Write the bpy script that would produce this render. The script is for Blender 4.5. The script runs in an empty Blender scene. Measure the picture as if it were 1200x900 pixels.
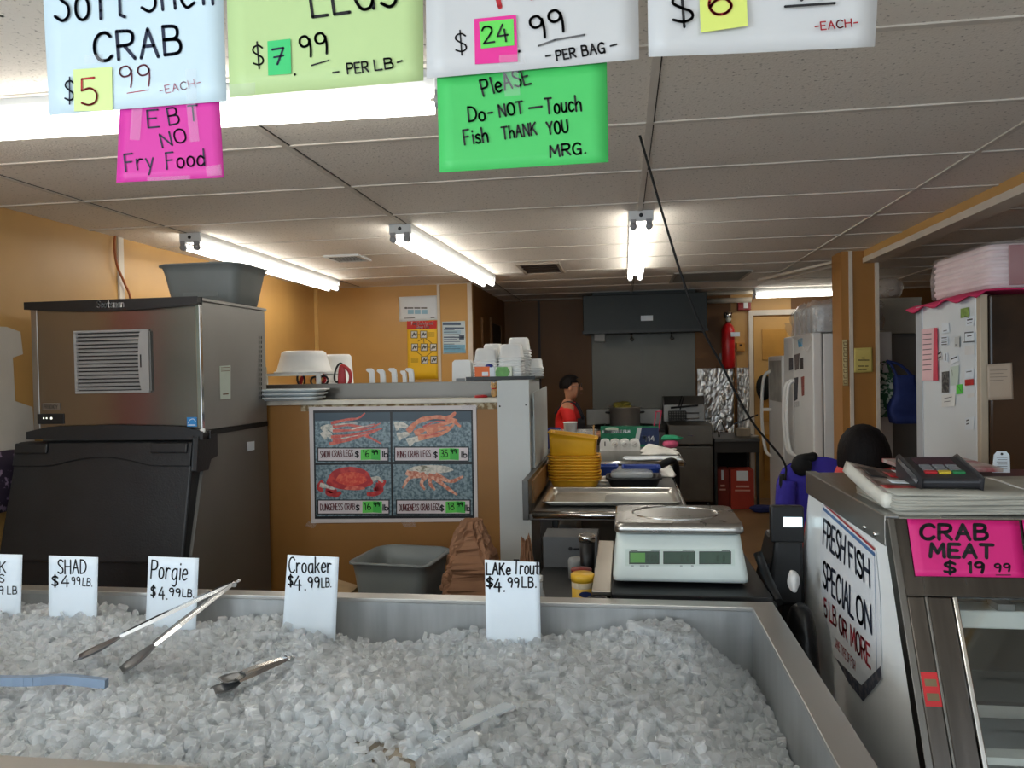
import bpy, bmesh, math, random
import numpy as np
from mathutils import Vector, Matrix, noise as mnoise

C = bpy.context.scene.collection
SC = bpy.context.scene
random.seed(7)

# ------------------------------------------------------------------ camera, world, exposure
CAM_H = 1.55
FPX = 900.0                                   # focal length for a 1200 px wide frame
_p1 = Vector((130, -18, FPX)); _p2 = Vector((-870, 1.3, FPX))
_Y = _p1.normalized()
_Z = _p1.cross(_p2).normalized()
if _Z.y > 0: _Z = -_Z
_X = _Y.cross(_Z)
if _X.x < 0: _X = -_X
cam_d = bpy.data.cameras.new('camera')
cam_d.sensor_width = 36.0
cam_d.lens = 36.0 * FPX / 1200.0
cam_d.clip_start = 0.02
cam = bpy.data.objects.new('camera', cam_d); C.objects.link(cam)
_right = Vector((_X.x, _Y.x, _Z.x)); _down = Vector((_X.y, _Y.y, _Z.y)); _fwd = Vector((_X.z, _Y.z, _Z.z))
_m = Matrix((_right, -_down, -_fwd)).transposed().to_4x4()
_m.translation = Vector((0, 0, CAM_H))
cam.matrix_world = _m
SC.camera = cam

SC.cycles.max_bounces = 20; SC.cycles.transmission_bounces = 20; SC.cycles.diffuse_bounces = 8
SC.view_settings.view_transform = 'Standard'
SC.view_settings.look = 'None'
SC.view_settings.exposure = 0.0
SC.view_settings.gamma = 1.0
SC.view_settings.use_curve_mapping = False

W = bpy.data.worlds.new('daylight'); SC.world = W; W.use_nodes = True
W.node_tree.nodes['Background'].inputs['Color'].default_value = (0.74, 0.87, 1.0, 1)
W.node_tree.nodes['Background'].inputs['Strength'].default_value = 1.25
TUBE_POWER = 11.0                              # emission of every fluorescent tube

CEIL = 2.40
# daylight falling in through the shop window behind the camera
ld = bpy.data.lights.new('shop_window_daylight', 'AREA'); ld.shape = 'RECTANGLE'; ld.size = 5.6; ld.size_y = 1.7
ld.energy = 48; ld.color = (0.78, 0.9, 1.0)
lo = bpy.data.objects.new('shop_window_daylight', ld); C.objects.link(lo)
lo.location = (0.2, -2.45, 1.45); lo.rotation_euler = (math.radians(90), 0, 0)

# added side light without a seen source, brightens the left-facing faces
ld2 = bpy.data.lights.new('added_side_light', 'AREA'); ld2.shape = 'RECTANGLE'; ld2.size = 2.2; ld2.size_y = 1.6
ld2.energy = 100; ld2.color = (0.78, 0.9, 1.0)
lo2 = bpy.data.objects.new('added_side_light', ld2); C.objects.link(lo2)
lo2.location = (-2.96, -1.1, 1.4); lo2.rotation_euler = (math.radians(90), 0, math.radians(-90))

# ------------------------------------------------------------------ measuring: where a sight line meets a plane of the room
def _ray(px, py):
    c = Vector((px - 600, py - 450, FPX))
    return Vector((_X.dot(c), _Y.dot(c), _Z.dot(c)))
def Py(px, py, y): r = _ray(px, py); return Vector((0, 0, CAM_H)) + r * (y / r.y)
def Pz(px, py, z): r = _ray(px, py); return Vector((0, 0, CAM_H)) + r * ((z - CAM_H) / r.z)
def Px(px, py, x): r = _ray(px, py); return Vector((0, 0, CAM_H)) + r * (x / r.x)
def onY(y): return lambda a, b: Py(a, b, y)
def onX(x): return lambda a, b: Px(a, b, x)
def onP(o, n):
    o = Vector(o); n = Vector(n)
    def f(a, b):
        r = _ray(a, b); e = Vector((0, 0, CAM_H))
        return e + r * ((o - e).dot(n) / r.dot(n))
    return f

# ------------------------------------------------------------------ materials
def lin(c):
    o = []
    for v in c:
        v /= 255.0
        o.append(v / 12.92 if v <= 0.04045 else ((v + 0.055) / 1.055) ** 2.4)
    return (*o, 1.0)
MATS = {}
def mat(name, rgb, rough=0.5, metal=0.0, var=0.06, scale=6.0, bump=0.0, bscale=60.0, stretch=(1, 1, 1), trans=0.0, ior=1.45, alpha=1.0, coat=0.0, sss=0.0, spec=0.5, rgb2=None, mixlo=0.45, mixhi=0.6):
    if name in MATS: return MATS[name]
    m = bpy.data.materials.new(name); m.use_nodes = True
    nt = m.node_tree; N = nt.nodes; L = nt.links
    b = N['Principled BSDF']
    tc = N.new('ShaderNodeTexCoord'); mp = N.new('ShaderNodeMapping'); mp.inputs['Scale'].default_value = stretch
    L.new(tc.outputs['Object'], mp.inputs['Vector'])
    nz = N.new('ShaderNodeTexNoise'); nz.inputs['Scale'].default_value = scale; nz.inputs['Detail'].default_value = 5
    L.new(mp.outputs[0], nz.inputs['Vector'])
    rp = N.new('ShaderNodeValToRGB')
    c = lin(rgb)
    if rgb2 is None:
        rp.color_ramp.elements[0].color = tuple(max(0, x * (1 - var * 1.6)) for x in c[:3]) + (1,)
        rp.color_ramp.elements[1].color = tuple(min(1, x * (1 + var)) for x in c[:3]) + (1,)
        rp.color_ramp.elements[0].position = 0.3; rp.color_ramp.elements[1].position = 0.7
    else:
        rp.color_ramp.elements[0].color = c; rp.color_ramp.elements[1].color = lin(rgb2)
        rp.color_ramp.elements[0].position = mixlo; rp.color_ramp.elements[1].position = mixhi
    L.new(nz.outputs['Fac'], rp.inputs[0]); L.new(rp.outputs[0], b.inputs['Base Color'])
    b.inputs['Roughness'].default_value = rough
    if metal > 0:
        mr = N.new('ShaderNodeMapRange'); mr.inputs['To Min'].default_value = max(0.02, rough * 0.75); mr.inputs['To Max'].default_value = rough * 1.25
        L.new(nz.outputs['Fac'], mr.inputs['Value']); L.new(mr.outputs[0], b.inputs['Roughness'])
    b.inputs['Metallic'].default_value = metal
    b.inputs['IOR'].default_value = ior
    b.inputs['Transmission Weight'].default_value = trans
    b.inputs['Alpha'].default_value = alpha
    b.inputs['Coat Weight'].default_value = coat
    b.inputs['Specular IOR Level'].default_value = spec
    if sss:
        b.inputs['Subsurface Weight'].default_value = sss; b.inputs['Subsurface Radius'].default_value = (0.02, 0.02, 0.02)
    if bump:
        n2 = N.new('ShaderNodeTexNoise'); n2.inputs['Scale'].default_value = bscale; n2.inputs['Detail'].default_value = 4
        L.new(mp.outputs[0], n2.inputs['Vector'])
        bp = N.new('ShaderNodeBump'); bp.inputs['Strength'].default_value = bump; bp.inputs['Distance'].default_value = 0.01
        L.new(n2.outputs['Fac'], bp.inputs['Height']); L.new(bp.outputs[0], b.inputs['Normal'])
    MATS[name] = m
    return m
def emit(name, rgb, strength):
    if name in MATS: return MATS[name]
    m = bpy.data.materials.new(name); m.use_nodes = True
    b = m.node_tree.nodes['Principled BSDF']
    b.inputs['Base Color'].default_value = lin(rgb); b.inputs['Emission Color'].default_value = lin(rgb); b.inputs['Emission Strength'].default_value = strength
    MATS[name] = m
    return m

STEEL = mat('brushed_steel', (158, 157, 154), 0.32, 1.0, 0.03, 4)
STEELH = mat('brushed_steel_sheet', (162, 161, 158), 0.30, 1.0, 0.03, 4)
STEELD = mat('dull_steel', (104, 102, 98), 0.38, 1.0, 0.08, 5)
STEELP = mat('polished_steel', (205, 205, 203), 0.14, 1.0, 0.05, 6)
DARKMETAL = mat('dark_metal', (62, 63, 62), 0.45, 0.7, 0.15, 6)
BLACKP = mat('black_plastic', (22, 23, 25), 0.42, 0, 0.12, 9)
BLACKM = mat('black_rubber', (10, 10, 11), 0.7, 0, 0.2, 20)
WHITEP = mat('white_plastic', (226, 228, 226), 0.4, 0, 0.03, 8)
WHITEM = mat('white_enamel', (206, 209, 210), 0.35, 0, 0.04, 3)
PAPER = mat('white_card', (222, 232, 240), 0.55, 0, 0.03, 5)
INK = mat('black_marker', (16, 17, 22), 0.5, 0, 0.1, 40)
INKB = mat('blue_black_marker', (24, 32, 58), 0.5, 0, 0.1, 40)
INKR = mat('red_marker', (168, 30, 40), 0.5, 0, 0.1, 40)
TAPE = mat('clear_tape', (235, 235, 240), 0.12, 0, 0.02, 5, alpha=0.14)
YELLOW = mat('ochre_wall_paint', (196, 153, 88), 0.42, 0, 0.07, 1.6, 0.03, 30)
BROWNW = mat('brown_wall_panel', (112, 73, 25), 0.5, 0, 0.12, 2.0, 0.03, 40, (1, 1, 0.2))
TRIMW = mat('white_trim', (214, 205, 190), 0.5, 0, 0.05, 6)
GLASS = mat('clear_glass', (245, 250, 248), 0.02, 0, 0.0, 3, trans=1.0, ior=1.45)
CLEARP = mat('clear_plastic', (225, 232, 235), 0.12, 0, 0.03, 6, alpha=0.35)
SKIN = mat('skin', (176, 126, 98), 0.5, 0, 0.06, 14, sss=0.1)
HAIR = mat('dark_hair', (17, 12, 12), 0.65, 0, 0.25, 40, 0.4, 120, (1, 1, 0.1), spec=.2)

# ------------------------------------------------------------------ mesh building
class MB:
    def __init__(s): s.v = []; s.f = []; s.sm = []
    def add(s, vs, fs, smooth=False):
        o = len(s.v); s.v += [Vector(p) for p in vs]
        for f in fs: s.f.append(tuple(i + o for i in f)); s.sm.append(smooth)
        return s
    def hexa(s, p):   # bottom 0-3 ccw, top 4-7
        return s.add(p, [(3, 2, 1, 0), (4, 5, 6, 7), (0, 1, 5, 4), (1, 2, 6, 5), (2, 3, 7, 6), (3, 0, 4, 7)])
    def box(s, x0, x1, y0, y1, z0, z1):
        return s.hexa([(x0, y0, z0), (x1, y0, z0), (x1, y1, z0), (x0, y1, z0), (x0, y0, z1), (x1, y0, z1), (x1, y1, z1), (x0, y1, z1)])
    def obox(s, c, size, R):
        h = [Vector((a * size[0] / 2, b * size[1] / 2, d * size[2] / 2)) for d in (-1, 1) for a, b in ((-1, -1), (1, -1), (1, 1), (-1, 1))]
        return s.hexa([Vector(c) + R @ q for q in h])
    def bar(s, a, b, w, h, up=(0, 0, 1)):
        a = Vector(a); b = Vector(b); d = (b - a).normalized(); u = Vector(up); r = d.cross(u).normalized(); u = r.cross(d)
        p = []
        for q in (a, b): p.append([q - r * w / 2 - u * h / 2, q + r * w / 2 - u * h / 2, q + r * w / 2 + u * h / 2, q - r * w / 2 + u * h / 2])
        return s.add(p[0] + p[1], [(0, 1, 2, 3), (7, 6, 5, 4), (1, 0, 4, 5), (2, 1, 5, 6), (3, 2, 6, 7), (0, 3, 7, 4)])
    def prism(s, poly, axis, a0, a1, smooth=False):   # poly in the two other axes, in order (x,y,z minus axis)
        n = len(poly)
        def P(q, a):
            q = list(q); q.insert(axis, a); return q
        vs = [P(q, a0) for q in poly] + [P(q, a1) for q in poly]
        fs = [tuple(range(n)), tuple(range(2 * n - 1, n - 1, -1))] + [(i, (i + 1) % n, (i + 1) % n + n, i + n) for i in range(n)]
        s.add(vs, fs[:2], False)
        o = len(s.v) - 2 * n
        for f in fs[2:]: s.f.append(tuple(i + o for i in f)); s.sm.append(smooth)
        return s
    def loft(s, rings, smooth=True, cap0=True, cap1=True):
        n = len(rings[0]); vs = [p for r in rings for p in r]; fs = []
        for k in range(len(rings) - 1):
            for i in range(n): fs.append((k * n + i, k * n + (i + 1) % n, (k + 1) * n + (i + 1) % n, (k + 1) * n + i))
        o = len(s.v); s.add(vs, fs, smooth)
        if cap0: s.f.append(tuple(o + i for i in range(n - 1, -1, -1))); s.sm.append(False)
        if cap1: s.f.append(tuple(o + (len(rings) - 1) * n + i for i in range(n))); s.sm.append(False)
        return s
    def lathe(s, prof, c=(0, 0, 0), seg=28, axis='z', smooth=True, cap=True):
        c = Vector(c); rings = []
        for r, h in prof:
            ring = []
            for i in range(seg):
                t = 2 * math.pi * i / seg; a, b = r * math.cos(t), r * math.sin(t)
                ring.append(c + (Vector((a, b, h)) if axis == 'z' else Vector((a, -h, b)) if axis == '-y' else Vector((a, h, -b)) if axis == 'y' else Vector((h, a, b))))
            rings.append(ring)
        return s.loft(rings, smooth, cap, cap)
    def tube(s, pts, r, seg=8, smooth=True):
        pts = [Vector(p) for p in pts]; rings = []; pu = None
        for i, p in enumerate(pts):
            d = (pts[min(i + 1, len(pts) - 1)] - pts[max(i - 1, 0)]).normalized()
            u = pu if pu is not None else (Vector((0, 0, 1)) if abs(d.z) < 0.9 else Vector((1, 0, 0)))
            a = d.cross(u).normalized(); u = a.cross(d).normalized(); pu = u
            rr = r[i] if isinstance(r, (list, tuple)) else r
            rings.append([p + (a * math.cos(t) + u * math.sin(t)) * rr for t in (2 * math.pi * k / seg for k in range(seg))])
        return s.loft(rings, smooth)
    def grid(s, fn, nu, nv, smooth=True):
        vs = [fn(i / nu, j / nv) for j in range(nv + 1) for i in range(nu + 1)]
        fs = [(j * (nu + 1) + i, j * (nu + 1) + i + 1, (j + 1) * (nu + 1) + i + 1, (j + 1) * (nu + 1) + i) for j in range(nv) for i in range(nu)]
        return s.add(vs, fs, smooth)
    def ball(s, c, r, seg=20, rings=12):
        c = Vector(c); r = r if isinstance(r, (tuple, list)) else (r, r, r)
        R = []
        for k in range(rings + 1):
            ph = -math.pi / 2 + math.pi * (0.02 + 0.96 * k / rings)
            R.append([c + Vector((r[0] * math.cos(ph) * math.cos(t), r[1] * math.cos(ph) * math.sin(t), r[2] * math.sin(ph))) for t in (2 * math.pi * i / seg for i in range(seg))])
        return s.loft(R)
    def poly(s, pts): return s.add(pts, [tuple(range(len(pts)))])
    def disc(s, c, u, v, r, seg=12):
        return s.poly([Vector(c) + Vector(u) * r * math.cos(2 * math.pi * i / seg) + Vector(v) * r * math.sin(2 * math.pi * i / seg) for i in range(seg)])
    def xf(s, M):
        s.v = [M @ p for p in s.v]; return s

def rr(w, d, r, c=(0, 0), n=4):     # rounded rectangle, ccw, in plan
    o = []
    r = min(r, w / 2 - 1e-4, d / 2 - 1e-4)
    for (sx, sy, a0) in ((1, 1, 0), (-1, 1, 90), (-1, -1, 180), (1, -1, 270)):
        for k in range(n + 1):
            a = math.radians(a0 + 90 * k / n)
            o.append((c[0] + sx * (w / 2 - r) + r * math.cos(a), c[1] + sy * (d / 2 - r) + r * math.sin(a)))
    return o
def ring(w, d, r, z, c=(0, 0), n=4, rot=0.0):
    ca, sa = math.cos(rot), math.sin(rot)
    return [Vector((c[0] + x * ca - y * sa, c[1] + x * sa + y * ca, z)) for x, y in rr(w, d, r, (0, 0), n)]
def smoothpts(p, k=6):
    p = [Vector(q) for q in p]
    if len(p) < 3: return p
    e = [p[0] * 2 - p[1]] + p + [p[-1] * 2 - p[-2]]
    if (p[0] - p[-1]).length < 1e-6: e[0] = p[-2]; e[-1] = p[1]
    out = []
    for i in range(1, len(e) - 2):
        a, b, c, d = e[i - 1:i + 3]
        for j in range(k):
            t = j / k
            out.append(0.5 * ((2 * b) + (c - a) * t + (2 * a - 5 * b + 4 * c - d) * t * t + (3 * b - a - 3 * c + d) * t ** 3))
    out.append(p[-1]); return out

def wloc(o):
    v = Vector((0, 0, 0))
    while o is not None: v = v + o.location; o = o.parent
    return v
def obj(name, mb, m, parent=None, bevel=0.0, seg=2, label=None, solid=0.0, sub=0):
    me = bpy.data.meshes.new(name)
    if parent is not None: off = wloc(parent)
    else:
        xs = [p.x for p in mb.v]; ys = [p.y for p in mb.v]; zs = [p.z for p in mb.v]
        off = Vector(((min(xs) + max(xs)) / 2, (min(ys) + max(ys)) / 2, min(zs)))
    me.from_pydata([tuple(p - off) for p in mb.v], [], mb.f)
    me.polygons.foreach_set('use_smooth', mb.sm)
    for q in (m if isinstance(m, (list, tuple)) else [m]): me.materials.append(q)
    me.update()
    o = bpy.data.objects.new(name, me); C.objects.link(o)
    if parent is not None: o.parent = parent
    else: o.location = off
    if solid:
        md = o.modifiers.new('thickness', 'SOLIDIFY'); md.thickness = solid; md.offset = 0
    if bevel > 0:
        md = o.modifiers.new('bevel', 'BEVEL'); md.width = bevel; md.segments = seg; md.limit_method = 'ANGLE'; md.angle_limit = math.radians(40)
    if sub:
        md = o.modifiers.new('smooth', 'SUBSURF'); md.levels = sub; md.render_levels = sub
    if label: o['label'] = label
    return o
def tag(o, label, cat, group=None, kind=None):
    o['label'] = label; o['category'] = cat
    if group: o['group'] = group
    if kind: o['kind'] = kind
    return o
def thing(name, label, cat, loc, group=None):
    o = bpy.data.objects.new(name, None); C.objects.link(o); o.empty_display_size = 0.05
    o.location = loc
    return tag(o, label, cat, group)
def struct(name, mb, m, parent=None, bevel=0.0):
    o = obj(name, mb, m, parent, bevel)
    o['kind'] = 'structure'
    return o
def copy_tree(o, parent=None):
    c = o.copy(); C.objects.link(c)
    if parent is not None: c.parent = parent
    for ch in list(o.children): copy_tree(ch, c)
    return c
def dup(o, delta, label=None, rotz=None, group=None):
    c = copy_tree(o); c.location = o.location + Vector(delta)
    if rotz is not None: c.rotation_euler = (0, 0, rotz)
    if label: c['label'] = label
    if group: c['group'] = group
    return c

# ------------------------------------------------------------------ marker lettering
_G = {
'A': '0,0 3,10 6,0|1.2,4 4.8,4', 'B': '0,0 0,10|~0,10 4,9.6 4.8,7.5 3.8,5.6 0,5.3|~0,5.3 4.5,5 5.6,2.6 4.4,.4 0,0',
'C': '~6,8.4 4.5,9.9 2,9.4 .3,6.8 .2,3.2 1.8,.5 4.2,.2 6,1.6', 'D': '0,0 0,10|~0,10 3.5,9.4 5.8,6.5 5.6,3 3.4,.6 0,0',
'E': '5,10 0,10 0,0 5,0|0,5.2 4,5.2', 'F': '5,10 0,10 0,0|0,5.3 4,5.3',
'G': '~6,8.5 4.4,9.9 2,9.4 .3,6.8 .3,3 2,.3 4.6,.4 5.8,2|5.8,0 5.8,4.4 3.5,4.4', 'H': '0,0 0,10|6,0 6,10|0,5.2 6,5.2',
'I': '1,0 1,10', 'K': '0,0 0,10|5,10 0,4.5|1.6,6 5.4,0', 'L': '0,10 0,0 5,0', 'M': '0,0 .6,10 3.5,3 6.4,10 7,0', 'N': '0,0 0,10 5.6,0 5.6,10',
'O': '~3,10 .6,8.4 0,5 .7,1.4 3,0 5.4,1.4 6,5 5.4,8.4 3,10', 'P': '0,0 0,10|~0,10 4.5,9.6 5.4,7.4 4.2,5.2 0,4.7',
'R': '0,0 0,10|~0,10 4.5,9.6 5.4,7.4 4.2,5.2 0,4.7|2.2,4.8 5.6,0', 'S': '~5.4,8.6 3.6,10 1.2,9.3 .6,7.2 2.6,5.4 5,3.8 5.2,1.4 3,0 .3,1.2',
'T': '0,10 6,10|3,10 3,0', 'U': '~0,10 .1,3.5 1.2,.5 3,0 4.8,.5 5.9,3.5 6,10', 'V': '0,10 3,0 6,10', 'W': '0,10 1.8,0 3.5,7 5.2,0 7,10', 'Y': '0,10 3,5 3,0|6,10 3,5',
'a': '~4.6,5.2 2.6,6 .5,4.6 .3,1.6 2,0 4.2,1.4 4.6,5.2|4.7,6 4.7,1 5.2,0', 'b': '0,10 0,0|~0,4.5 2.4,6 4.6,4.6 4.6,1.4 2.4,0 0,1.2',
'c': '~4.4,5 2.4,6 .5,4.6 .3,1.6 2,0 4.4,1', 'd': '4.6,10 4.6,0|~4.6,4.4 2.4,6 .3,4.4 .2,1.4 2.2,0 4.6,1.6',
'e': '~.4,3.2 4.5,3.4 4,5.4 2.3,6 .6,4.6 .2,2 1.8,0 4.4,1', 'f': '~4.2,9.4 2.6,9.8 1.8,8 1.8,0|0,5.8 4,5.8',
'g': '~4.6,5.2 2.6,6 .5,4.6 .3,1.6 2,0 4.2,1.4 4.6,5.2|~4.7,6 4.7,-1.5 3.2,-3.6 .8,-3', 'h': '0,10 0,0|~0,4 2.2,6 4.2,4.8 4.4,0',
'i': '1,6 1,0|1,8.3 1,8.8', 'k': '0,10 0,0|4,6 0,2.6|1.4,3.8 4.4,0', 'l': '1,10 1,0', 'm': '0,6 0,0|~0,4 1.6,6 3,4.8 3,0|~3,4 4.6,6 6,4.8 6,0', 'n': '0,6 0,0|~0,4 2.2,6 4.2,4.8 4.4,0',
'o': '~2.3,6 .5,5 0,3 .5,1 2.3,0 4.1,1 4.6,3 4.1,5 2.3,6', 'p': '0,6 0,-3.4|~0,4.5 2.4,6 4.6,4.6 4.6,1.4 2.4,0 0,1.2', 'r': '0,6 0,0|~0,3.6 1.6,5.8 3.6,5.6', 's': '~4,5.2 2.4,6 .6,5 1,3.6 3.4,2.6 3.8,.9 2,0 .2,.8',
't': '2,9 2,.6 3.6,0|0,6 4,6', 'u': '~0,6 .2,1.4 1.8,0 3.8,1 4.4,3|4.4,6 4.4,0', 'v': '0,6 2.2,0 4.4,6', 'w': '0,6 1.5,0 3,5 4.5,0 6,6', 'x': '0,6 4,0|4,6 0,0', 'y': '0,6 2.3,.6|4.6,6 1,-3.4',
'0': '~2.6,10 .6,8.4 0,5 .6,1.4 2.6,0 4.6,1.4 5.2,5 4.6,8.4 2.6,10', '1': '1,8.4 2,10 2,0', '2': '~.3,8 1.5,9.8 4,9.6 5,7.4 3.5,4.4 .2,0|.2,0 5.4,0',
'3': '~.4,9 2.8,10 4.8,8.6 4.2,6 2,5.3|~2,5.3 5,4.4 5.2,1.4 2.8,0 .2,1', '4': '3.6,10 .2,3.6 5.6,3.6|4.2,7 4.2,0', '5': '5,10 1,10 .6,5.6|~.6,5.6 3.4,6.2 5.2,4 4.6,1 2.4,0 .2,1',
'6': '~4.4,9.8 1.6,7.4 .3,3.4 1.4,.4 3.8,.2 5.2,2.4 4,4.8 1.8,4.6 .5,2.8', '7': '0,10 5.4,10 2,0', '8': '~2.6,10 .8,8.6 1,6.6 2.6,5.4 4.6,4 5,1.6 2.6,0 .2,1.6 .6,4 2.6,5.4 4.2,6.6 4.4,8.6 2.6,10',
'9': '~5,7.4 3.6,9.8 1.2,9.4 .4,7.2 1.6,5.2 4,5.6 5,7.8|~5,8 4.9,4 4.2,0', '$': '~5.4,8.2 3.6,9.4 1.2,8.8 .6,7 2.6,5.3 5,3.8 5.2,1.8 3,.7 .3,1.6|3,11 3,-1',
'.': '.6,.1 .7,.4', ',': '.8,.6 .3,-1.4', '-': '.4,4.6 3.8,4.8', '7b': '0,10 5.4,10 2,0|1.4,5 4.8,5',
}
def glyph(ch):
    out = []; w = 0
    for st in _G[ch].split('|'):
        sm = st[0] == '~'
        pts = [tuple(float(q) for q in p.split(',')) for p in st.lstrip('~').split()]
        w = max(w, max(p[0] for p in pts))
        v = [Vector((p[0], p[1], 0)) for p in pts]
        out.append(smoothpts(v, 4) if sm else v)
    return out, w
def stroke(mb, pts, pen, n):
    n = n.normalized()
    for a, b in zip(pts[:-1], pts[1:]):
        d = (b - a)
        if d.length < 1e-7: continue
        s = d.normalized().cross(n) * pen / 2
        mb.add([a - s, a + s, b + s, b - s], [(0, 1, 2, 3)])
    u = n.orthogonal().normalized(); v = n.cross(u)
    for p in pts: mb.disc(p, u, v, pen / 2, 8)
def letters(mb, s, A, B, Tp, pen, n, gap=2.2, jit=0.0):
    """string s from A to B along the baseline, A to Tp the height of a capital; n = outward normal"""
    gl = []; x = 0
    for ch in s:
        if ch == ' ': x += 4.2; continue
        key = ch
        g, w = glyph(key); gl.append((g, x)); x += w + gap
    tot = max(x - gap, 0.1)
    u = (B - A) / tot; v = (Tp - A) / 10.0
    for g, x0 in gl:
        dy = random.uniform(-jit, jit); sx = random.uniform(1 - jit * 0.1, 1 + jit * 0.1)
        for st in g:
            stroke(mb, [A + u * (x0 + p.x * sx) + v * (p.y + dy) + n * 0.0012 for p in st], pen, n)
def sheet(name, TL, TR, BR, BL, m, parent=None, wav=0.0015, nu=10, nv=8, th=0.0006, off=0.0, ph=0.0, curl=0.0):
    n = (TR - TL).cross(BL - TL).normalized()
    if n.dot(Vector((0, 0, CAM_H)) - TL) < 0: n = -n
    def fn(u, v):
        p = (TL * (1 - u) + TR * u) * (1 - v) + (BL * (1 - u) + BR * u) * v
        return p + n * (off - abs(wav) * (0.5 + 0.5 * math.sin(u * 5 + ph + v * 2)) - curl * (v ** 3) * (0.4 + 0.6 * u))
    mb = MB().grid(fn, nu, nv)
    return obj(name, mb, m, parent, solid=th), n
def write(parent, lines, un, n, m, name='lettering', off=0.0, jit=0.25):
    """lines: (string, start px, end px, height px, pen m)"""
    o = None
    for s, a, b, h, pen in lines:            # every written line is a part of its own
        mb = MB()
        A = un(*a) + n * off; B = un(*b) + n * off
        d = Vector((b[0] - a[0], b[1] - a[1], 0)).normalized()
        T = un(a[0] + d.y * h, a[1] - d.x * h) + n * off
        letters(mb, s, A, B, T, pen, n, jit=jit)
        o = obj(name, mb, m, parent)
    return o
# ================================================================== THE ROOM
FLOORM = mat('tan_vinyl_floor', (150, 118, 82), 0.42, 0, 0.10, 2.5)
CEILM = mat('fissured_ceiling_tile', (156, 150, 142), 0.85, 0, 0.1, 75, 0.3, 110, (1, 1, 1), rgb2=(226, 220, 211), mixlo=0.30, mixhi=0.40)
GRIDM = mat('ceiling_grid_paint', (206, 200, 191), 0.6, 0, 0.05, 9)
SEAM = mat('tile_seam', (58, 54, 50), 0.9, 0, 0.1, 9)
XL, XR, YB, YF = -3.0, 3.6, 9.35, -2.6
struct('floor_front_bounce', MB().box(XL, XR, YF, 1.0, 0, .004), mat('pale_bounce_floor', (206, 202, 194), .4, 0, .05, 3))  # unseen pale layer, added to bounce light onto the near ceiling
struct('floor', MB().box(XL - .1, XR + .1, YF - .1, YB + .1, -0.06, 0), FLOORM)
ceil_o = struct('ceiling', MB().box(XL - .1, XR + .1, YF - .1, YB + .1, CEIL, CEIL + .08), CEILM)
gm = MB(); sm_ = MB()
for k in range(-2, 3):
    x = 0.105 + 1.325 * k
    if XL < x < XR: gm.box(x - .012, x + .012, YF, YB, CEIL - .006, CEIL); sm_.box(x + .012, x + .0165, YF, YB, CEIL - .002, CEIL)
k = 0
for k in range(-12, 8):
    y = 4.656 + 0.645 * k
    if YF < y < YB: gm.box(XL, XR, y - .012, y + .012, CEIL - .005, CEIL); sm_.box(XL, XR, y + .012, y + .0175, CEIL - .002, CEIL)
obj('grid_bars', gm, GRIDM, ceil_o)['kind'] = 'structure'
obj('grid_shadow_gap', sm_, SEAM, ceil_o)['kind'] = 'structure'

wl = struct('wall_left', MB().box(XL - .1, XL, .1, YB, 0, CEIL).box(XL - .1, XL, YF, -2.3, 0, CEIL).box(XL - .1, XL, -2.3, .1, 0, .55).box(XL - .1, XL, -2.3, .1, 2.25, CEIL), YELLOW)  # the unseen opening near the front is added for the side light
fx = onX(XL + .003)
struct('bare_plaster_patch', MB().poly([fx(*p) for p in ((-60, 380), (8, 383), (24, 389), (27, 415), (15, 419), (18, 470), (38, 477), (44, 560), (-60, 560))][::-1]), mat('bare_plaster', (205, 200, 190), 0.7, 0, 0.05, 4), wl)
struct('trim_9', MB().box(XL, XL + .02, 2.06, 2.40, 0, CEIL), mat('red_painted_board', (186, 58, 40), .5))
struct('trim_10', MB().box(XL, XL + .015, 1.2, 2.05, 0, CEIL), mat('grey_green_board', (104, 116, 92), .5))
struct('trim_1', MB().box(XL, XL + .012, Px(137, 300, XL).y, Px(143, 300, XL).y, 0, CEIL), TRIMW)
Y1 = 7.25; XS = -1.43
wb = struct('wall_back', MB().box(XL, XS, Y1, Y1 + .1, 0, CEIL), YELLOW)
struct('trim_2', MB().box(XL, XL + .03, Y1 - .03, Y1, 0, CEIL), mat('cream_corner_trim', (226, 188, 118), .5))
struct('trim_3', MB().box(Py(513.4, 400, Y1).x, Py(516.6, 400, Y1).x, Y1 - .012, Y1, 0, CEIL), TRIMW)
struct('trim_4', MB().box(XS - .035, XS + .008, Y1 - .012, Y1 + .01, 0, CEIL), TRIMW)
ws = struct('wall_side', MB().box(XS - .1, XS, Y1 + .1, YB, 0, CEIL), BROWNW)
struct('trim_5', MB().box(XS, XS + .02, 7.75, 7.80, 0, 2.1), BROWNW)
d1 = struct('door_1', MB().box(XS, XS + .012, 8.35, 8.95, 0, 2.1), mat('dark_door', (38, 27, 16), .6))
struct('trim_6', MB().box(XS, XS + .02, 8.28, 8.35, 0, 2.14).box(XS, XS + .02, 8.95, 9.02, 0, 2.14).box(XS, XS + .02, 8.35, 8.95, 2.08, 2.14), BROWNW)
struct('wall_kitchen', MB().box(XS - .1, XR, YB, YB + .1, 0, CEIL), BROWNW)
struct('trim_7', MB().box(-1.02, -.99, YB - .01, YB, 0, CEIL), mat('dark_brown_trim', (52, 34, 16), .5))
struct('wall_panel_right', MB().box(1.27, 1.95, YB - .012, YB, 0, CEIL), YELLOW)
struct('wall_right', MB().box(XR, XR + .1, YF, YB, 0, CEIL), BROWNW)
struct('wall_front', MB().box(XL - .1, XR + .1, YF - .1, YF, 0, .55).box(XL - .1, XR + .1, YF - .1, YF, 2.3, CEIL).box(XL - .1, -2.7, YF - .1, YF, .55, 2.3).box(3.2, XR + .1, YF - .1, YF, .55, 2.3), YELLOW)
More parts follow.
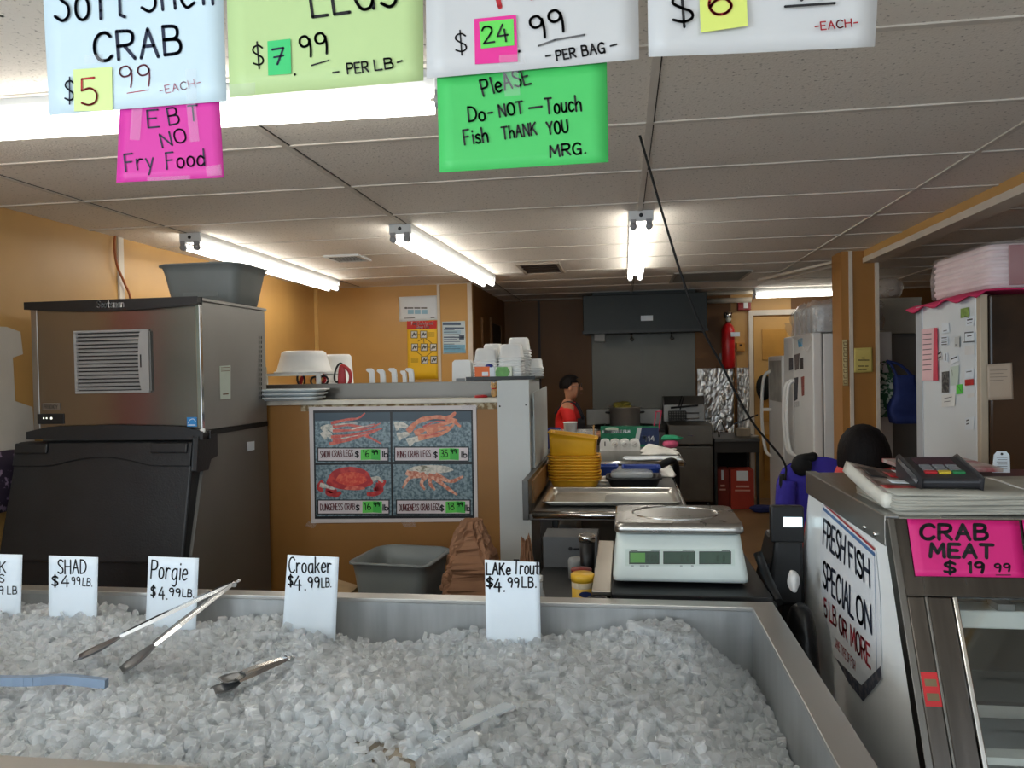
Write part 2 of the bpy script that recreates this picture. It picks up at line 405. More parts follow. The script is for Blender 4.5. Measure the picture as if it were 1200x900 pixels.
# pillar and the low beam that runs from it towards the shop front
pl = struct('pillar', MB().box(1.64, 1.90, 6.1, 6.36, 0, CEIL), mat('brown_ochre_paint', (164, 116, 58), .45, 0, .06, 2))
for a_, b_ in ((1.692, 1.718), (1.878, 1.905)): obj('corner_strip', MB().box(a_, b_, 6.088, 6.1, 0, CEIL), TRIMW, pl)['kind'] = 'structure'
bmx = struct('beam', MB().box(1.80, 1.90, YF, 6.09, 2.345, CEIL), YELLOW)
obj('trim_strip', MB().box(1.788, 1.912, YF, 6.08, 2.305, 2.345), TRIMW, bmx)['kind'] = 'structure'
b2 = struct('trim_8', MB().bar((1.66, 6.4, 2.36), (1.30, 7.6, 2.37), .03, .02).bar((1.78, 6.4, 2.36), (1.46, 7.6, 2.37), .03, .03), TRIMW)

# yellow six panel door in the kitchen wall
DY = YB - .02
x0, x1 = Py(880, 400, DY).x, 2.3
dm = MB().box(x0 + .03, x1, DY - .02, DY + .008, 0, 2.12)
d2 = struct('door_2', dm, YELLOW)
pm_ = MB()
for (a, b) in ((x0 + .12, x0 + .40), (x0 + .5, x0 + .76)):
    for (c, d) in ((.2, .75), (.9, 1.45), (1.62, 1.98)):
        pm_.box(a, b, DY - .035, DY - .02, c, d)
obj('door_panel', pm_, mat('ochre_door_paint', (186, 136, 60), .4), d2, .012)['kind'] = 'structure'
obj('door_frame', MB().box(x0 - .03, x0 + .02, DY - .045, DY + .008, 0, 2.2).box(x0 + .02, x1, DY - .045, DY + .008, 2.14, 2.2), TRIMW, d2)['kind'] = 'structure'

# half wall with the steel splash of the counter behind it
PY = 4.0
hw = struct('wall_partition', MB().box(XL, -.655, PY, PY + .12, 0, 1.385), mat('mustard_brown_paint', (146, 102, 48), .5, 0, .06, 2.5))
obj('ledge_board', MB().box(-2.0, -.655, PY - .02, PY + .16, 1.385, 1.41), mat('worn_white_board', (214, 208, 194), .5, 0, .1, 12), hw, .003)['kind'] = 'structure'
obj('grimy_strip', MB().box(-1.75, -.665, PY - .004, PY, 1.35, 1.385), mat('grimy_paint', (120, 98, 66), .8, 0, .3, 30, rgb2=(190, 178, 150)), hw)['kind'] = 'structure'
ep = struct('wall_end_post', MB().box(-.655, -.488, PY - .02, PY + .5, 0, 1.5), mat('grey_white_panel', (196, 200, 198), .5, 0, .03, 3))
obj('screw', MB().disc((-.643, PY - .022, 1.365), (1, 0, 0), (0, 0, 1), .005).disc((-.505, PY - .022, 1.37), (1, 0, 0), (0, 0, 1), .004), BLACKP, ep)
t = thing('splash_panel', 'clear plastic splash panel fixed beside the white partition post', 'panel', (-.47, 4.3, .92))
obj('panel', MB().hexa([(-.476, 4.05, .92), (-.470, 4.05, .92), (-.470, 4.75, .92), (-.476, 4.75, .92), (-.476, 4.05, 1.43), (-.470, 4.05, 1.43), (-.470, 4.75, 1.45), (-.476, 4.75, 1.45)]), mat('frosted_plastic', (205, 212, 212), .35, 0, .03, 6, alpha=.75), t)
obj('bracket', MB().box(-.488, -.474, 4.1, 4.14, .95, 1.3).box(-.488, -.474, 4.6, 4.64, .95, 1.3), WHITEP, t)

# ================================================================== FLUORESCENT FIXTURES
def fixture(a, b, label, group=None, w=.125):
    a = Vector((a[0], a[1], CEIL)); b = Vector((b[0], b[1], CEIL)); d = (b - a).normalized(); s = d.cross(Vector((0, 0, 1)))
    t = thing('fluorescent_fixture', label, 'ceiling light', (a + b) / 2 - Vector((0, 0, .09)), group)
    up = Vector((0, 0, 1))
    prof = [(-w / 2, 0), (w / 2, 0), (w / 2, -.022), (w * .34, -.052), (-w * .34, -.052), (-w / 2, -.022)]
    rings = [[p + s * q[0] + up * (q[1] - .001) for q in prof] for p in (a, b)]
    obj('channel', MB().loft(rings, False), WHITEM, t)
    for sg in (-1, 1):
        o_ = s * (sg * w * .33) - up * .082
        obj('tube', MB().tube([a + d * .03 + o_, b - d * .03 + o_], .0185, 14), emit('lit_tube', (255, 250, 240), TUBE_POWER), t, label='lit white fluorescent tube')
    for e, sd in ((a, 1), (b, -1)):
        m = MB()
        p = e - d * (.004 * sd)
        m.bar(p - up * .03, p + d * (.014 * sd) - up * .03, w * 1.05, .058)
        obj('end_cap', m, WHITEM, t, .004)
        for sg in (-1, 1):
            c = e + s * (sg * w * .33)
            q = MB().bar(c - up * .05, c - up * .095, .03, .02, d).lathe([(.004, -.011), (.019, -.011), (.019, .011), (.004, .011)], c - up * .088 + d * .0, 12, 'y' if abs(d.y) > .5 else 'x')
            obj('lamp_holder', q, mat('grey_holder', (150, 150, 152), .5), t)
    kb = MB().disc(a - d * .006 - up * .028, s, up, .011)
    obj('knockout_hole', kb, BLACKP, t)
    return t
FG = 'ceiling fluorescent fixtures running front to back'
fixture((-2.51, 4.22), (Pz(400, 330, CEIL).x - .02, 6.62), 'long two tube light over the grey tote and stainless ice machine', FG)
fixture((-1.245, 4.26), (-1.165, 6.70), 'long two tube light above the crab poster half wall', FG)
fixture((.11, 4.2), (.115, 6.64), 'long two tube light in front of the dark kitchen hood', FG)
fixture((-2.93, 2.10), (-.50, 2.16), 'bright two tube light running crosswise behind the hanging paper signs', None, .10)
fixture((-1.2, -.55), (1.25, -.55), 'unseen two tube light added behind the photographer to brighten the ceiling', None, .10)  # added fixture out of view, brightens the near ceiling and the ice
yq = 8.75
fixture((Py(884, 350, yq).x, yq), (2.45, yq), 'lit tube light near the yellow door above the white side by side refrigerator', None)

# ================================================================== CEILING ITEMS
def vent(name, pts, label, frame, slat, n, fill=None, along=0):
    q = [Pz(*p, CEIL - .004) for p in pts]       # near-left, near-right, far-right, far-left
    xs0, xs1 = (q[0].x + q[3].x) / 2, (q[1].x + q[2].x) / 2; ys0, ys1 = (q[0].y + q[1].y) / 2, (q[2].y + q[3].y) / 2
    ys0, ys1 = min(ys0, ys1), max(ys0, ys1)
    if ys1 - ys0 < .25: ys1 = ys0 + .25
    t = thing(name, label, 'vent', ((xs0 + xs1) / 2, (ys0 + ys1) / 2, CEIL - .02))
    z0, z1 = CEIL - .016, CEIL - .001
    fr = MB().box(xs0, xs1, ys0, ys0 + .025, z0, z1).box(xs0, xs1, ys1 - .025, ys1, z0, z1).box(xs0, xs0 + .025, ys0 + .025, ys1 - .025, z0, z1).box(xs1 - .025, xs1, ys0 + .025, ys1 - .025, z0, z1)
    obj('frame', fr, frame, t)
    obj('backing', MB().box(xs0 + .02, xs1 - .02, ys0 + .02, ys1 - .02, CEIL - .004, CEIL - .001), mat('vent_dark', (28, 26, 24), .9), t)
    sl = MB()
    for k in range(n):
        if along == 0:
            y = ys0 + .03 + (ys1 - ys0 - .06) * (k + .5) / n; sl.bar((xs0 + .02, y, CEIL - .009), (xs1 - .02, y, CEIL - .009), .012, .006, (0, .6, 1))
        else:
            x = xs0 + .03 + (xs1 - xs0 - .06) * (k + .5) / n; sl.bar((x, ys0 + .02, CEIL - .009), (x, ys1 - .02, CEIL - .009), .012, .006, (.6, 0, 1))
    obj('louvre', sl, slat, t)
    return t
vent('ceiling_vent', ((390, 306), (432, 305), (425, 298), (383, 299)), 'small white louvred vent in the ceiling above the back wall', WHITEM, WHITEM, 8, along=1)
vent('ceiling_vent', ((612, 320), (662, 319), (655, 307), (607, 309)), 'dark grimy square vent in the ceiling between the lights', mat('grimy_vent', (176, 164, 148), .8), mat('dusty_louvre', (60, 48, 38), .9), 5)
vent('return_grille', ((783, 330), (872, 328), (876, 317), (792, 319)), 'wide flat return grille in the ceiling before the hood', mat('vent_grey', (150, 146, 138), .6), mat('vent_grey2', (110, 106, 98), .6), 12)

# black cable that drops from the ceiling and swags to the counter
p0 = Vector((.075, 2.86, CEIL)); p1_ = Py(806, 345, 2.86); p2_ = Py(848, 432, 2.95); p3_ = Py(880, 492, 3.05); p4_ = Py(918, 540, 3.15)
tag(obj('hanging_cable', MB().tube(smoothpts([p0 + Vector((0, .03, .01)), p0, p1_, p2_, p3_, p4_, p4_ + Vector((.01, .02, -.08))], 5), .0045, 6), BLACKM), 'thin black cable hanging from the ceiling down across the kitchen view', 'cable')
tag(obj('stray_twig', MB().tube([Py(860, 497, 3.0), Py(878, 490, 3.03), Py(888, 486, 3.05)], .003, 5), BLACKM), 'short black zip tie tail sticking out of the hanging cable', 'cable tie')
tag(obj('wall_wire', MB().tube(smoothpts([Px(137, 269, XL + .02), Px(134, 285, XL + .02), Px(137, 310, XL + .03), Px(146, 332, XL + .03), Px(153, 352, XL + .03), Px(153, 400, XL + .03)], 5), .007, 6), mat('orange_wire', (160, 88, 40), .5)), 'orange wire dangling down the yellow wall behind the ice machine', 'wire')
# ================================================================== ICE BIN
BX0, BX1, BY0, BY1, RIM = -2.4, .335, 1.18, 2.13, .90
t = thing('ice_display_bin', 'long stainless steel display bin filled with crushed ice', 'display bin', (-1.0, 1.65, 0))
fz = .66
m = MB().box(BX0, BX1, BY0, BY1, fz - .02, fz)
obj('basin_floor', m, STEELD, t)
m = MB().box(BX0, BX1 + .004, BY1, BY1 + .004, fz, RIM - .012).box(BX0, BX1, BY0 - .004, BY0, fz, RIM - .012).box(BX1, BX1 + .004, BY0, BY1, fz, RIM - .012).box(BX0 - .004, BX0, BY0, BY1, fz, RIM - .012)
obj('basin_wall', m, mat('basin_steel', (176, 179, 180), .38, .72, .10, 5, .0, 80, (5, 5, .6)), t)
m = MB().box(BX0 - .06, BX1 + .062, BY1 - .001, BY1 + .052, RIM - .012, RIM).box(BX0 - .06, BX1 + .062, BY0 - .08, BY0 + .001, RIM - .012, RIM).box(BX1 - .001, BX1 + .062, BY0, BY1, RIM - .012, RIM).box(BX0 - .06, BX0 + .001, BY0, BY1, RIM - .012, RIM)
m.box(BX0 - .06, BX1 + .062, BY1 + .046, BY1 + .052, RIM - .05, RIM - .012).box(BX0 - .06, BX1 + .062, BY0 - .08, BY0 - .074, RIM - .05, RIM - .012).box(BX1 + .056, BX1 + .062, BY0, BY1, RIM - .05, RIM - .012)
obj('rim', m, mat('rim_steel', (190, 189, 186), .36, .85, .01, 2), t, .002)
obj('cabinet_shell', MB().box(BX0 - .05, BX1 + .05, BY0 - .06, BY1 + .04, .14, fz - .02).box(BX0 - .05, BX1 + .05, BY0 - .06, BY0 - .05, fz - .02, RIM - .04).box(BX0 - .05, BX1 + .05, BY1 + .03, BY1 + .04, fz - .02, RIM - .04).box(BX0 - .05, BX0 - .04, BY0 - .05, BY1 + .03, fz - .02, RIM - .04).box(BX1 + .04, BX1 + .05, BY0 - .05, BY1 + .03, fz - .02, RIM - .04), STEELD, t)
for x in (BX0 + .05, -1.0, BX1 - .04):
    for y in (BY0 + .02, BY1 - .03): obj('leg', MB().lathe([(.02, 0), (.025, .02), (.025, .15)], (x, y, 0), 14), DARKMETAL, t)

def sstep(a, b, x):
    q = np.clip((x - a) / (b - a), 0, 1); return q * q * (3 - 2 * q)
def ice_h(x, y):
    z = .812 + .055 * sstep(2.05, 1.35, y)
    z = z + .055 * sstep(-1.25, -1.75, x) * sstep(1.5, 2.0, y) + .016 * np.sin(x * 5.1 + 1.0) * np.cos(y * 6.3) + .010 * np.sin(x * 11 + y * 9) 
    z = z + .022 * sstep(-.15, .05, x) * sstep(.34, .12, x) * sstep(1.7, 2.05, y)
    z = z - .10 * sstep(.10, .335, x) - .012 * sstep(1.35, 1.19, y)
    z = z - .025 * sstep(-.45, -.62, x) * sstep(-.95, -.78, x) * sstep(1.85, 2.1, y)
    return z
rng = np.random.default_rng(5)
# one chopped, worn crescent cube in a dozen variants
def ice_templates(n):
    out = []
    bm = bmesh.new(); bmesh.ops.create_cube(bm, size=1.0)
    bmesh.ops.bevel(bm, geom=bm.edges[:] , offset=.13, segments=1, affect='EDGES')
    bm.verts.ensure_lookup_table()
    base = np.array([v.co[:] for v in bm.verts]); faces = [[v.index for v in f.verts] for f in bm.faces]
    bm.free()
    for k in range(n):
        v = base.copy()
        v *= 1 - .14 * np.abs(rng.normal(0, .6, (len(v), 1))).clip(0, 1)
        v[:, 0] += .25 * v[:, 1] ** 2 * rng.uniform(-1, 1); v[:, 2] *= 1 + .5 * v[:, 0] * rng.uniform(-1, 1)
        v += rng.normal(0, .03, v.shape)
        out.append(v)
    return out, faces
TPL, TFACES = ice_templates(14)
NI = 15000
xs = rng.uniform(BX0 + .02, BX1 - .012, NI); ys = BY0 + .012 + (BY1 - BY0 - .03) * rng.uniform(0, 1, NI)
keep = xs > -2.15 + 0 * xs
xs, ys = xs[keep], ys[keep]; NI = len(xs)
hz = ice_h(xs, ys) + rng.normal(0, .0065, NI) + np.where(rng.uniform(0, 1, NI) < .05, .010, 0)
sz = np.stack([rng.uniform(.018, .032, NI), rng.uniform(.015, .028, NI), rng.uniform(.009, .016, NI)], 1)
V = []; F = []; off = 0
for i in range(NI):
    v = TPL[i % 14] * sz[i]
    q = rng.normal(0, 1, 4); q /= np.linalg.norm(q); w, a, b, c = q
    R = np.array([[1 - 2 * (b * b + c * c), 2 * (a * b - c * w), 2 * (a * c + b * w)], [2 * (a * b + c * w), 1 - 2 * (a * a + c * c), 2 * (b * c - a * w)], [2 * (a * c - b * w), 2 * (b * c + a * w), 1 - 2 * (a * a + b * b)]])
    v = v @ R.T + np.array([xs[i], ys[i], hz[i]])
    v[:, 0] = np.minimum(v[:, 0], BX1 - .002); v[:, 1] = np.clip(v[:, 1], BY0 + .002, BY1 - .003)
    V.append(v)
    F += [[j + off for j in f] for f in TFACES]; off += len(v)
# ribs of cubes still frozen together in strips
def strip(cx, cy, ang, n, tilt, w=.024, up=.012, pitch=.0125):
    global off
    ca, sa = math.cos(ang), math.sin(ang)
    z0 = float(ice_h(np.float64(cx), np.float64(cy))) + up
    for k in range(n):
        v = TPL[(k * 5) % 14] * np.array([pitch * 1.25, w, .022]); u = (k - n / 2) * pitch
        p = np.stack([v[:, 0] + u, v[:, 1], v[:, 2] + tilt * (v[:, 0] + u)], 1)
        p = np.stack([p[:, 0] * ca - p[:, 1] * sa + cx, p[:, 0] * sa + p[:, 1] * ca + cy, p[:, 2] + z0], 1)
        V.append(p); 
        for f in TFACES: F.append([j + off for j in f])
        off += len(v)
for (a, b, g, n, tl) in ((.085, 2.02, -.25, 12, -.1), (.10, 1.995, -.25, 12, -.1), (.235, 1.99, .9, 3, .1), (-1.10, 1.93, -.5, 9, -.2), (-1.08, 1.90, -.5, 9, -.15), (-.93, 1.95, .3, 7, -.1), (-.20, 1.72, .1, 8, .1), (.0, 1.6, .5, 8, .0), (-.31, 1.3, .7, 9, .2), (.22, 1.45, .2, 7, -.2), (-.55, 1.22, .2, 6, .1), (-1.6, 1.6, .4, 7, .1), (.05, 1.3, -.4, 9, .1)):
    strip(a, b, g, n, tl)
for k in range(95):
    strip(float(rng.uniform(-1.95, .16)), float(rng.uniform(BY0 + .07, BY1 - .10)), float(rng.uniform(-1.2, 1.2)), int(rng.integers(4, 10)), float(rng.uniform(-.3, .3)), .023, .005, .0125)
# the packed ice under the loose top
nx, ny = 90, 40
gx, gy = np.meshgrid(np.linspace(BX0 + .002, BX1 - .002, nx), np.linspace(BY0 + .002, BY1 - .002, ny))
gz = ice_h(gx, gy) - .012
V.append(np.stack([gx.ravel(), gy.ravel(), gz.ravel()], 1))
FS = [[j * nx + i + off, j * nx + i + 1 + off, (j + 1) * nx + i + 1 + off, (j + 1) * nx + i + off] for j in range(ny - 1) for i in range(nx - 1)]
nloose = len(F)
F += FS
me = bpy.data.meshes.new('crushed_ice'); me.from_pydata(np.concatenate(V), [], F)
ICE = mat('clear_ice', (246, 251, 253), .05, 0, .02, 40, 0, trans=.82, ior=1.31, rgb2=(252, 254, 255), mixlo=.35, mixhi=.65)
nt_ = ICE.node_tree; tr_ = nt_.nodes.new('ShaderNodeBsdfTranslucent'); tr_.inputs['Color'].default_value = (.98, .99, 1, 1)
mx_ = nt_.nodes.new('ShaderNodeMixShader'); mx_.inputs[0].default_value = .52
nt_.links.new(nt_.nodes['Principled BSDF'].outputs[0], mx_.inputs[1]); nt_.links.new(tr_.outputs[0], mx_.inputs[2]); nt_.links.new(mx_.outputs[0], nt_.nodes['Material Output'].inputs['Surface'])
PACK = mat('packed_ice', (244, 248, 250), .35, 0, .06, 50, .3, 90)
me.materials.append(ICE); me.materials.append(PACK)
mi = np.zeros(len(F), dtype=np.int32); mi[nloose:] = 1
me.polygons.foreach_set('material_index', mi); me.update()
ice = bpy.data.objects.new('crushed_ice', me); C.objects.link(ice)
tag(ice, 'heap of crushed ice filling the stainless display bin', 'ice', None, 'stuff')

# fish half buried in the ice at the front
def fish(c, ang, L, label):
    c = Vector(c); ca, sa = math.cos(ang), math.sin(ang)
    t = thing('whole_fish', label, 'fish', c)
    rings = []
    for u, h, w in ((0, .010, .006), (.06, .05, .03), (.2, .09, .05), (.4, .105, .056), (.6, .085, .045), (.8, .045, .022), (.92, .022, .01)):
        rings.append([c + Vector((ca * (u - .45) * L, sa * (u - .45) * L, 0)) + Vector((-sa * math.cos(q) * h * L * 1.6, ca * math.cos(q) * h * L * 1.6, math.sin(q) * w * L * 1.6)) for q in (2 * math.pi * k / 14 for k in range(14))])
    obj('body', MB().loft(rings), mat('fish_skin', (104, 92, 76), .28, 0, .2, 40, .1, 160, rgb2=(138, 128, 112)), t)
    e = c + Vector((ca * .45 * L, sa * .45 * L, 0)); tl = MB()
    pv = [e, e + Vector((ca * .14 * L - sa * .1 * L, sa * .14 * L + ca * .1 * L, .004)), e + Vector((ca * .08 * L, sa * .08 * L, 0)), e + Vector((ca * .14 * L + sa * .1 * L, sa * .14 * L - ca * .1 * L, .004))]
    tl.poly(pv); obj('tail', tl, mat('fish_fin', (96, 88, 78), .4, 0, .1, 60), t, solid=.003)
    hd = c + Vector((ca * -.38 * L, sa * -.38 * L, .05 * L))
    obj('eye', MB().ball(hd + Vector((0, 0, .006)), .004, 10, 6), BLACKP, t)
    return t
q = Pz(455, 886, .864); fish((q.x, q.y + .0, q.z), 2.6, .24, 'brown fish poking out of the ice at the front edge of the bin')

# blue grey plastic divider sunk in the ice on the left, two strips of clear plastic, second tongs
def strap(name, label, cat, pts, w, m, th=.004):
    t_ = MB()
    P_ = smoothpts(pts, 5)
    for a, b in zip(P_[:-1], P_[1:]): t_.bar(a, b, w, th)
    return tag(obj(name, t_, m), label, cat)
zl = .885
strap('tray_edge', 'blue grey plastic tray edge showing through the ice at left', 'tray', [Pz(-40, 797, zl), Pz(30, 798, zl + .004), Pz(75, 796, zl + .002), Pz(125, 801, zl - .006)], .014, mat('slate_plastic', (128, 146, 168), .3, 0, .05, 9), .02)
strap('plastic_strip', 'clear flat plastic strip lying on the ice near the front', 'plastic strip', [Pz(480, 888, .885), Pz(540, 852, .89), Pz(598, 826, .882)], .030, mat('clear_strip', (214, 224, 230), .1, 0, .02, 9, alpha=.5))

# price cards
def card(px, lines, label, y, tilt=0.0):
    TL, TR, BR, BL = [Py(*p, y) for p in px]
    down = Vector((BL.x - TL.x, 0, BL.z - TL.z)).normalized() * .06
    o, n = sheet('price_card', TL, TR, BR + down, BL + down, PAPER, wav=.001, ph=random.random() * 6, th=.0012)
    tag(o, label, 'price card', 'price cards standing in the ice')
    write(o, lines, onY(y), n, INK)
    return o
card(((-45, 648), (26, 650), (24, 712), (-46, 710)), [('K', (0, 671), (7, 671), 13, .004), ('S', (-1, 682), (5, 682), 9, .0035), ('9', (-1, 696), (4, 696), 9, .0035), ('LB', (9, 696), (20, 696), 9, .003)], 'white price card cut off by the left edge of the photo', 2.03)
card(((57, 651), (115, 653), (113, 716), (57, 716)), [('SHAD', (68, 672), (101, 672), 16, .0042), ('$', (61, 687), (68, 687), 12, .005), ('4', (72, 688), (81, 688), 13, .004), ('99', (84, 685), (94, 685), 9, .003), ('LB.', (97, 686), (108, 687), 9, .003)], 'white card reading SHAD standing before the black ice machine bin', 2.02)
card(((174, 652), (233, 654), (230, 722), (171, 722)), [('Porgie', (177, 677), (219, 680), 21, .0042), ('$', (177, 699), (182, 699), 12, .0045), ('4.', (186, 702), (196, 702), 14, .004), ('99', (198, 698), (211, 699), 9, .004), ('LB.', (214, 699), (227, 700), 9, .0035)], 'white card reading Porgie behind the crossed steel tongs', 2.025)
card(((337, 650), (397, 653), (394, 740), (331, 739)), [('Croaker', (339, 671), (388, 671), 18, .0042), ('$', (338, 686), (343, 686), 12, .005), ('4.', (344, 691), (358, 691), 16, .0045), ('99', (361, 688), (374, 688), 12, .004), ('LB.', (377, 688), (388, 688), 11, .0032)], 'white card reading Croaker standing before the brown half wall', 2.03)
card(((568, 656), (632, 659), (634, 757), (570, 757)), [('LAKe', (570, 673), (598, 673), 13, .0048), ('Trout', (602, 672), (631, 673), 16, .0042), ('$', (570, 688), (577, 688), 11, .0055), ('4.', (579, 693), (591, 693), 15, .005), ('99', (595, 688), (608, 688), 11, .004), ('LB.', (612, 688), (628, 688), 12, .004)], 'white card reading LAKE Trout in front of the brown paper bag', 2.03)

# tongs
def tongs(hinge, a, b, label, w=.018, open_=True):
    hinge, a, b = Vector(hinge), Vector(a), Vector(b)
    t = thing('serving_tongs', label, 'tongs', ((hinge + a + b) / 3))
    for e in (a, b):
        d = (e - hinge); s = d.cross(Vector((0, 0, 1))).normalized(); up = s.cross(d).normalized()
        rings = []
        for u, ww, cc in ((0, .55, .3), (.1, .8, .45), (.5, 1, .5), (.72, .85, .4)):
            c = hinge + d * u; W_ = w * ww / 2; hgt = w * cc * .55
            rings.append([c - s * W_, c - s * W_ * .7 + up * hgt, c + s * W_ * .7 + up * hgt, c + s * W_, c + s * W_ * .6 + up * hgt * .55, c - s * W_ * .6 + up * hgt * .55])
        arm = obj('arm', MB().loft(rings, False), mat('tong_steel', (208, 209, 210), .13, .95, .04, 8), t)
        hm = MB(); c0 = hinge + d * .71
        fn = lambda u, v: c0 + d * (.29 * u) + s * ((v - .5) * w * (.8 + 1.25 * math.sin(u * 2.4) ** .8) * (1 + .12 * (math.sin(v * 18) if u > .95 else 0))) - up * (.010 * math.sin(v * math.pi) * math.sin(u * 2.6))
        obj('scalloped_tip', hm.grid(fn, 8, 8), mat('dull_tip_steel', (118, 120, 122), .4, .9, .05, 8), t, solid=.0015)
    d0 = ((a - hinge).normalized() + (b - hinge).normalized()).normalized()
    s0 = d0.cross(Vector((0, 0, 1))).normalized()
    obj('hinge', MB().tube([hinge - s0 * .012, hinge + s0 * .012], .006, 10), STEELP, t)
    obj('pull_ring', MB().tube(smoothpts([hinge, hinge - d0 * .012 + s0 * .006, hinge - d0 * .018, hinge - d0 * .012 - s0 * .006, hinge], 4), .0018, 6), STEELP, t)
    return t
hg = Py(274, 684, 1.80)
ta = Pz(89, 771, .882); tb = Pz(142, 786, .872)
tongs(hg, ta, tb, 'open steel tongs leaning across the ice in front of the Porgie card', .030)
hb = Pz(338, 772, .878); ba = Pz(252, 810, .874); bb = Pz(262, 797, .884)
tongs(hb, ba, bb, 'steel tongs half buried in the middle of the ice', .026)

# ================================================================== HANGING SIGNS
SY = 1.25
U = onY(SY)
rl = thing('sign_rail', 'white rail under the ceiling from which the paper signs hang', 'rail', (-.1, SY + .006, 2.285))
obj('rail', MB().box(-1.45, .95, SY + .002, SY + .012, 2.285, 2.325), WHITEP, rl)
for x in (-1.3, -.6, .1, .8): obj('hanger_rod', MB().tube([(x, SY + .007, 2.32), (x, SY + .007, CEIL)], .004, 8), WHITEP, rl)
def hsign(name, px, m, label, wav=.002, ph=0.0, y=SY, curl=0.0):
    f = onY(y)
    o, n = sheet(name, *[f(*p) for p in px], m, wav=wav, ph=ph, curl=curl)
    tag(o, label, 'sign'); return o, n, f
def quad(px, f, n, off): return MB().poly([f(*p) + n * off for p in px])
LW = mat('cool_white_poster', (194, 214, 224), .5, 0, .03, 4); LG = mat('pale_green_poster', (178, 202, 142), .5, 0, .03, 4)
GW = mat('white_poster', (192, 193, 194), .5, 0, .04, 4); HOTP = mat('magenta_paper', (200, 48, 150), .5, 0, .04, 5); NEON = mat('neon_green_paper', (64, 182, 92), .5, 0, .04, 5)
o, n, f = hsign('hanging_sign', ((44, -112), (258, -112), (265, 118), (57, 135)), LW, 'pale blue white paper sign reading CRAB with a 5.99 each price')
write(o, [('Soft', (64, 24), (148, 21), 46, .0055), ('Shell', (166, 14), (250, 5), 46, .0055), ('CRAB', (112, 72), (213, 64), 33, .006)], f, n, INKB)
write(o, [('$', (76, 119), (87, 119), 26, .003)], f, n, INKB, 'dollar_sign')
tg = obj('price_tag', quad(((87, 82), (132, 79), (133, 130), (88, 131)), f, n, .0022), mat('lime_note', (206, 226, 150), .5, 0, .03, 5), o, solid=.0004)
write(o, [('5', (97, 124), (116, 122), 31, .0036)], f, n, INKR, 'price', .0028)
write(o, [('99', (141, 104), (177, 101), 25, .0030), ('-EACH-', (188, 111), (236, 101), 9, .0014)], f, n, mat('faded_red_marker', (168, 92, 110), .5), 'price')
obj('underline', quad(((149, 109), (175, 105), (175, 106), (149, 110)), f, n, .001), INKR, o)
for q in (((218, 82), (231, 81), (232, 118), (220, 119)), ((100, 66), (122, 64), (123, 74), (100, 76))): obj('tape', quad(q, f, n, .0032), TAPE, o)
o, n, f = hsign('hanging_sign', ((140, 122), (257, 113), (262, 208), (136, 214)), HOTP, 'magenta paper sign reading EBT NO Fry Food', .0012, 1.0, SY + .004)
write(o, [('E', (174, 150), (187, 149), 20, .003), ('B', (199, 147), (211, 145), 20, .003), ('T', (222, 142), (233, 141), 18, .0028), ('NO', (191, 173), (219, 166), 16, .003), ('Fry', (148, 201), (181, 197), 20, .003), ('Food', (196, 198), (240, 194), 19, .003)], f, n, INKB)
for q in (((156, 126), (168, 125), (165, 165), (153, 164)), ((219, 121), (230, 120), (235, 166), (224, 167)), ((174, 208), (224, 206), (224, 211), (174, 213)), ((242, 196), (260, 193), (261, 206), (244, 207))): obj('tape', quad(q, f, n, .003), TAPE, o)
o, n, f = hsign('hanging_sign', ((262, -112), (495, -112), (496, 94), (269, 114)), LG, 'pale green paper sign reading LEGS priced 7.99 per pound', .002, 2.0, SY + .002)
write(o, [('LEGS', (367, 21), (466, 7), 46, .0055), ('99', (354, 69), (385, 63), 25, .0042), ('-', (390, 91), (398, 90), 12, .003), ('PER', (408, 87), (432, 84), 12, .003), ('LB', (440, 83), (461, 80), 12, .003), ('-', (467, 79), (473, 77), 12, .003), ('.', (343, 88), (346, 88), 14, .004)], f, n, INK)
write(o, [('$', (297, 78), (309, 77), 26, .003)], f, n, INK, 'dollar_sign')
obj('underline', quad(((365, 76), (386, 70), (386, 71.5), (365, 78)), f, n, .001), INK, o)
obj('price_tag', quad(((314, 49), (341, 46), (342, 87), (315, 89)), f, n, .0022), mat('green_note', (60, 190, 112), .5, 0, .03, 5), o, solid=.0004)
mb7 = MB(); A_ = f(320, 75); stroke(mb7, [A_ + n * .003 for A_ in (f(320, 59), f(333, 57), f(326, 76))], .004, n); stroke(mb7, [f(322, 68) + n * .003, f(333, 66) + n * .003], .0032, n)
obj('price', mb7, INKB, o)
obj('tape', quad(((268, 100), (300, 97), (300, 111), (269, 113)), f, n, .003), TAPE, o)
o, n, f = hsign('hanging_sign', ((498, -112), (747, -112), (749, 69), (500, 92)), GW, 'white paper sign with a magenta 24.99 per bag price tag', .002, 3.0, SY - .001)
write(o, [('99', (626, 48), (663, 37), 27, .0044), ('-', (640, 72), (646, 71), 12, .003), ('PER', (653, 71), (675, 67), 11, .003), ('BAG', (683, 66), (709, 62), 12, .003), ('-', (716, 60), (724, 58), 12, .003), ('.', (606, 62), (609, 61), 14, .004)], f, n, INK)
write(o, [('$', (534, 63), (547, 62), 24, .0026)], f, n, INK, 'dollar_sign')
mbu = MB(); stroke(mbu, [f(631, 54) + n * .001, f(650, 47) + n * .001, f(685, 41) + n * .001], .003, n); obj('underline', mbu, mat('grey_marker', (92, 92, 94), .6), o)
mbr = MB(); stroke(mbr, [f(580, -14) + n * .001, f(586, 8) + n * .001], .008, n); stroke(mbr, [f(616, -16) + n * .001, f(623, -2) + n * .001], .008, n); obj('red_lettering', mbr, INKR, o)
obj('price_tag', quad(((556, 23), (605, 18), (607, 73), (557, 76)), f, n, .0022), mat('magenta_note', (216, 40, 140), .5, 0, .03, 5), o, solid=.0004)
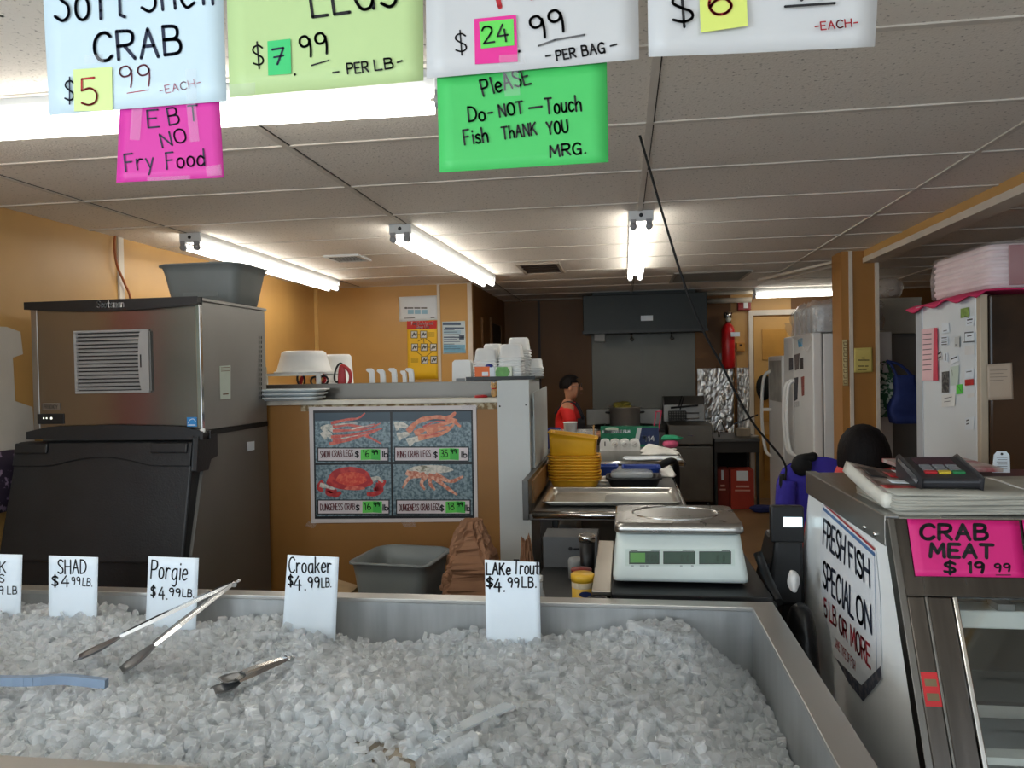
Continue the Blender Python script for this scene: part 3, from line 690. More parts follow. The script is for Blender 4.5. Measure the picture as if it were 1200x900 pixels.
obj('price_tag', quad(((562, 27), (602, 23), (603, 54), (564, 58)), f, n, .0032), mat('bright_green_note', (96, 204, 84), .5, 0, .03, 5), o, solid=.0004)
write(o, [('2', (567, 52), (580, 50), 19, .003), ('4', (584, 51), (597, 49), 20, .003)], f, n, INK, 'price', .0038)
obj('tape', quad(((585, 66), (615, 64), (616, 76), (586, 78)), f, n, .004), TAPE, o)
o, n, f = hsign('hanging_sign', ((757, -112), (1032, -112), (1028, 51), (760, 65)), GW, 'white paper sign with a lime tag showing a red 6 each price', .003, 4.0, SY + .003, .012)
write(o, [('$', (788, 30), (813, 28), 36, .0045), ('99', (925, 1), (966, -2), 34, .006)], f, n, INK)
mbu = MB(); stroke(mbu, [f(920, 8) + n * .001, f(978, 4) + n * .001], .004, n); obj('underline', mbu, INK, o)
obj('price_tag', quad(((819, -14), (874, -20), (876, 31), (821, 39)), f, n, .0022), mat('yellow_lime_note', (206, 218, 110), .5, 0, .03, 5), o, solid=.0004)
write(o, [('6', (831, 20), (858, 16), 36, .0045)], f, n, INKR, 'price', .0028)
write(o, [('-EACH-', (955, 36), (1005, 31), 9, .0022)], f, n, INKR, 'red_lettering')
o, n, f = hsign('hanging_sign', ((512, 90), (711, 70), (713, 190), (515, 202)), NEON, 'bright green paper sign reading PLEASE Do NOT Touch Fish', .0015, 5.0, SY + .005)
write(o, [('PleASE', (567, 113), (622, 98), 19, .0032), ('Do-', (550, 143), (578, 140), 17, .0032), ('NOT', (586, 137), (614, 133), 14, .0032), ('Touch', (640, 134), (681, 130), 18, .0032), ('Fish', (545, 170), (572, 166), 17, .0032), ('ThANK', (589, 163), (629, 158), 14, .003), ('YOU', (642, 158), (666, 155), 14, .0032), ('MRG.', (645, 184), (686, 180), 13, .0034)], f, n, INK)
mbu = MB(); stroke(mbu, [f(620, 127) + n * .0012, f(635, 125) + n * .0012], .0034, n); obj('dash', mbu, INK, o)
obj('tape', quad(((588, 78), (607, 76), (610, 112), (592, 114)), f, n, .003), TAPE, o)
sp = thing('spotlight', 'small silver can spotlight above the hanging signs', 'spotlight', (-1.32, 1.62, 2.22))
c_ = Py(6, 2, 1.62)
obj('can', MB().lathe([(.0, 0), (.016, 0), (.018, .004), (.018, .07), (.012, .08)], (c_.x - .01, 1.62, c_.z - .01), 16), mat('silver_can', (150, 155, 165), .3, .8), sp)
obj('stem', MB().tube([(c_.x - .01, 1.62, c_.z + .06), (c_.x - .01, 1.62, CEIL)], .006, 8), WHITEP, sp)
# ================================================================== GLASS DISPLAY CASE (right)
CX = .585; CXR = 2.05
def fy(z): return 1.83 - (1.2 - z) * .456          # the sloping front plane
t = thing('deli_display_case', 'stainless deli display case with a white end panel at right', 'display case', (1.3, 2.2, 0))
ENDW = mat('white_end_panel', (238, 241, 241), .3, 0, .03, 3)
obj('end_panel', MB().prism([(fy(.36) + .03, .36), (fy(1.17) + .03, 1.17), (2.57, 1.17), (2.76, .75), (2.79, .36)], 0, CX + .002, CX + .03), ENDW, t)
obj('end_panel', MB().prism([(fy(.36) + .03, .36), (fy(1.17) + .03, 1.17), (2.57, 1.17), (2.76, .75), (2.79, .36)], 0, CXR - .03, CXR), ENDW, t, label='far white end panel')
DST = mat('dark_reflecting_steel', (82, 78, 74), .25, 1.0, .12, 5, .03, 80, (14, 1, 1))
nF = Vector((0, -1, .456)).normalized()
def fr(x, z, o=0.0): return Vector((x, fy(z), z)) + nF * o
def slab(m, x0, x1, z0, z1, o0, o1): return m.hexa([fr(x0, z0, o1), fr(x1, z0, o1), fr(x1, z0, o0), fr(x0, z0, o0), fr(x0, z1, o1), fr(x1, z1, o1), fr(x1, z1, o0), fr(x0, z1, o0)])
obj('header', slab(MB(), CX, CXR, 1.045, 1.20, -.02, .004), DST, t, .003)
xa, xb = CX, .690
obj('front_post', slab(MB(), CX + .014, .636, .36, 1.045, -.02, .004), DST, t, .003)
obj('front_post', slab(MB(), .640, xb, .36, 1.045, -.02, .002), DST, t, .003)
obj('edge_strip', slab(slab(MB(), CX - .002, CX + .014, .36, 1.2, -.03, .006), .634, .641, .36, 1.045, -.01, .008), STEELD, t, .002)
obj('glass_trim', slab(MB(), xb, xb + .010, .36, 1.045, -.02, .008), STEELP, t, .002)
obj('front_glass', slab(MB(), xb + .01, CXR - .03, .36, 1.045, -.012, -.006), GLASS, t)
obj('top_deck', MB().box(CX, CXR, 1.84, 2.60, 1.17, 1.202), STEELH, t, .004)
obj('top_edge', MB().box(CX - .004, CX + .03, 1.84, 2.60, 1.135, 1.206), STEEL, t, .003)
obj('rear_wall', MB().hexa([(CX + .03, 2.74, .36), (CXR - .03, 2.74, .36), (CXR - .03, 2.76, .36), (CX + .03, 2.76, .36), (CX + .03, 2.53, 1.17), (CXR - .03, 2.53, 1.17), (CXR - .03, 2.55, 1.17), (CX + .03, 2.55, 1.17)]), mat('case_liner', (92, 78, 58), .4, 0, .05, 3), t)
obj('deck', MB().box(CX + .03, CXR - .03, 1.55, 2.74, .50, .53), WHITEM, t)
obj('shelf', MB().box(CX + .12, CXR - .05, 1.78, 2.45, .795, .803), GLASS, t)
obj('shelf_rail', MB().box(CX + .12, CXR - .05, 1.765, 1.785, .785, .812), STEEL, t)
obj('shelf_rail', MB().box(CX + .12, CXR - .05, 1.66, 1.70, .735, .75), WHITEP, t)
pz = Py(1150, 732, 1.84)
obj('light_rail', MB().box(xb + .012, CXR - .05, 1.80, 1.87, .965, 1.005), WHITEP, t, .004)
obj('light_rail_clip', MB().box(.80, .835, 1.80, 1.85, 1.005, 1.02).box(.9, .93, 1.8, 1.85, 1.005, 1.016), mat('grey_clip', (120, 120, 120), .5), t)
obj('base_cabinet', MB().box(CX, CXR, 1.46, 2.79, .08, .36), STEELD, t, .004)
obj('toe_kick', MB().box(CX + .04, CXR - .04, 1.52, 2.74, 0, .08), BLACKP, t)
rs = obj('red_label', slab(MB(), .602, .635, .845, .905, .0045, .0055), mat('red_sticker', (190, 32, 38), .5), t)
obj('label_slot', slab(slab(MB(), .607, .630, .880, .893, .0055, .0062), .607, .630, .855, .868, .0055, .0062), mat('olive_label', (112, 96, 66), .5), rs)
for q in (0,):
    pass
# hinge bolts along the steel edge
obj('bolt', MB().ball((CX - .004, 1.9, 1.15), .007, 8, 6).ball((CX - .004, 1.98, 1.15), .006, 8, 6), STEELP, t)

# FRESH FISH sign taped on the end panel: a sheet with a pointed, peeling foot
f = onX(CX - .001); n = Vector((-1, 0, 0))
pts = [(963, 588), (1026, 645), (1031, 700), (1033, 782), (1034, 795), (1012, 822), (995, 800), (978, 770), (971, 740), (962, 690), (961, 640)]
sg = obj('fish_special_sign', MB().poly([f(*p) for p in pts]), mat('white_vinyl_sign', (226, 230, 234), .35, 0, .03, 6), solid=.0006)
tag(sg, 'white sign reading FRESH FISH SPECIAL ON 5 LB OR MORE', 'sign')
def fw(parent, nm, lines, m, pen):
    mb = MB()
    for s_, a, b, tp in lines: letters(mb, s_, f(*a) + n * .0006, f(*b) + n * .0006, f(*tp) + n * .0006, pen, n, gap=1.6)
    obj(nm, mb, m, parent)
fw(sg, 'lettering', [('FRESH', (965, 637), (990, 660), (966, 609)), ('FISH', (996, 664), (1020, 687), (995, 636)), ('SPECIAL', (965, 686), (1001, 725), (965, 657)), ('ON', (1005, 727), (1022, 742), (1004, 697))], mat('dark_navy_print', (28, 36, 56), .5), .011)
fw(sg, 'red_lettering', [('5', (967, 721), (970, 724), (966, 701)), ('LB', (973, 727), (981, 735), (972, 706)), ('OR', (984.5, 740), (993.5, 751), (983.5, 720)), ('MORE', (998, 756), (1021, 783), (997, 732))], mat('red_print', (176, 44, 58), .5), .008)
fw(sg, 'red_small_lettering', [('SAME TYPE OF FISH', (979, 757), (1003, 786), (979, 747))], mat('red_print', (176, 44, 58), .5), .0025)
def lineX(pa, pb, w, m, nm, par, o=.0006):
    mb = MB(); stroke(mb, [f(*pa) + n * o, f(*pb) + n * o], w, n); obj(nm, mb, m, par)
lineX((966, 591), (1025, 644), .006, INKR, 'red_stripe', sg); lineX((965, 596), (1025, 650), .010, mat('blue_print', (70, 110, 160), .5), 'blue_stripe', sg)
lineX((1025, 652), (1028, 790), .003, mat('blue_print', (70, 110, 160), .5), 'blue_stripe', sg)
obj('corner_photo', MB().poly([f(*p) + n * .0012 for p in ((979, 770), (1010, 803), (1033, 780), (1034, 795), (1012, 822), (995, 800))]), mat('dark_fish_photo', (60, 66, 84), .35, 0, .3, 60, rgb2=(120, 118, 120)), sg)

# magenta CRAB MEAT price sheets hanging on the case header
zc, oo = 1.13, .012
def onF(o=0.0): return onP(fr(.7, 1.1, o), nF)
g = onF(.008)
o, n2 = sheet('crab_meat_sign', g(1063, 608), g(1194, 610), g(1204, 677), g(1073, 675), HOTP2 if 'HOTP2' in globals() else mat('pink_sign_paper', (200, 26, 114), .5, 0, .03, 5), wav=.0008)
tag(o, 'hot pink sheet reading CRAB MEAT on the steel case header', 'sign')
write(o, [('CRAB', (1079, 632), (1157, 632), 17, .0078), ('MEAT', (1090, 652), (1163, 654), 15, .0078), ('$', (1106, 672), (1119, 672), 13, .006), ('19', (1133, 671), (1152, 671), 12, .006), ('99', (1165, 670), (1183, 670), 9, .004)], g, n2, INK)
mbu = MB(); stroke(mbu, [g(1167, 674) + n2 * .001, g(1184, 674) + n2 * .001], .002, n2); obj('underline', mbu, INK, o)
o, n2 = sheet('crab_meat_sign', g(1198, 609), g(1330, 611), g(1340, 678), g(1208, 677), mat('pink_sign_paper', (200, 26, 114)), wav=.0008)
tag(o, 'hot pink sheet mostly outside the right edge of the photo', 'sign')

# newspapers on top of the case
NEWS = mat('newsprint', (160, 158, 148), .8, 0, .1, 8, .15, 30, (1, 1, 12))
t = thing('newspaper_stack', 'thick grey stack of newspapers on top of the display case', 'newspapers', (1.3, 1.95, 1.206))
z = 1.206
for k in range(7):
    w_ = random.uniform(-.004, .004); zz = z + k * .0068
    ph = random.random() * 6
    def lay(u, v, zz=zz, w_=w_, ph=ph):
        x = .612 + w_ + 1.2 * u; y = 1.86 + w_ + .30 * v
        return Vector((x, y, zz + .0022 * math.sin(u * 14 + ph) * (1 - v * .5) + .0008))
    obj('sheet_bundle', MB().grid(lay, 24, 4), NEWS, t, solid=.0062)
# the curled pile of circulars at the left, with printed faces
t = thing('circular_pile', 'curled pile of printed store circulars on the newspaper stack', 'circulars', (.74, 2.14, 1.206))
def cur(u, v, zz): 
    return Vector((.60 + .148 * u, 1.895 + .33 * v, zz + .030 * (1 - u) ** 1.6 * v ** 1.5 - .012 * (1 - v) - .010))
obj('cover_sheets', MB().grid(lambda u, v: cur(u, v, 1.250), 12, 10), mat('white_newsprint', (212, 210, 200), .7, 0, .06, 9), t, solid=.03)
obj('front_page', MB().grid(lambda u, v: cur(.06 + .9 * u, .05 + .9 * v, 1.268), 12, 10), mat('dark_print', (88, 66, 60), .5, 0, .2, 16, rgb2=(150, 140, 134)), t, solid=.002)
for (u0, v0, du, dv, cc) in ((.1, .1, .5, .14, 'INKR'), (.35, .32, .3, .12, 'P'), (.62, .08, .2, .4, 'K'), (.5, .55, .35, .2, 'INKR'), (.15, .5, .25, .3, 'K'), (.75, .6, .12, .3, 'P')):
    mm = {'INKR': mat('print_red', (170, 30, 36), .4), 'P': PAPER, 'K': mat('print_black', (34, 32, 34), .4)}[cc]
    obj('printed_block', MB().grid(lambda u, v: cur(u0 + du * u, v0 + dv * v, 1.2715), 5, 5), mm, t, solid=.0012)
# red trimmed magazine, clear cup
tag(obj('magazine', MB().box(.765, 1.0, 2.21, 2.44, 1.2545, 1.266), [mat('magazine_cover', (150, 40, 46), .35, 0, .2, 10, rgb2=(180, 170, 165))], bevel=.002), 'red and grey magazine lying behind the card terminal', 'magazine')
tag(obj('plastic_cup', MB().lathe([(.013, 0), (.016, .004), (.018, .03), (.016, .031), (.014, .006), (.001, .004)], (Py(1063, 545, 2.42).x, 2.42, 1.204), 16), CLEARP), 'tiny clear plastic cup beside the seated person on the case', 'cup')

# card payment terminal
c0 = Py(1108, 577, 1.93)
t = thing('card_terminal', 'black card payment terminal with red yellow and green keys', 'card terminal', (c0.x, 2.0, 1.25))
xl, xr = Py(1072, 577, 1.93).x + .012, Py(1151, 577, 1.93).x
zt = 1.2525
body = [(1.93, zt), (1.925, zt + .022), (1.95, zt + .030), (2.065, zt + .060), (2.085, zt + .052), (2.085, zt)]
obj('body', MB().prism(body, 0, xl, xr), mat('terminal_black', (44, 44, 48), .35, 0, .1, 12), t, .008, 3)
nrm = Vector((0, -.030, .115)).normalized()
def tp(u, v, o): 
    return Vector((xl + (xr - xl) * u, 1.951 + .114 * v, zt + .0304 + .0295 * v)) + nrm * o
def pad(u0, u1, v0, v1, o, m, nm, par):
    return obj(nm, MB().hexa([tp(u0, v0, -.002), tp(u1, v0, -.002), tp(u1, v1, -.002), tp(u0, v1, -.002), tp(u0, v0, o), tp(u1, v0, o), tp(u1, v1, o), tp(u0, v1, o)]), m, par, .0012)
pad(.16, .84, .55, .93, .001, mat('lcd_dark', (60, 34, 50), .15), 'screen', t)
KEYG = mat('grey_key', (120, 122, 126), .5)
for r_ in range(3):
    for c in range(3): pad(.18 + .22 * c, .36 + .22 * c, .20 + .11 * r_, .28 + .11 * r_, .004, KEYG, 'key', t)
for c, (mm, nm) in enumerate(((mat('red_key', (176, 36, 44), .4), 'red key'), (mat('yellow_key', (196, 170, 50), .4), 'yellow key'), (mat('green_key', (40, 118, 70), .4), 'green key'))):
    pad(.16 + .23 * c, .36 + .23 * c, .05, .15, .005, mm, 'key', t)['label'] = nm
obj('side_trim', MB().prism([(1.935, zt + .018), (1.95, zt + .028), (2.065, zt + .057), (2.072, zt + .049), (1.945, zt + .010)], 0, xl - .003, xl + .001), mat('silver_trim', (150, 152, 156), .25, .8), t)

# tray with a punched paper tag further right
p = Py(1175, 558, 2.25)
t = thing('serving_tray', 'white rimmed dark tray at the right end of the display case', 'tray', (p.x + .1, 2.3, 1.25))
zt2 = p.z - .012
obj('tray_body', MB().box(p.x - .065, p.x + .30, 2.25, 2.42, zt2 - .001, zt2 + .004), WHITEP, t, .002)
obj('liner', MB().box(p.x - .055, p.x + .29, 2.262, 2.41, zt2 + .004, zt2 + .010), mat('maroon_liner', (86, 44, 46), .6), t)
obj('foot', MB().box(p.x - .05, p.x + .29, 2.26, 2.41, 1.203, zt2), mat('dark_tray_foot', (66, 62, 58), .6), t)
f2 = onY(2.30); a = f2(1163, 554); b = f2(1184, 554); c = f2(1183, 529); d = f2(1165, 529)
tg = obj('paper_tag', MB().prism([(a.x, a.z), (b.x, b.z), (c.x, c.z - .01), (c.x - .008, c.z), (d.x + .008, d.z), (d.x, d.z - .01)], 1, 2.30, 2.303), PAPER)
tag(tg, 'white punched paper tag standing on the tray at right', 'tag')
obj('hole', MB().disc(f2(1174, 532) + Vector((0, -.0005, 0)), (1, 0, 0), (0, 0, 1), .0035), BLACKP, tg)
mb = MB()
for k in range(6): stroke(mb, [f2(1168 + (k % 2), 536 + 2.6 * k) + Vector((0, -.001, 0)), f2(1180, 536 + 2.6 * k) + Vector((0, -.001, 0))], .0014, Vector((0, -1, 0)))
obj('print_line', mb, mat('grey_print', (96, 96, 100), .6), tg)
tag(obj('charging_wire', MB().tube(smoothpts([Py(1143, 560, 2.2), Py(1165, 562, 2.1), Py(1200, 574, 1.95), Py(1230, 580, 1.9)], 4), .003, 6), WHITEP), 'thin white cord lying on the newspapers beside the card terminal', 'cord')

# point of sale screen and the dark register machine behind the case end
t = thing('pos_terminal', 'black register with a small lit customer display beside the case', 'cash register', (.53, 2.62, .0))
a = Py(908, 622, 2.6); b = Py(952, 600, 2.6); b.x = .572
obj('stand', MB().box(a.x + .02, b.x, 2.62, 2.80, 0, a.z - .22), BLACKP, t, .01)
obj('housing', MB().hexa([(a.x - .03, 2.58, a.z - .24), (b.x, 2.58, a.z - .24), (b.x, 2.86, a.z - .24), (a.x - .03, 2.86, a.z - .24), (a.x, 2.60, a.z - .03), (b.x, 2.60, a.z - .03), (b.x, 2.78, a.z - .03), (a.x, 2.78, a.z - .03)]), BLACKP, t, .012)
obj('display_housing', MB().box(a.x - .012, b.x + .004, 2.60, 2.635, a.z - .04, b.z + .018), BLACKP, t, .006)
obj('lit_display', MB().box(Py(918, 610, 2.6).x, .568, 2.594, 2.601, Py(918, 617, 2.6).z, Py(918, 606, 2.6).z), emit('lit_display', (214, 246, 255), 1.6), t, label='lit pale blue display')
mb = MB()
for k in range(6): mb.tube(smoothpts([(a.x - .03 + .005 * k, 2.56, a.z - .10 - .03 * k), (a.x - .045 + .006 * k, 2.50, a.z - .2 - .03 * k), (a.x - .01, 2.49, a.z - .42)], 4), .005, 6)
obj('cable', mb, BLACKM, t)
for i_, (px, py, y) in enumerate(((905, 655, 2.46), (932, 690, 2.44))):
    p = Py(px, py, y)
# dark bags heaped between the bin and the case
def bag(name, label, cat, c, r, m, amp=.18, seed=1, seg=26, rings=16, crumple=5, flat=0.0, col=None):
    rs = np.random.default_rng(seed); ph = rs.uniform(0, 6.28, (6,)); k = rs.uniform(2, crumple, (6,))
    c = Vector(c); R = []
    for i in range(rings + 1):
        v = i / rings; phi = -math.pi / 2 + math.pi * (.02 + .96 * v); ring_ = []
        for j in range(seg):
            t_ = 2 * math.pi * j / seg
            q = 1 + amp * (math.sin(k[0] * t_ + ph[0] + 3 * v) * .5 + math.sin(round(k[1]) * t_ + ph[1]) * .4 + math.sin(9 * v + ph[2] + 2 * math.sin(t_)) * .4)
            cp = abs(math.cos(phi)) ** .55
            ring_.append(c + Vector((r[0] * cp * math.cos(t_) * q, r[1] * cp * math.sin(t_) * q, r[2] * (1 + math.sin(phi)) * (1 + .0 * q))))
        R.append(ring_)
    o = obj(name, MB().loft(R), m)
    return tag(o, label, cat)
GB = mat('black_bag', (17, 17, 19), .38, 0, .2, 12, .5, 26)
p = Py(925, 690, 2.45)
bag('trash_bag', 'black plastic bag stuffed between the ice bin and the case', 'bag', (.512, 2.37, 0), (.055, .085, .42), GB, .10, 3)
tag(obj('scoop_handle', MB().tube(smoothpts([Py(888, 648, 2.5), Py(897, 672, 2.46), Py(912, 706, 2.34)], 4), .014, 10), BLACKP), 'black curved handle leaning beside the scale by the bin corner', 'handle')
p = Py(937, 690, 2.3)
bag('tissue_wad', 'crumpled white tissue tucked against the case end panel', 'tissue', (p.x, 2.38, p.z - .03), (.016, .03, .03), mat('tissue', (222, 222, 220), .8, 0, .05, 20), .2, 5)

# ================================================================== FAR RIGHT: refrigerator with notes
FX = 1.6; F0, F1 = 3.76, 4.50; FT = 1.855
t = thing('refrigerator', 'white refrigerator covered in notes with pink cloth on top', 'refrigerator', (2.0, 4.13, 0))
obj('body', MB().box(FX, 2.4, F0 + .02, F1, .05, FT), mat('fridge_white', (218, 225, 229), .38, 0, .02, 3), t, .008)
obj('door', MB().box(FX + .036, 2.4, F0 - .03, F0 + .014, .06, FT - .004), mat('brown_gloss_door', (74, 54, 38), .16, 0, .25, 1.2, rgb2=(40, 32, 26)), t, .01)
obj('door_edge', MB().box(FX, FX + .033, F0 - .02, F0 + .02, .05, FT), mat('beige_gasket', (186, 172, 150), .5), t, .004)
obj('door_edge', MB().box(FX - .006, FX + .02, F1 - .09, F1 - .003, .05, FT), mat('grey_edge', (178, 184, 190), .4), t, .004, label='pale grey rear strip')
obj('toe_grille', MB().box(FX + .02, 2.38, F0 + .03, F1 - .03, 0, .05), BLACKP, t)
fS = onX(FX - .004); nS = Vector((-1, 0, 0))
def note(px, m, label, dark=None, name='paper_note', grp='notes and cards stuck on the refrigerator side', off=.001, th=.001):
    q = [fS(*p) + nS * off for p in px]
    o_ = obj(name, MB().poly(q), m, solid=th); tag(o_, label, 'note', None)
    if dark:
        mb = MB()
        for (x0, y0, x1, y1, w_) in dark: stroke(mb, [fS(x0, y0) + nS * (off + .001), fS(x1, y1) + nS * (off + .001)], w_, nS)
        obj('print_line', mb, mat('print_dark', (52, 54, 58), .5), o_)
    return o_
PINKN = mat('pink_form_paper', (230, 194, 199), .6, 0, .04, 6); NB = PAPER
note(((1080, 386), (1095, 384), (1094, 446), (1080, 446)), PINKN, 'tall pink form hanging at the left of the refrigerator side', [(1082, 392 + 6 * k, 1092, 391 + 6 * k, .004) for k in range(8)])
note(((1095, 384), (1099, 384), (1100, 446), (1094, 446)), mat('red_pink_form', (206, 70, 92), .6), 'narrow red pink strip along the edge of the pink form', None, off=.003)
note(((1126, 362), (1135, 360), (1136, 371), (1126, 373)), mat('green_card', (128, 160, 70), .5, 0, .2, 60), 'green card at the top right of the refrigerator side', [(1131, 371, 1136, 372, .006)])
note(((1132, 371), (1142, 370), (1141, 381), (1132, 382)), NB, 'small card with dark marks just below the green card', [(1134, 375, 1140, 374, .006), (1134, 379, 1139, 378, .005)])
note(((1104, 379), (1112, 378), (1113, 389), (1104, 391)), NB, 'white square note above the pink form', [(1106, 388, 1110, 387, .004)])
note(((1103, 394), (1111, 393), (1112, 404), (1103, 405)), NB, 'white printed card right of the pink form top', [(1104, 396 + 2.6 * k, 1110, 395.6 + 2.6 * k, .005) for k in range(4)])
note(((1119, 395), (1125, 394), (1125, 407), (1119, 407)), mat('note_grey', (196, 200, 198), .6), 'small leaning white card with a dark edge mid refrigerator', [(1125, 396, 1125, 406, .005), (1120, 404, 1122, 404, .004)])
note(((1131, 389), (1142, 388), (1142, 401), (1130, 402)), NB, 'black framed white card under the small dark marked card', [(1131, 390, 1141, 389, .005), (1130, 401, 1142, 400, .005), (1131, 390, 1131, 401, .004), (1134, 394, 1139, 393, .005)])
note(((1131, 406), (1142, 404), (1142, 415), (1131, 416)), mat('note_pale', (220, 222, 222), .6), 'blank pale note below the black framed card', None)
note(((1098, 413), (1103, 411), (1104, 421), (1098, 423)), mat('note_grey', (196, 200, 198)), 'little dark printed card touching the pink form', [(1099, 415, 1103, 413, .009), (1099, 420, 1103, 418, .008)])
note(((1106, 414), (1111, 413), (1111, 424), (1106, 424)), NB, 'narrow white card with one dark streak', [(1109, 415, 1109, 422, .006)])
note(((1114, 419), (1123, 416), (1124, 423), (1115, 427)), NB, 'tilted white strip note above the pale green slip', [(1115, 421, 1122, 418, .007)])
note(((1104, 436), (1112, 435), (1112, 460), (1104, 460)), mat('photo_dark', (48, 50, 54), .3, 0, .4, 60, rgb2=(130, 128, 124)), 'dark photograph strip right of the pink form', None)
note(((1114, 430), (1124, 428), (1123, 451), (1114, 452)), mat('pale_green_slip', (196, 212, 200), .6), 'pale green slip above the bright green sticky note', [(1116, 434, 1117, 440, .004)])
note(((1121, 451), (1128, 450), (1128, 461), (1121, 462)), mat('bright_green_sticky', (96, 214, 78), .5), 'small bright green sticky note below the pale green slip on the refrigerator', [(1123, 452, 1127, 459, .003)])
note(((1131, 433), (1141, 432), (1141, 443), (1131, 444)), NB, 'white top half of the red and white card', [(1133, 436, 1139, 435, .004)])
note(((1131, 445), (1141, 444), (1141, 451), (1131, 452)), mat('red_card', (190, 44, 40), .5), 'red block on the right of the refrigerator side', None)
note(((1134, 462), (1142, 460), (1142, 465), (1134, 466)), mat('note_pale', (220, 222, 222)), 'thin pale note under the red block', None)
note(((1104, 463), (1120, 461), (1119, 476), (1104, 477)), mat('note_white2', (226, 228, 226), .6), 'white torn note below the dark photograph strip', [(1107, 467, 1116, 465, .003), (1107, 471, 1114, 470, .003)])
note(((1131, 490), (1142, 488), (1141, 503), (1131, 504)), NB, 'lowest white note on the refrigerator side', [(1133, 493, 1136, 492, .006), (1133, 497, 1136, 496, .006)])
# paper on the brown door
q = onY(F0 - .032)
pp, nn = sheet('door_paper', q(1157, 427), q(1186, 425), q(1188, 468), q(1158, 469), mat('kraft_note', (188, 170, 150), .6, 0, .04, 9), wav=.002)
tag(pp, 'tan paper notice taped on the glossy brown door at right', 'note')
mb = MB()
for k in range(4): stroke(mb, [q(1160, 434 + 4 * k) + nn * .002, q(1180 - 5 * (k % 2), 433.4 + 4 * k) + nn * .002], .0025, nn)
obj('faint_line', mb, mat('grey_pencil', (130, 120, 110), .6), pp)
# pink cloth and a bag of pink foam trays on top
tag(obj('pink_cloth', MB().grid(lambda u, v: Vector((FX - .03 + .85 * u, F0 - .05 + .86 * v, FT + .012 + .006 * math.sin(9 * u + 5 * v) + (.012 * math.sin(20 * v) - .028) * (1 if u < .01 else 0))), 20, 24), mat('pink_cloth', (196, 40, 92), .7, 0, .08, 9), solid=.008), 'bright pink cloth spread over the refrigerator top', 'cloth')
t = thing('foam_tray_bundle', 'shrink wrapped bundle of pink foam trays on the pink cloth', 'foam trays', (2.0, 4.1, FT + .03))
z0 = FT + .026; zt = Py(1160, 288, F0).z
ztop = z0 + .21
rings = []
for k in range(9):
    v = k / 8; bulge = .012 * math.sin(v * math.pi)
    rings.append(ring(.62 + bulge, .66 + bulge - .03 * v, .05, z0 + .20 * v, (1.965, 4.08), 4))
obj('trays', MB().loft(rings), mat('pink_foam', (234, 214, 217), .6, 0, .05, 8), t)
mb = MB()
for k in range(6): mb.loft([ring(.634, .668, .05, z0 + .016 + .031 * k, (1.965, 4.08), 4), ring(.638, .672, .05, z0 + .026 + .031 * k, (1.965, 4.08), 4), ring(.634, .668, .05, z0 + .034 + .031 * k, (1.965, 4.08), 4)], True)
obj('tray_rim', mb, mat('pink_foam_rim', (240, 224, 226), .55, 0, .05, 8), t)
obj('pink_end', MB().box(1.72, 2.28, 4.08 - .345, 4.08 - .337, z0 + .01, z0 + .19), mat('rose_end', (168, 98, 102), .6, 0, .05, 6), t, .02)
obj('plastic_wrap', MB().loft([ring(.66, .70, .06, z0 + .002, (1.965, 4.08), 4), ring(.67, .71, .06, z0 + .11, (1.965, 4.08), 4), ring(.65, .69, .08, z0 + .205, (1.965, 4.08), 4), ring(.5, .56, .1, z0 + .225, (1.965, 4.08), 4), ring(.2, .26, .1, z0 + .235, (1.965, 4.08), 4)]), mat('shrink_wrap', (235, 232, 234), .1, 0, .02, 6, .3, 40, alpha=.22), t)
# ================================================================== generic moulded tub (open container)
def tub(name, m, parent, c, w0, d0, w1, d1, z0, z1, r=.03, th=.004, lip=.012, rot=0.0, wave=0.0, n=5, lipdrop=.008):
    def rg(w, d, z, rad=r, wv=0.0):
        q = ring(w, d, rad, z, c, n, rot)
        if wv:
            for p in q: p.z += wv * math.cos(math.pi * 2 * max(-.5, min(.5, ((p.x - c[0]) * math.cos(rot) + (p.y - c[1]) * math.sin(rot)) / w)))
        return q
    R = [rg(w0 * .96, d0 * .96, z0, r * .8), rg(w0, d0, z0 + .006)]
    for k in range(1, 4): R.append(rg(w0 + (w1 - w0) * k / 4, d0 + (d1 - d0) * k / 4, z0 + (z1 - z0) * k / 4))
    R += [rg(w1, d1, z1 - lipdrop, r, wave), rg(w1 + 2 * lip, d1 + 2 * lip, z1 - lipdrop, r + lip, wave), rg(w1 + 2 * lip, d1 + 2 * lip, z1, r + lip, wave), rg(w1 - 2 * th, d1 - 2 * th, z1, r, wave)]
    for k in (3, 2, 1): R.append(rg(w0 + (w1 - w0) * k / 4 - 2 * th, d0 + (d1 - d0) * k / 4 - 2 * th, z0 + (z1 - z0) * k / 4))
    R.append(rg(w0 - 2 * th, d0 - 2 * th, z0 + th))
    return obj(name, MB().loft(R), m, parent)
GREYTUB = mat('grey_tote_plastic', (118, 124, 124), .45, 0, .04, 6)

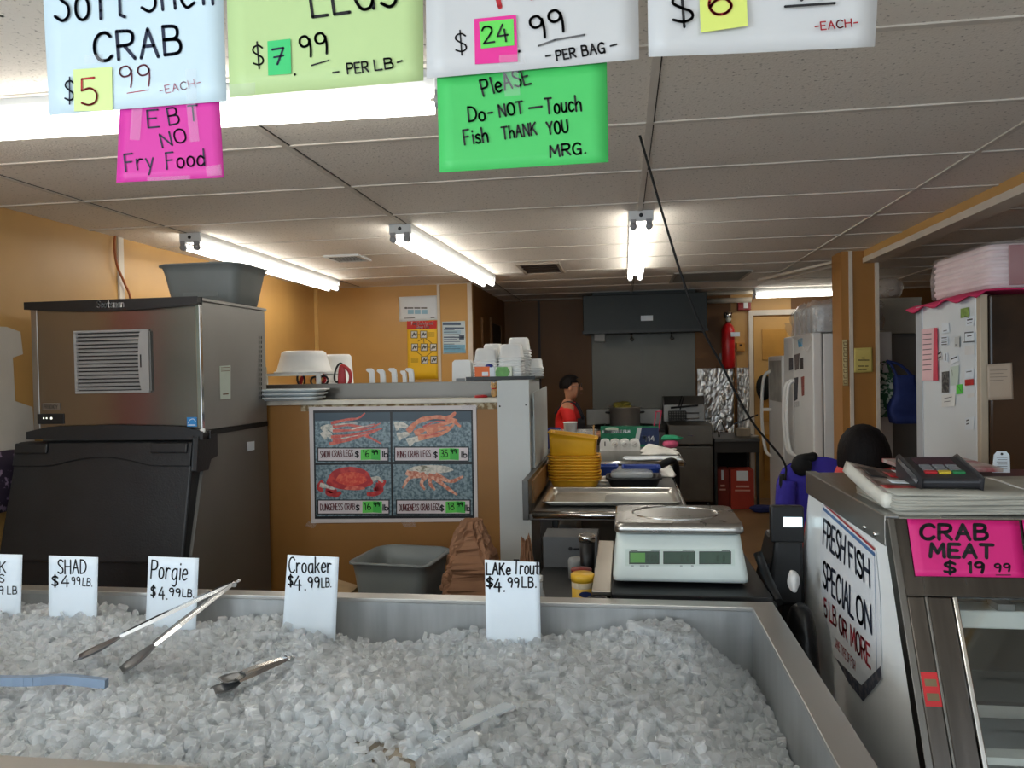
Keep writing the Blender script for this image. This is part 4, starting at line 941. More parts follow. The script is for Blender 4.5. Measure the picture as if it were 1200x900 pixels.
# ================================================================== ICE MACHINE
IX0, IX1, IY0, IY1 = -2.785, -1.92, 3.30, 3.955
t = thing('ice_machine', 'tall stainless ice machine with a black bin door and louvred grille', 'ice machine', (-2.35, 3.63, 0))
IMS = mat('ice_machine_steel', (142, 139, 134), .22, 1.0, .02, 3)
IMSS = mat('ice_machine_side', (150, 149, 146), .45, .6, .04, 5)
obj('head_unit', MB().box(IX0, IX1 - .006, IY0 + .01, IY1, 1.30, 1.90), IMSS, t, .004)
obj('front_panel', MB().box(IX0, IX1 - .012, IY0, IY0 + .01, 1.31, 1.895), IMS, t, .004)
obj('corner_strip', MB().box(IX1 - .026, IX1 - .004, IY0 - .003, IY0 + .02, 1.31, 1.90), STEELP, t, .002); obj('corner_strip', MB().box(IX0 - .002, IX0 + .03, IY0 - .002, IY0 + .012, 1.31, 1.89), STEEL, t, .002)
def capf(u, v):
    x = IX0 - .01 + (IX1 - IX0 + .012) * u
    return (x, 1.868 + .018 * abs(2 * u - 1) ** 2 + (1.915 - 1.868 - .018 * abs(2 * u - 1) ** 2) * v)
mb = MB(); nseg = 16
lo_ = [capf(i / nseg, 0) for i in range(nseg + 1)]; hi_ = [capf(i / nseg, 1) for i in range(nseg + 1)]
mb.prism([(p[0], p[1]) for p in lo_] + [(p[0], p[1]) for p in hi_[::-1]], 1, IY0 - .03, IY0 + .01)
obj('top_cap', mb, BLACKP, t, .003)
obj('top_panel', MB().box(IX0 - .004, IX1 + .001, IY0 + .01, IY1 + .01, 1.90, 1.915), IMSS, t, .002)
f = onY(IY0 - .032); n = Vector((0, -1, 0))
mb = MB(); letters(mb, 'Scotsman', f(114, 360.5), f(145, 359.5), f(114, 352.5), .0045, n); obj('name_lettering', mb, mat('silver_lettering', (226, 226, 228), .5), t)
f = onY(IY0 - .002)
# grille
A = f(88, 388); B = f(177, 460)
gx0, gx1, gz0, gz1 = A.x, B.x, B.z, A.z
GR = mat('grille_grey', (142, 142, 142), .5, 0, .05, 9)
gr_ = obj('grille', MB().box(gx0, gx1, IY0 - .016, IY0 - .001, gz0, gz0 + .012).box(gx0, gx1, IY0 - .016, IY0 - .001, gz1 - .012, gz1).box(gx0, gx0 + .014, IY0 - .016, IY0 - .001, gz0 + .012, gz1 - .012).prism([(gx1 - .035, gz0 + .012), (gx1, gz0 + .012), (gx1, gz1 - .012), (gx1 - .035, gz1 - .012), (gx1 - .045, gz1 - .06), (gx1 - .048, (gz0 + gz1) / 2), (gx1 - .045, gz0 + .06)], 1, IY0 - .018, IY0 - .001), GR, t, .003)
obj('grille_backing', MB().box(gx0 + .01, gx1 - .01, IY0 - .003, IY0 - .001, gz0 + .01, gz1 - .01), BLACKM, gr_)
mb = MB()
for k in range(15):
    z = gz0 + .014 + (gz1 - gz0 - .028) * (k + .5) / 15
    mb.bar((gx0 + .012, IY0 - .010, z), (gx1 - .036, IY0 - .010, z), .010, .009, (0, -.5, 1))
obj('louvre', mb, GR, gr_)
obj('latch', MB().box(gx1 - .040, gx1 - .034, IY0 - .0195, IY0 - .017, (gz0 + gz1) / 2 - .03, (gz0 + gz1) / 2 + .03), BLACKM, gr_)
pl_ = obj('name_plate', MB().box(f(50, 473).x, f(70, 473).x, IY0 - .003, IY0 - .001, f(50, 480).z, f(50, 472.5).z), mat('plate_grey', (136, 128, 118), .4, .6), t)
mb = MB(); letters(mb, 'PRODIGY', f(52, 479), f(68, 479), f(52, 474.5), .0022, n * 1.0); 
for i in range(len(mb.v)): mb.v[i] = mb.v[i] + n * .003
obj('lettering', mb, BLACKP, pl_)
dp = obj('status_display', MB().box(f(44, 490).x, f(75, 490).x, IY0 - .005, IY0 - .001, f(44, 497).z, f(44, 485).z), BLACKP, t, .002)
mb = MB()
for px in (52, 55.5, 61): mb.disc(f(px, 490) + n * .005, (1, 0, 0), (0, 0, 1), .0055 if px == 61 else .004)
obj('indicator_light', mb, emit('status_led', (240, 245, 225), 1.5), dp)
es = obj('blue_sticker', MB().box(f(219, 490).x, f(230.5, 490).x, IY0 - .0025, IY0 - .001, f(219, 500).z, f(219, 489).z), mat('blue_sticker', (40, 126, 190), .4), t)
mb = MB(); stroke(mb, smoothpts([f(220.5, 496) + n * .002, f(223, 492) + n * .002, f(227, 491) + n * .002, f(229.5, 494) + n * .002], 3), .003, n); stroke(mb, [f(220.5, 498) + n * .002, f(229, 498) + n * .002], .004, n); obj('sticker_print', mb, PAPER, es)
# side details
fs_ = onX(IX1 - .005); ns = Vector((1, 0, 0))
lb = obj('side_label', MB().poly([fs_(*p) + ns * .001 for p in ((257, 429), (270, 428), (270, 467), (258, 468))]), mat('pale_label', (196, 210, 200), .5), t, solid=.0008)
mb = MB()
for k in range(3): stroke(mb, [fs_(258.5, 431 + 2 * k) + ns * .0025, fs_(268.5, 430.5 + 2 * k) + ns * .0025], .003, ns)
stroke(mb, [fs_(261, 462) + ns * .0025, fs_(267, 461.5) + ns * .0025], .006, ns); obj('label_print', mb, mat('brown_print', (110, 84, 60), .5), lb)
mb = MB()
for k in range(14):
    for px in (303.5, 306): mb.add([fs_(px - .5, 394 + 5.4 * k) + ns * .0012, fs_(px + .5, 394 + 5.4 * k) + ns * .0012, fs_(px + .5, 397.4 + 5.4 * k) + ns * .0012, fs_(px - .5, 397.4 + 5.4 * k) + ns * .0012], [(0, 1, 2, 3)])
obj('vent_slot', mb, BLACKM, t)
# storage bin
bs = 1.275
obj('bin_body', MB().prism([(3.36, bs), (IY1, bs), (IY1, .1), (3.22, .1), (3.22, .70), (3.20, .74)], 0, IX0 + .0, IX1 - .01), mat('bin_side_steel', (122, 121, 117), .5, .45, .04, 4), t, .006)
BINB = mat('bin_black_plastic', (30, 32, 35), .40, 0, .12, 7, .12, 120)
obj('gasket', MB().box(IX0, IX1 - .004, IY0 + .02, IY1, bs, 1.30), BLACKM, t)
yb = lambda z: 3.30 - (1.265 - z) * .215
obj('bin_hood', MB().prism([(IX0 - .01, 1.275), (IX1 + .01, 1.268), (IX1 + .012, 1.295), (IX1 - .10, 1.318), (-2.35, 1.328), (IX0 + .1, 1.322), (IX0 - .01, 1.30)], 1, IY0 - .035, IY0 + .03), BINB, t, .006)
obj('hinge_bracket', MB().prism([(3.262, 1.275), (3.42, 1.275), (3.42, 1.175), (3.36, 1.165), (3.335, 1.12), (3.24, 1.12)], 0, IX1 - .03, IX1 - .002), BINB, t, .004)
xd0, xd1 = IX0 - .09, IX1 - .03
xd0b, xd1b = xd0 - .0, xd1 + .0
dz0, dz1 = .715, 1.255
door = obj('bin_door', MB().hexa([(xd0, yb(dz0) - .03, dz0), (xd1, yb(dz0) - .03, dz0), (xd1, yb(dz0) + .06, dz0), (xd0, yb(dz0) + .06, dz0), (xd0 + .02, yb(dz1) - .03, dz1), (xd1, yb(dz1) - .03, dz1), (xd1, yb(dz1) + .06, dz1), (xd0 + .02, yb(dz1) + .06, dz1)]), BINB, t, .012, 3)
# raised grip panel with the arched lower edge
poly = [(xd0 + .02, dz1 - .004), (xd0 + .02, 1.145), (xd0 + .18, 1.145)]
for k in range(9):
    u = k / 8; poly.append((xd0 + .24 + (xd1 - xd0 - .46) * u, 1.15 + .036 * math.sin(math.pi * u)))
poly += [(xd1 - .16, 1.145), (xd1 - .004, 1.145), (xd1 - .004, dz1 - .004)]
vs = [Vector((x, yb(z) - .040, z)) for x, z in poly] + [Vector((x, yb(z) - .028, z)) for x, z in poly]
k_ = len(poly)
mb = MB().add(vs, [tuple(range(k_))] + [(i, i + k_, (i + 1) % k_ + k_, (i + 1) % k_) for i in range(k_)])
obj('grip_panel', mb, BINB, door, .004)
mb = MB()
for (a, b) in ((xd0 + .03, xd0 + .20), (xd1 - .20, xd1 - .02)):
    mb.hexa([(a, yb(1.205) - .052, 1.205), (b, yb(1.205) - .052, 1.205), (b, yb(1.205) - .03, 1.205), (a, yb(1.205) - .03, 1.205), (a, yb(1.25) - .052, 1.25), (b, yb(1.25) - .052, 1.25), (b, yb(1.25) - .03, 1.25), (a, yb(1.25) - .03, 1.25)])
obj('hinge_block', mb, BINB, door, .006)
ap = [(xd0, .715), (IX1 - .02, .715), (IX1 - .02, .60)] + [(IX1 - .14 - .6 * k / 8, .60 - .07 * math.sin(math.pi * k / 8)) for k in range(9)] + [(xd0, .60)]
obj('bin_apron', MB().prism(ap[::-1], 1, 3.165, 3.215), BINB, t, .004)
obj('screw_cap', MB().lathe([(.001, -.012), (.010, -.012), (.011, 0)], (f(240, 505).x + .004, IY0 - .03, f(240, 504).z), 12, '-y'), WHITEP, t)
sl_ = obj('rating_label', MB().poly([fs_(*p) + ns * .001 for p in ((289, 518), (298, 517), (298, 527), (290, 529))]), PAPER, t, solid=.0008)
for x in (IX0 + .08, IX1 - .1):
    for y in (3.32, 3.88): obj('foot', MB().lathe([(.03, 0), (.022, .02), (.022, .11)], (x, y, 0), 12), DARKMETAL, t)
p = Px(6, 560, XL + .04)
tag(obj('cloth_bag', MB().loft([ring(.05, .20, .02, p.z - .16, (XL + .030, p.y)), ring(.056, .24, .025, p.z - .10, (XL + .030, p.y)), ring(.05, .22, .02, p.z + .06, (XL + .030, p.y)), ring(.03, .16, .01, p.z + .13, (XL + .030, p.y))]), mat('purple_print_cloth', (44, 34, 54), .8, 0, .2, 18, rgb2=(150, 130, 158), mixlo=.56, mixhi=.6)), 'dark purple patterned cloth hanging on the wall left of the ice machine', 'cloth bag')
t = thing('storage_tote', 'grey plastic tote sitting on top of the ice machine', 'tote', (-2.09, 3.74, 1.9155))
tub('tub', GREYTUB, t, (-2.09, 3.745), .36, .27, .43, .34, 1.9155, 2.125, .05, .004, .014, 0.0, .012)
obj('moulded_panel', MB().box(-2.19, -2.0, 3.60, 3.606, 1.95, 2.07), GREYTUB, t, .002)

# ================================================================== BEHIND THE HALF WALL
t = thing('steel_counter', 'steel counter with a tall splash standing behind the brown half wall', 'counter', (-1.3, 4.55, 0))
obj('counter_top', MB().box(-2.6, -.70, 4.13, 4.86, .86, .90), STEEL, t, .004)
obj('splash', MB().box(-2.6, -.66, 4.13, 4.155, .90, 1.497), mat('splash_steel', (104, 101, 96), .42, 1.0, .04, 4), t, .002)
obj('shelf', MB().box(-2.6, -.70, 4.155, 4.84, 1.455, 1.475), STEEL, t, .002)
for x in (-2.5, -.8):
    for y in (4.2, 4.8): obj('leg', MB().tube([(x, y, 0), (x, y, .86)], .018, 10), STEELD, t)
# white trays stacked on the ledge
TRW = mat('white_tray', (206, 214, 216), .4, 0, .03, 6)
t0 = None
for k in range(3):
    t0_ = thing('serving_tray', ['lowest of three white trays stacked on the half wall ledge', 'middle one of three white trays stacked on the half wall ledge', 'topmost of three white trays stacked on the half wall ledge'][k], 'tray', (-1.86, 3.99, 1.411 + .021 * k), 'white trays on the half wall ledge')
    z = 1.411 + .0215 * k
    tub('tray_body', TRW, t0_, (-1.85 + .012 * k, 3.995), .40, .14, .42, .17, z, z + .020, .03, .003, .010)
# rack and white dish pan upside down
t = thing('drying_rack', 'white drying rack under the upside down white basin', 'rack', (-1.95, 4.4, 1.476))
mb = MB().box(-2.25, -1.72, 4.22, 4.24, 1.545, 1.56).box(-2.25, -1.72, 4.56, 4.58, 1.545, 1.56)
for k in range(16): mb.tube([(-2.24 + .034 * k, 4.22, 1.556), (-2.24 + .034 * k, 4.58, 1.556)], .004, 6)
obj('grid', mb, WHITEP, t)
mb = MB()
for x in (-2.23, -1.74):
    for y in (4.23, 4.57): mb.box(x - .012, x + .012, y - .008, y + .008, 1.476, 1.547)
obj('leg', mb, WHITEP, t)
mb = MB().box(-2.25, -2.05, 4.215, 4.22, 1.56, 1.60)
obj('slotted_edge', mb, mat('slotted_cream', (206, 196, 172), .5), t)
def bowl(name, label, c, r0, r1, h, m, up=False, cat='basin'):
    prof = [(.001, h), (r0 * .85, h), (r0 * .97, h - .012), (r0, h - .03), (r1, .014), (r1 + .015, .010), (r1 + .016, 0), (r1 - .004, 0), (r0 - .006, h - .034), (r0 * .9, h - .008), (.001, h - .008)]
    return tag(obj(name, MB().lathe(prof, c, 40), m), label, cat)
bowl('wash_basin', 'round white basin upside down on the drying rack', (-1.90, 4.40, 1.561), .135, .16, .132, WHITEP)
bowl('mixing_bowl', 'smaller white bowl upside down behind the white basin', (-1.80, 4.70, 1.4755), .085, .095, .20, WHITEP)
# scissors with black loops and red grips, red opener
RED = mat('red_plastic', (176, 30, 34), .4, 0, .06, 9)
def loopset(label, cx, y, z, w, h, m, ang=0.0, cat='scissors', nm='kitchen_scissors', r=.006, second=None):
    t = thing(nm, label, cat, (cx, y, 1.476))
    pts = [Vector((cx + w * .5 * math.cos(a) * math.cos(ang) - h * .5 * math.sin(a) * math.sin(ang), y, z + w * .5 * math.cos(a) * math.sin(ang) + h * .5 * math.sin(a) * math.cos(ang))) for a in (2 * math.pi * k / 18 for k in range(19))]
    obj('handle_loop', MB().tube(pts, r, 8), m, t)
    obj('blade', MB().hexa([(cx - .012, y - .003, 1.476), (cx + .012, y - .003, 1.476), (cx + .012, y + .003, 1.476), (cx - .012, y + .003, 1.476), (cx - .006, y - .003, z - h * .4), (cx + .006, y - .003, z - h * .4), (cx + .006, y + .003, z - h * .4), (cx - .006, y + .003, z - h * .4)]), STEELP, t)
    if second: obj('second_loop', MB().tube([p + Vector(second) for p in pts], r, 8), m, t)
    return t
loopset('black handled scissors standing at the left of the red tool cluster', -1.865, 4.27, 1.522, .045, .075, BLACKP, .15)
loopset('low black looped scissors in front of the red rings', -1.775, 4.26, 1.512, .05, .05, BLACKP, 0, second=(.055, 0, .004))
loopset('tall black wire loop beside the red handled snips', -1.645, 4.30, 1.558, .045, .115, BLACKP, -.28)
t = thing('shears', 'red handled shears leaning behind the half wall', 'shears', (-1.60, 4.28, 1.476))
pts = [(-1.63, 1.48), (-1.625, 1.585), (-1.605, 1.595), (-1.575, 1.57), (-1.565, 1.53), (-1.58, 1.487)]
mb = MB().tube(smoothpts([(x, 4.28, z) for x, z in pts + pts[:1]], 4), .011, 8); obj('handle_loop', mb, RED, t)
obj('grip', MB().prism([(-1.632, 1.48), (-1.60, 1.48), (-1.606, 1.59), (-1.628, 1.588)], 1, 4.272, 4.292), RED, t, .004)
t = thing('bottle_opener', 'small red ring handled tool between the scissors', 'opener', (-1.76, 4.3, 1.476))
obj('ring', MB().tube([Vector((-1.755 + .026 * math.cos(a), 4.3, 1.523 + .026 * math.sin(a))) for a in (2 * math.pi * k / 16 for k in range(17))], .010, 8), RED, t)
obj('stem', MB().box(-1.763, -1.747, 4.295, 4.305, 1.476, 1.50), RED, t)
tag(obj('red_clip', MB().prism([(-1.905, 1.4765), (-1.89, 1.4765), (-1.87, 1.535), (-1.88, 1.54)], 1, 4.31, 4.32), RED, bevel=.003), 'short red clip left of the scissors', 'clip')
# five white knife handles sticking up
for k, (px, py) in enumerate(((433, 432.5), (445.5, 433.5), (459, 432), (472, 435), (479, 432))):
    p = Py(px, py, 4.3)
    lab = ['leftmost white knife handle above the steel splash', 'second white knife handle from the left above the steel splash', 'white knife handle in the middle of the row of five', 'short white knife handle fourth from the left', 'rightmost white knife handle beside the short one'][k]
    t = thing('chef_knife', lab, 'knife', (p.x, 4.3, 1.40), 'white handled knives behind the half wall')
    hp = [(.004, 1.45), (.006, p.z - .05), (.004, p.z - .02), (-.008, p.z - .012), (-.014, p.z - .006), (-.010, p.z), (.010, p.z), (.022, p.z - .010), (.026, p.z - .035), (.028, 1.45)]
    obj('handle', MB().prism([(p.x + (a if k != 3 else a * .7), z) for a, z in hp], 1, 4.29, 4.312, True), WHITEP, t, .004)
    obj('blade', MB().prism([(p.x + .004, 1.45), (p.x + .03, 1.45), (p.x + .034, 1.28), (p.x + .02, 1.23)], 1, 4.299, 4.302), STEELP, t)
t = thing('soap_dispenser', 'white dispenser with a grey window at the end of the half wall', 'dispenser', (-.925, 4.4, 1.476))
obj('body', MB().prism([(-.975, 1.476), (-.876, 1.476), (-.878, 1.60), (-.888, 1.612), (-.962, 1.612), (-.972, 1.602)], 1, 4.36, 4.45), WHITEP, t, .008, 3)
obj('window', MB().box(-.958, -.905, 4.356, 4.361, 1.478, 1.512), mat('grey_window', (120, 126, 130), .3), t, .002)
# black shelf with foam boxes
t = thing('shelf_board', 'black shelf board carrying the white foam boxes', 'shelf', (-.66, 4.37, 1.5005))
obj('board', MB().box(-.86, -.475, 4.17, 4.62, 1.5005, 1.514), BLACKP, t, .003)
obj('lip', MB().box(-.86, -.475, 4.165, 4.172, 1.4995, 1.520), BLACKP, t)
FOAM = mat('white_foam', (226, 228, 226), .6, 0, .03, 12, .05, 90)
def foam_mesh(w, d, h):
    mb = MB()
    mb.loft([ring(w, d, .012, 0), ring(w + .012, d + .012, .014, .002), ring(w + .012, d + .012, .014, .008), ring(w, d, .014, .011), ring(w * .90, d * .90, .02, h * .86), ring(w * .80, d * .80, .03, h)], True)
    return mb
def stack(x, y, z, n, label, w=.135, d=.14, h=.075, pitch=.0165, group='white foam boxes on the black shelf'):
    first = None
    for k in range(n):
        if first is None:
            first = obj('foam_box', foam_mesh(w, d, h).xf(Matrix.Translation((x, y, z))), FOAM); tag(first, label, 'foam box', group)
        else:
            c = first.copy(); C.objects.link(c); c.location = first.location + Vector((random.uniform(-.0015, .0015), random.uniform(-.0015, .0015), pitch * k)); c['label'] = label
    return first
zs = 1.5145
stack(-.757, 4.27, zs, 7, 'white foam box nested in the left front stack on the shelf', .125, .13, .075, .0148)
stack(-.617, 4.27, zs, 8, 'white foam box nested in the right front stack on the shelf', .125, .13, .08, .0148)
stack(-.755, 4.47, zs, 8, 'white foam box nested in the low rear stack behind the left one', .11, .12, .08, .0165)
stack(-.60, 4.47, zs, 10, 'white foam box nested in the tall rear stack on the shelf', .12, .12, .08, .0165)
stack(-.505, 4.50, zs, 4, 'white foam box nested in the short stack at the shelf end', .07, .10, .06, .0145)
t = thing('glove_box', 'orange carton of gloves in front of the foam boxes', 'carton', (-.79, 4.19, zs))
a, b = Py(557, 443, 4.19), Py(574, 430, 4.19)
a.z = zs
obj('carton', MB().box(a.x, b.x, 4.178, 4.202, zs + .0, b.z + .002), mat('orange_carton', (232, 110, 40), .5, 0, .05, 9), t, .002)
obj('white_label', MB().box(b.x - .042, b.x - .008, 4.1765, 4.178, zs + .01, zs + .032), PAPER, t)
obj('white_end', MB().box(b.x, b.x + .028, 4.179, 4.201, zs, b.z - .002), PAPER, t)
tag(obj('plastic_bag_end', MB().ball((b.x - .005, 4.197, b.z + .006), (.022, .010, .010), 12, 8), mat('blue_plastic', (52, 60, 140), .35)), 'small blue plastic bit on top of the orange carton', 'plastic')
t = thing('tea_box', 'green carton beside the orange carton on the black shelf', 'carton', (-.68, 4.185, zs))
obj('carton', MB().box(b.x + .030, b.x + .125, 4.178, 4.201, zs, b.z), mat('pale_carton', (206, 214, 196), .4), t, .002)
obj('green_print', MB().prism([(b.x + .036, zs + .002), (b.x + .10, zs + .002), (b.x + .115, zs + .03), (b.x + .10, b.z - .002), (b.x + .045, b.z - .002), (b.x + .033, zs + .03)], 1, 4.1765, 4.178), mat('leaf_green', (92, 158, 70), .4, 0, .15, 40), t)
# cat figurine and red lid on the ledge
c = Py(579, 466, 4.03)
t = thing('cat_figurine', 'small golden cat figurine at the end of the ledge', 'figurine', (c.x, 4.03, 1.411))
GOLD = mat('gold_ceramic', (190, 150, 96), .3, 0, .2, 60)
x, y, z = c.x, 4.03, 1.411
obj('body', MB().ball((x, y, z + .024), (.017, .014, .025), 16, 10), GOLD, t)
obj('head', MB().ball((x, y - .002, z + .060), (.018, .015, .017), 16, 10), GOLD, t)
obj('ear', MB().lathe([(.007, 0), (.001, .014)], (x - .011, y, z + .072), 8), GOLD, t); obj('ear', MB().lathe([(.007, 0), (.001, .014)], (x + .011, y, z + .072), 8), GOLD, t)
obj('paw', MB().tube([(x + .014, y - .006, z + .03), (x + .021, y - .010, z + .052), (x + .020, y - .012, z + .064)], .005, 8), GOLD, t)
obj('collar', MB().lathe([(.013, 0), (.015, .003), (.013, .006)], (x, y - .001, z + .043), 14), RED, t)
obj('eye', MB().ball((x - .006, y - .016, z + .063), .0025, 8, 6).ball((x + .006, y - .016, z + .063), .0025, 8, 6), BLACKP, t)
c = Py(563, 466, 4.0); tag(obj('red_tin', MB().lathe([(.034, 0), (.036, .004), (.034, .010), (.024, .014), (.001, .014)], (c.x, 4.02, 1.411), 20), RED), 'flat red lid on the ledge beside the figurine', 'lid')

# posters on the ochre back wall
yq = Y1 - .004; f = onY(yq); n = Vector((0, -1, 0))
def poster(name, px, m, label):
    o, nn = sheet(name, *[f(*p) for p in px], m, wav=.003, th=.001); return tag(o, label, 'poster'), nn
def blk(par, nm, px, m, off=.003): return obj(nm, quad(px, f, n, off), m, par)
def R4(x0, y0, x1, y1): return ((x0, y0), (x1, y0), (x1, y1), (x0, y1))
o, nn = poster('notice_poster', ((467, 348), (513, 346), (514, 375), (468, 377)), PAPER, 'white laminated notice with pale blue boxes on the ochre wall')
for k in range(3): blk(o, 'blue_box', R4(478 + 8 * k, 363, 485 + 8 * k, 368), mat('pale_blue_print', (150, 196, 220), .5))
mb = MB()
for k in range(3): stroke(mb, [f(478 + 8 * k, 361) + n * .003, f(484 + 8 * k, 361) + n * .003], .012, n)
stroke(mb, [f(475, 361) + n * .003, f(476.5, 361) + n * .003], .016, n); stroke(mb, [f(474, 373) + n * .003, f(486, 372.5) + n * .003], .007, n); stroke(mb, [f(505, 372) + n * .003, f(509, 372) + n * .003], .010, n)
obj('print_line', mb, mat('print_grey_dark', (70, 76, 84), .5), o)
o, nn = poster('food_safety_poster', ((477, 376), (512, 375), (513, 444), (478, 445)), mat('yellow_poster', (240, 196, 44), .5, 0, .03, 5), 'yellow food safety poster with a red heading')
blk(o, 'red_heading', ((477, 376.5), (512, 375.5), (512, 385), (477, 386)), mat('poster_red', (196, 40, 36), .5))
write(o, [('Food Safety and', (482.5, 380.6), (507.5, 380.2), 3.4, .004), ('Glove Use', (488, 384.8), (503, 384.4), 3.4, .004)], f, n, PAPER, 'heading_lettering', .0045, .05)
for (px, py) in ((485.5, 392), (496.5, 392), (486, 407), (497, 407), (508, 407), (497.5, 422), (508.5, 421.5)):
    pb = blk(o, 'pictogram', R4(px - 4, py - 4.4, px + 4, py + 4.4), mat('pictogram_frame', (40, 36, 30), .5), .003)
    blk(pb, 'picture', R4(px - 3.3, py - 3.7, px + 3.3, py + 3.7), mat('pictogram_white', (214, 216, 212), .5), .0042)
    mb = MB(); stroke(mb, [f(px - 2, py + 2) + n * .0052, f(px, py - 2) + n * .0052, f(px + 1, py + 1) + n * .0052, f(px + 2.4, py - 1) + n * .0052], .012, n); obj('pictogram_drawing', mb, mat('print_dark2', (84, 84, 80), .5), pb)
mb = MB()
for a, b in (((490, 392), (492, 392)), ((490, 407), (493, 407)), ((501, 407), (504, 407)), ((496.5, 397), (497, 402)), ((490, 400), (495, 397)), ((499, 397), (506, 402)), ((488, 412), (495, 417)), ((500, 417), (507, 412)), ((501.5, 422), (504, 422))): stroke(mb, [f(*a) + n * .003, f(*b) + n * .003], .006, n)
for k in range(3): stroke(mb, [f(502, 390 + 2 * k) + n * .003, f(509, 390 + 2 * k) + n * .003], .005, n); stroke(mb, [f(482, 420 + 2 * k) + n * .003, f(490, 420 + 2 * k) + n * .003], .005, n)
obj('diagram_line', mb, mat('brown_print2', (120, 92, 30), .5), o)
o, nn = poster('notice_poster', ((518, 377), (545, 376), (546, 414), (519, 415)), mat('pale_blue_poster', (202, 220, 228), .45, 0, .04, 5), 'blue and white laminated notice right of the food safety poster')
for (x0, y0, x1, y1, mm) in ((519, 378, 540, 381, 'N'), (521, 383.5, 544, 385.5, 'N'), (520, 394.5, 544, 396, 'N'), (520, 387, 540, 391, 'B'), (520, 404, 545, 413, 'B2'), (538, 392.5, 544, 398, 'N')):
    mm = {'N': mat('slate_print', (84, 104, 130), .5), 'B': mat('light_blue_print', (170, 202, 220), .5), 'B2': mat('sky_print', (120, 176, 206), .5, 0, .1, 30)}[mm]
    blk(o, 'print_block', R4(x0, y0, x1, y1), mm)
mb = MB()
for k in range(9): stroke(mb, [f(520.5, 386.5 + 2.8 * k) + n * .0042, f(520.5 + 12 + 10 * ((k * 7) % 3) / 3, 386.3 + 2.8 * k) + n * .0042], .006, n)
obj('print_line', mb, mat('slate_print', (84, 104, 130)), o)

# ================================================================== SEAFOOD PRICE BOARD on the half wall
yq = PY - .006; f = onY(yq); n = Vector((0, -1, 0))
c = [f(*p) for p in ((362, 477), (558, 475), (560, 611), (365, 613))]
bd = tag(obj('seafood_price_board', MB().add([p for p in c] + [p - n * .005 for p in c], [(3, 2, 1, 0), (4, 5, 6, 7), (0, 1, 5, 4), (1, 2, 6, 5), (2, 3, 7, 6), (3, 0, 4, 7)]), mat('board_white', (206, 198, 196), .45, 0, .04, 5)), 'poster of four crab pictures with prices on the brown half wall', 'poster')
blk = lambda par, nm, px, m, off=.003: obj(nm, quad(px, f, n, off), m, par)
blk(bd, 'black_frame', ((367, 481), (554, 480), (556, 607), (369, 608)), BLACKP, .0008)
def icepic(name, c0, c1, sc): return mat(name, c0, .35, 0, .1, sc, rgb2=c1, mixlo=.38, mixhi=.62)
panels = [((369, 484), (457, 483), (458, 541), (370, 542)), ((460, 483), (552, 482), (553, 541), (460, 541)), ((370, 545), (458, 544), (459, 604), (371, 605)), ((461, 544), (553, 544), (554, 604), (461, 604))]
PIC = [blk(bd, 'picture', q, icepic('picture_ice', (74, 96, 106), (134, 154, 160), 75), .0016) for q in panels]
blk(PIC[0], 'picture_background', ((369, 484), (457, 483), (457, 494), (369, 493)), mat('picture_slate', (58, 76, 88), .4), .0019)
blk(PIC[1], 'picture_background', ((460, 483), (552, 482), (552, 494), (460, 493)), mat('picture_slate', (58, 76, 88)), .0019)
def leg2(mb, pts, w, off):
    P_ = smoothpts([f(*p) + n * off for p in pts], 4); k = len(P_); vs = []
    for i, p in enumerate(P_):
        d = (P_[min(i + 1, k - 1)] - P_[max(i - 1, 0)]).normalized(); s = d.cross(n); ww = .62 * w * (1 - .55 * i / (k - 1)) * (1 + .15 * math.sin(i * 1.4))
        vs += [p - s * ww / 2, p + s * ww / 2]
    mb.add(vs, [(2 * i, 2 * i + 1, 2 * i + 3, 2 * i + 2) for i in range(k - 1)])
CRAB = mat('crab_print_red', (192, 74, 62), .35, 0, .15, 40, rgb2=(216, 112, 92)); CRAB2 = mat('crab_print_orange', (204, 112, 80), .35, 0, .15, 40, rgb2=(222, 146, 108)); CRABD = mat('crab_print_deep', (170, 38, 42), .35, 0, .15, 30, rgb2=(200, 60, 52)); CRABW = mat('crab_print_white', (214, 208, 196), .35, 0, .1, 60, rgb2=(170, 170, 160))
mb = MB(); leg2(mb, [(378, 505), (385, 500), (392, 506)], .07, .0020); leg2(mb, [(378, 512), (384, 508), (390, 514)], .07, .0022); obj('crab_print', mb, CRABW, PIC[0])
mb = MB()
for q in ([(388, 496), (405, 492), (420, 490), (428, 484)], [(390, 500), (408, 498), (425, 500), (440, 497)], [(390, 505), (412, 504), (432, 502), (446, 496)], [(388, 512), (410, 510), (430, 506), (448, 502)], [(390, 516), (412, 513), (430, 509), (445, 503)], [(428, 510), (436, 514), (447, 520)], [(386, 520), (405, 517), (425, 511)]): leg2(mb, q, .026, .0024 + .0003 * random.random())
obj('crab_print', mb, CRAB, PIC[0])
mb = MB()
for q in ([(392, 498), (410, 496), (420, 496)], [(412, 503), (424, 500), (438, 498)], [(400, 514), (420, 510)]): leg2(mb, q, .012, .0030)
obj('crab_highlight', mb, CRABW, PIC[0])
mb = MB()
for q in ([(463, 500), (470, 498), (478, 500)], [(466, 512), (472, 510), (480, 508)], [(478, 519), (486, 515), (496, 514)]): leg2(mb, q, .07, .0020)
obj('crab_print', mb, CRABW, PIC[1])
mb = MB()
for q in ([(478, 506), (490, 494), (508, 489), (524, 490), (536, 493)], [(486, 508), (500, 502), (515, 498), (530, 494), (540, 500)], [(490, 513), (508, 510), (522, 506), (532, 497)], [(500, 507), (514, 503), (526, 500)], [(522, 492), (530, 487), (534, 483)]): leg2(mb, q, .048, .0024 + .0003 * random.random())
obj('crab_print', mb, CRAB2, PIC[1])
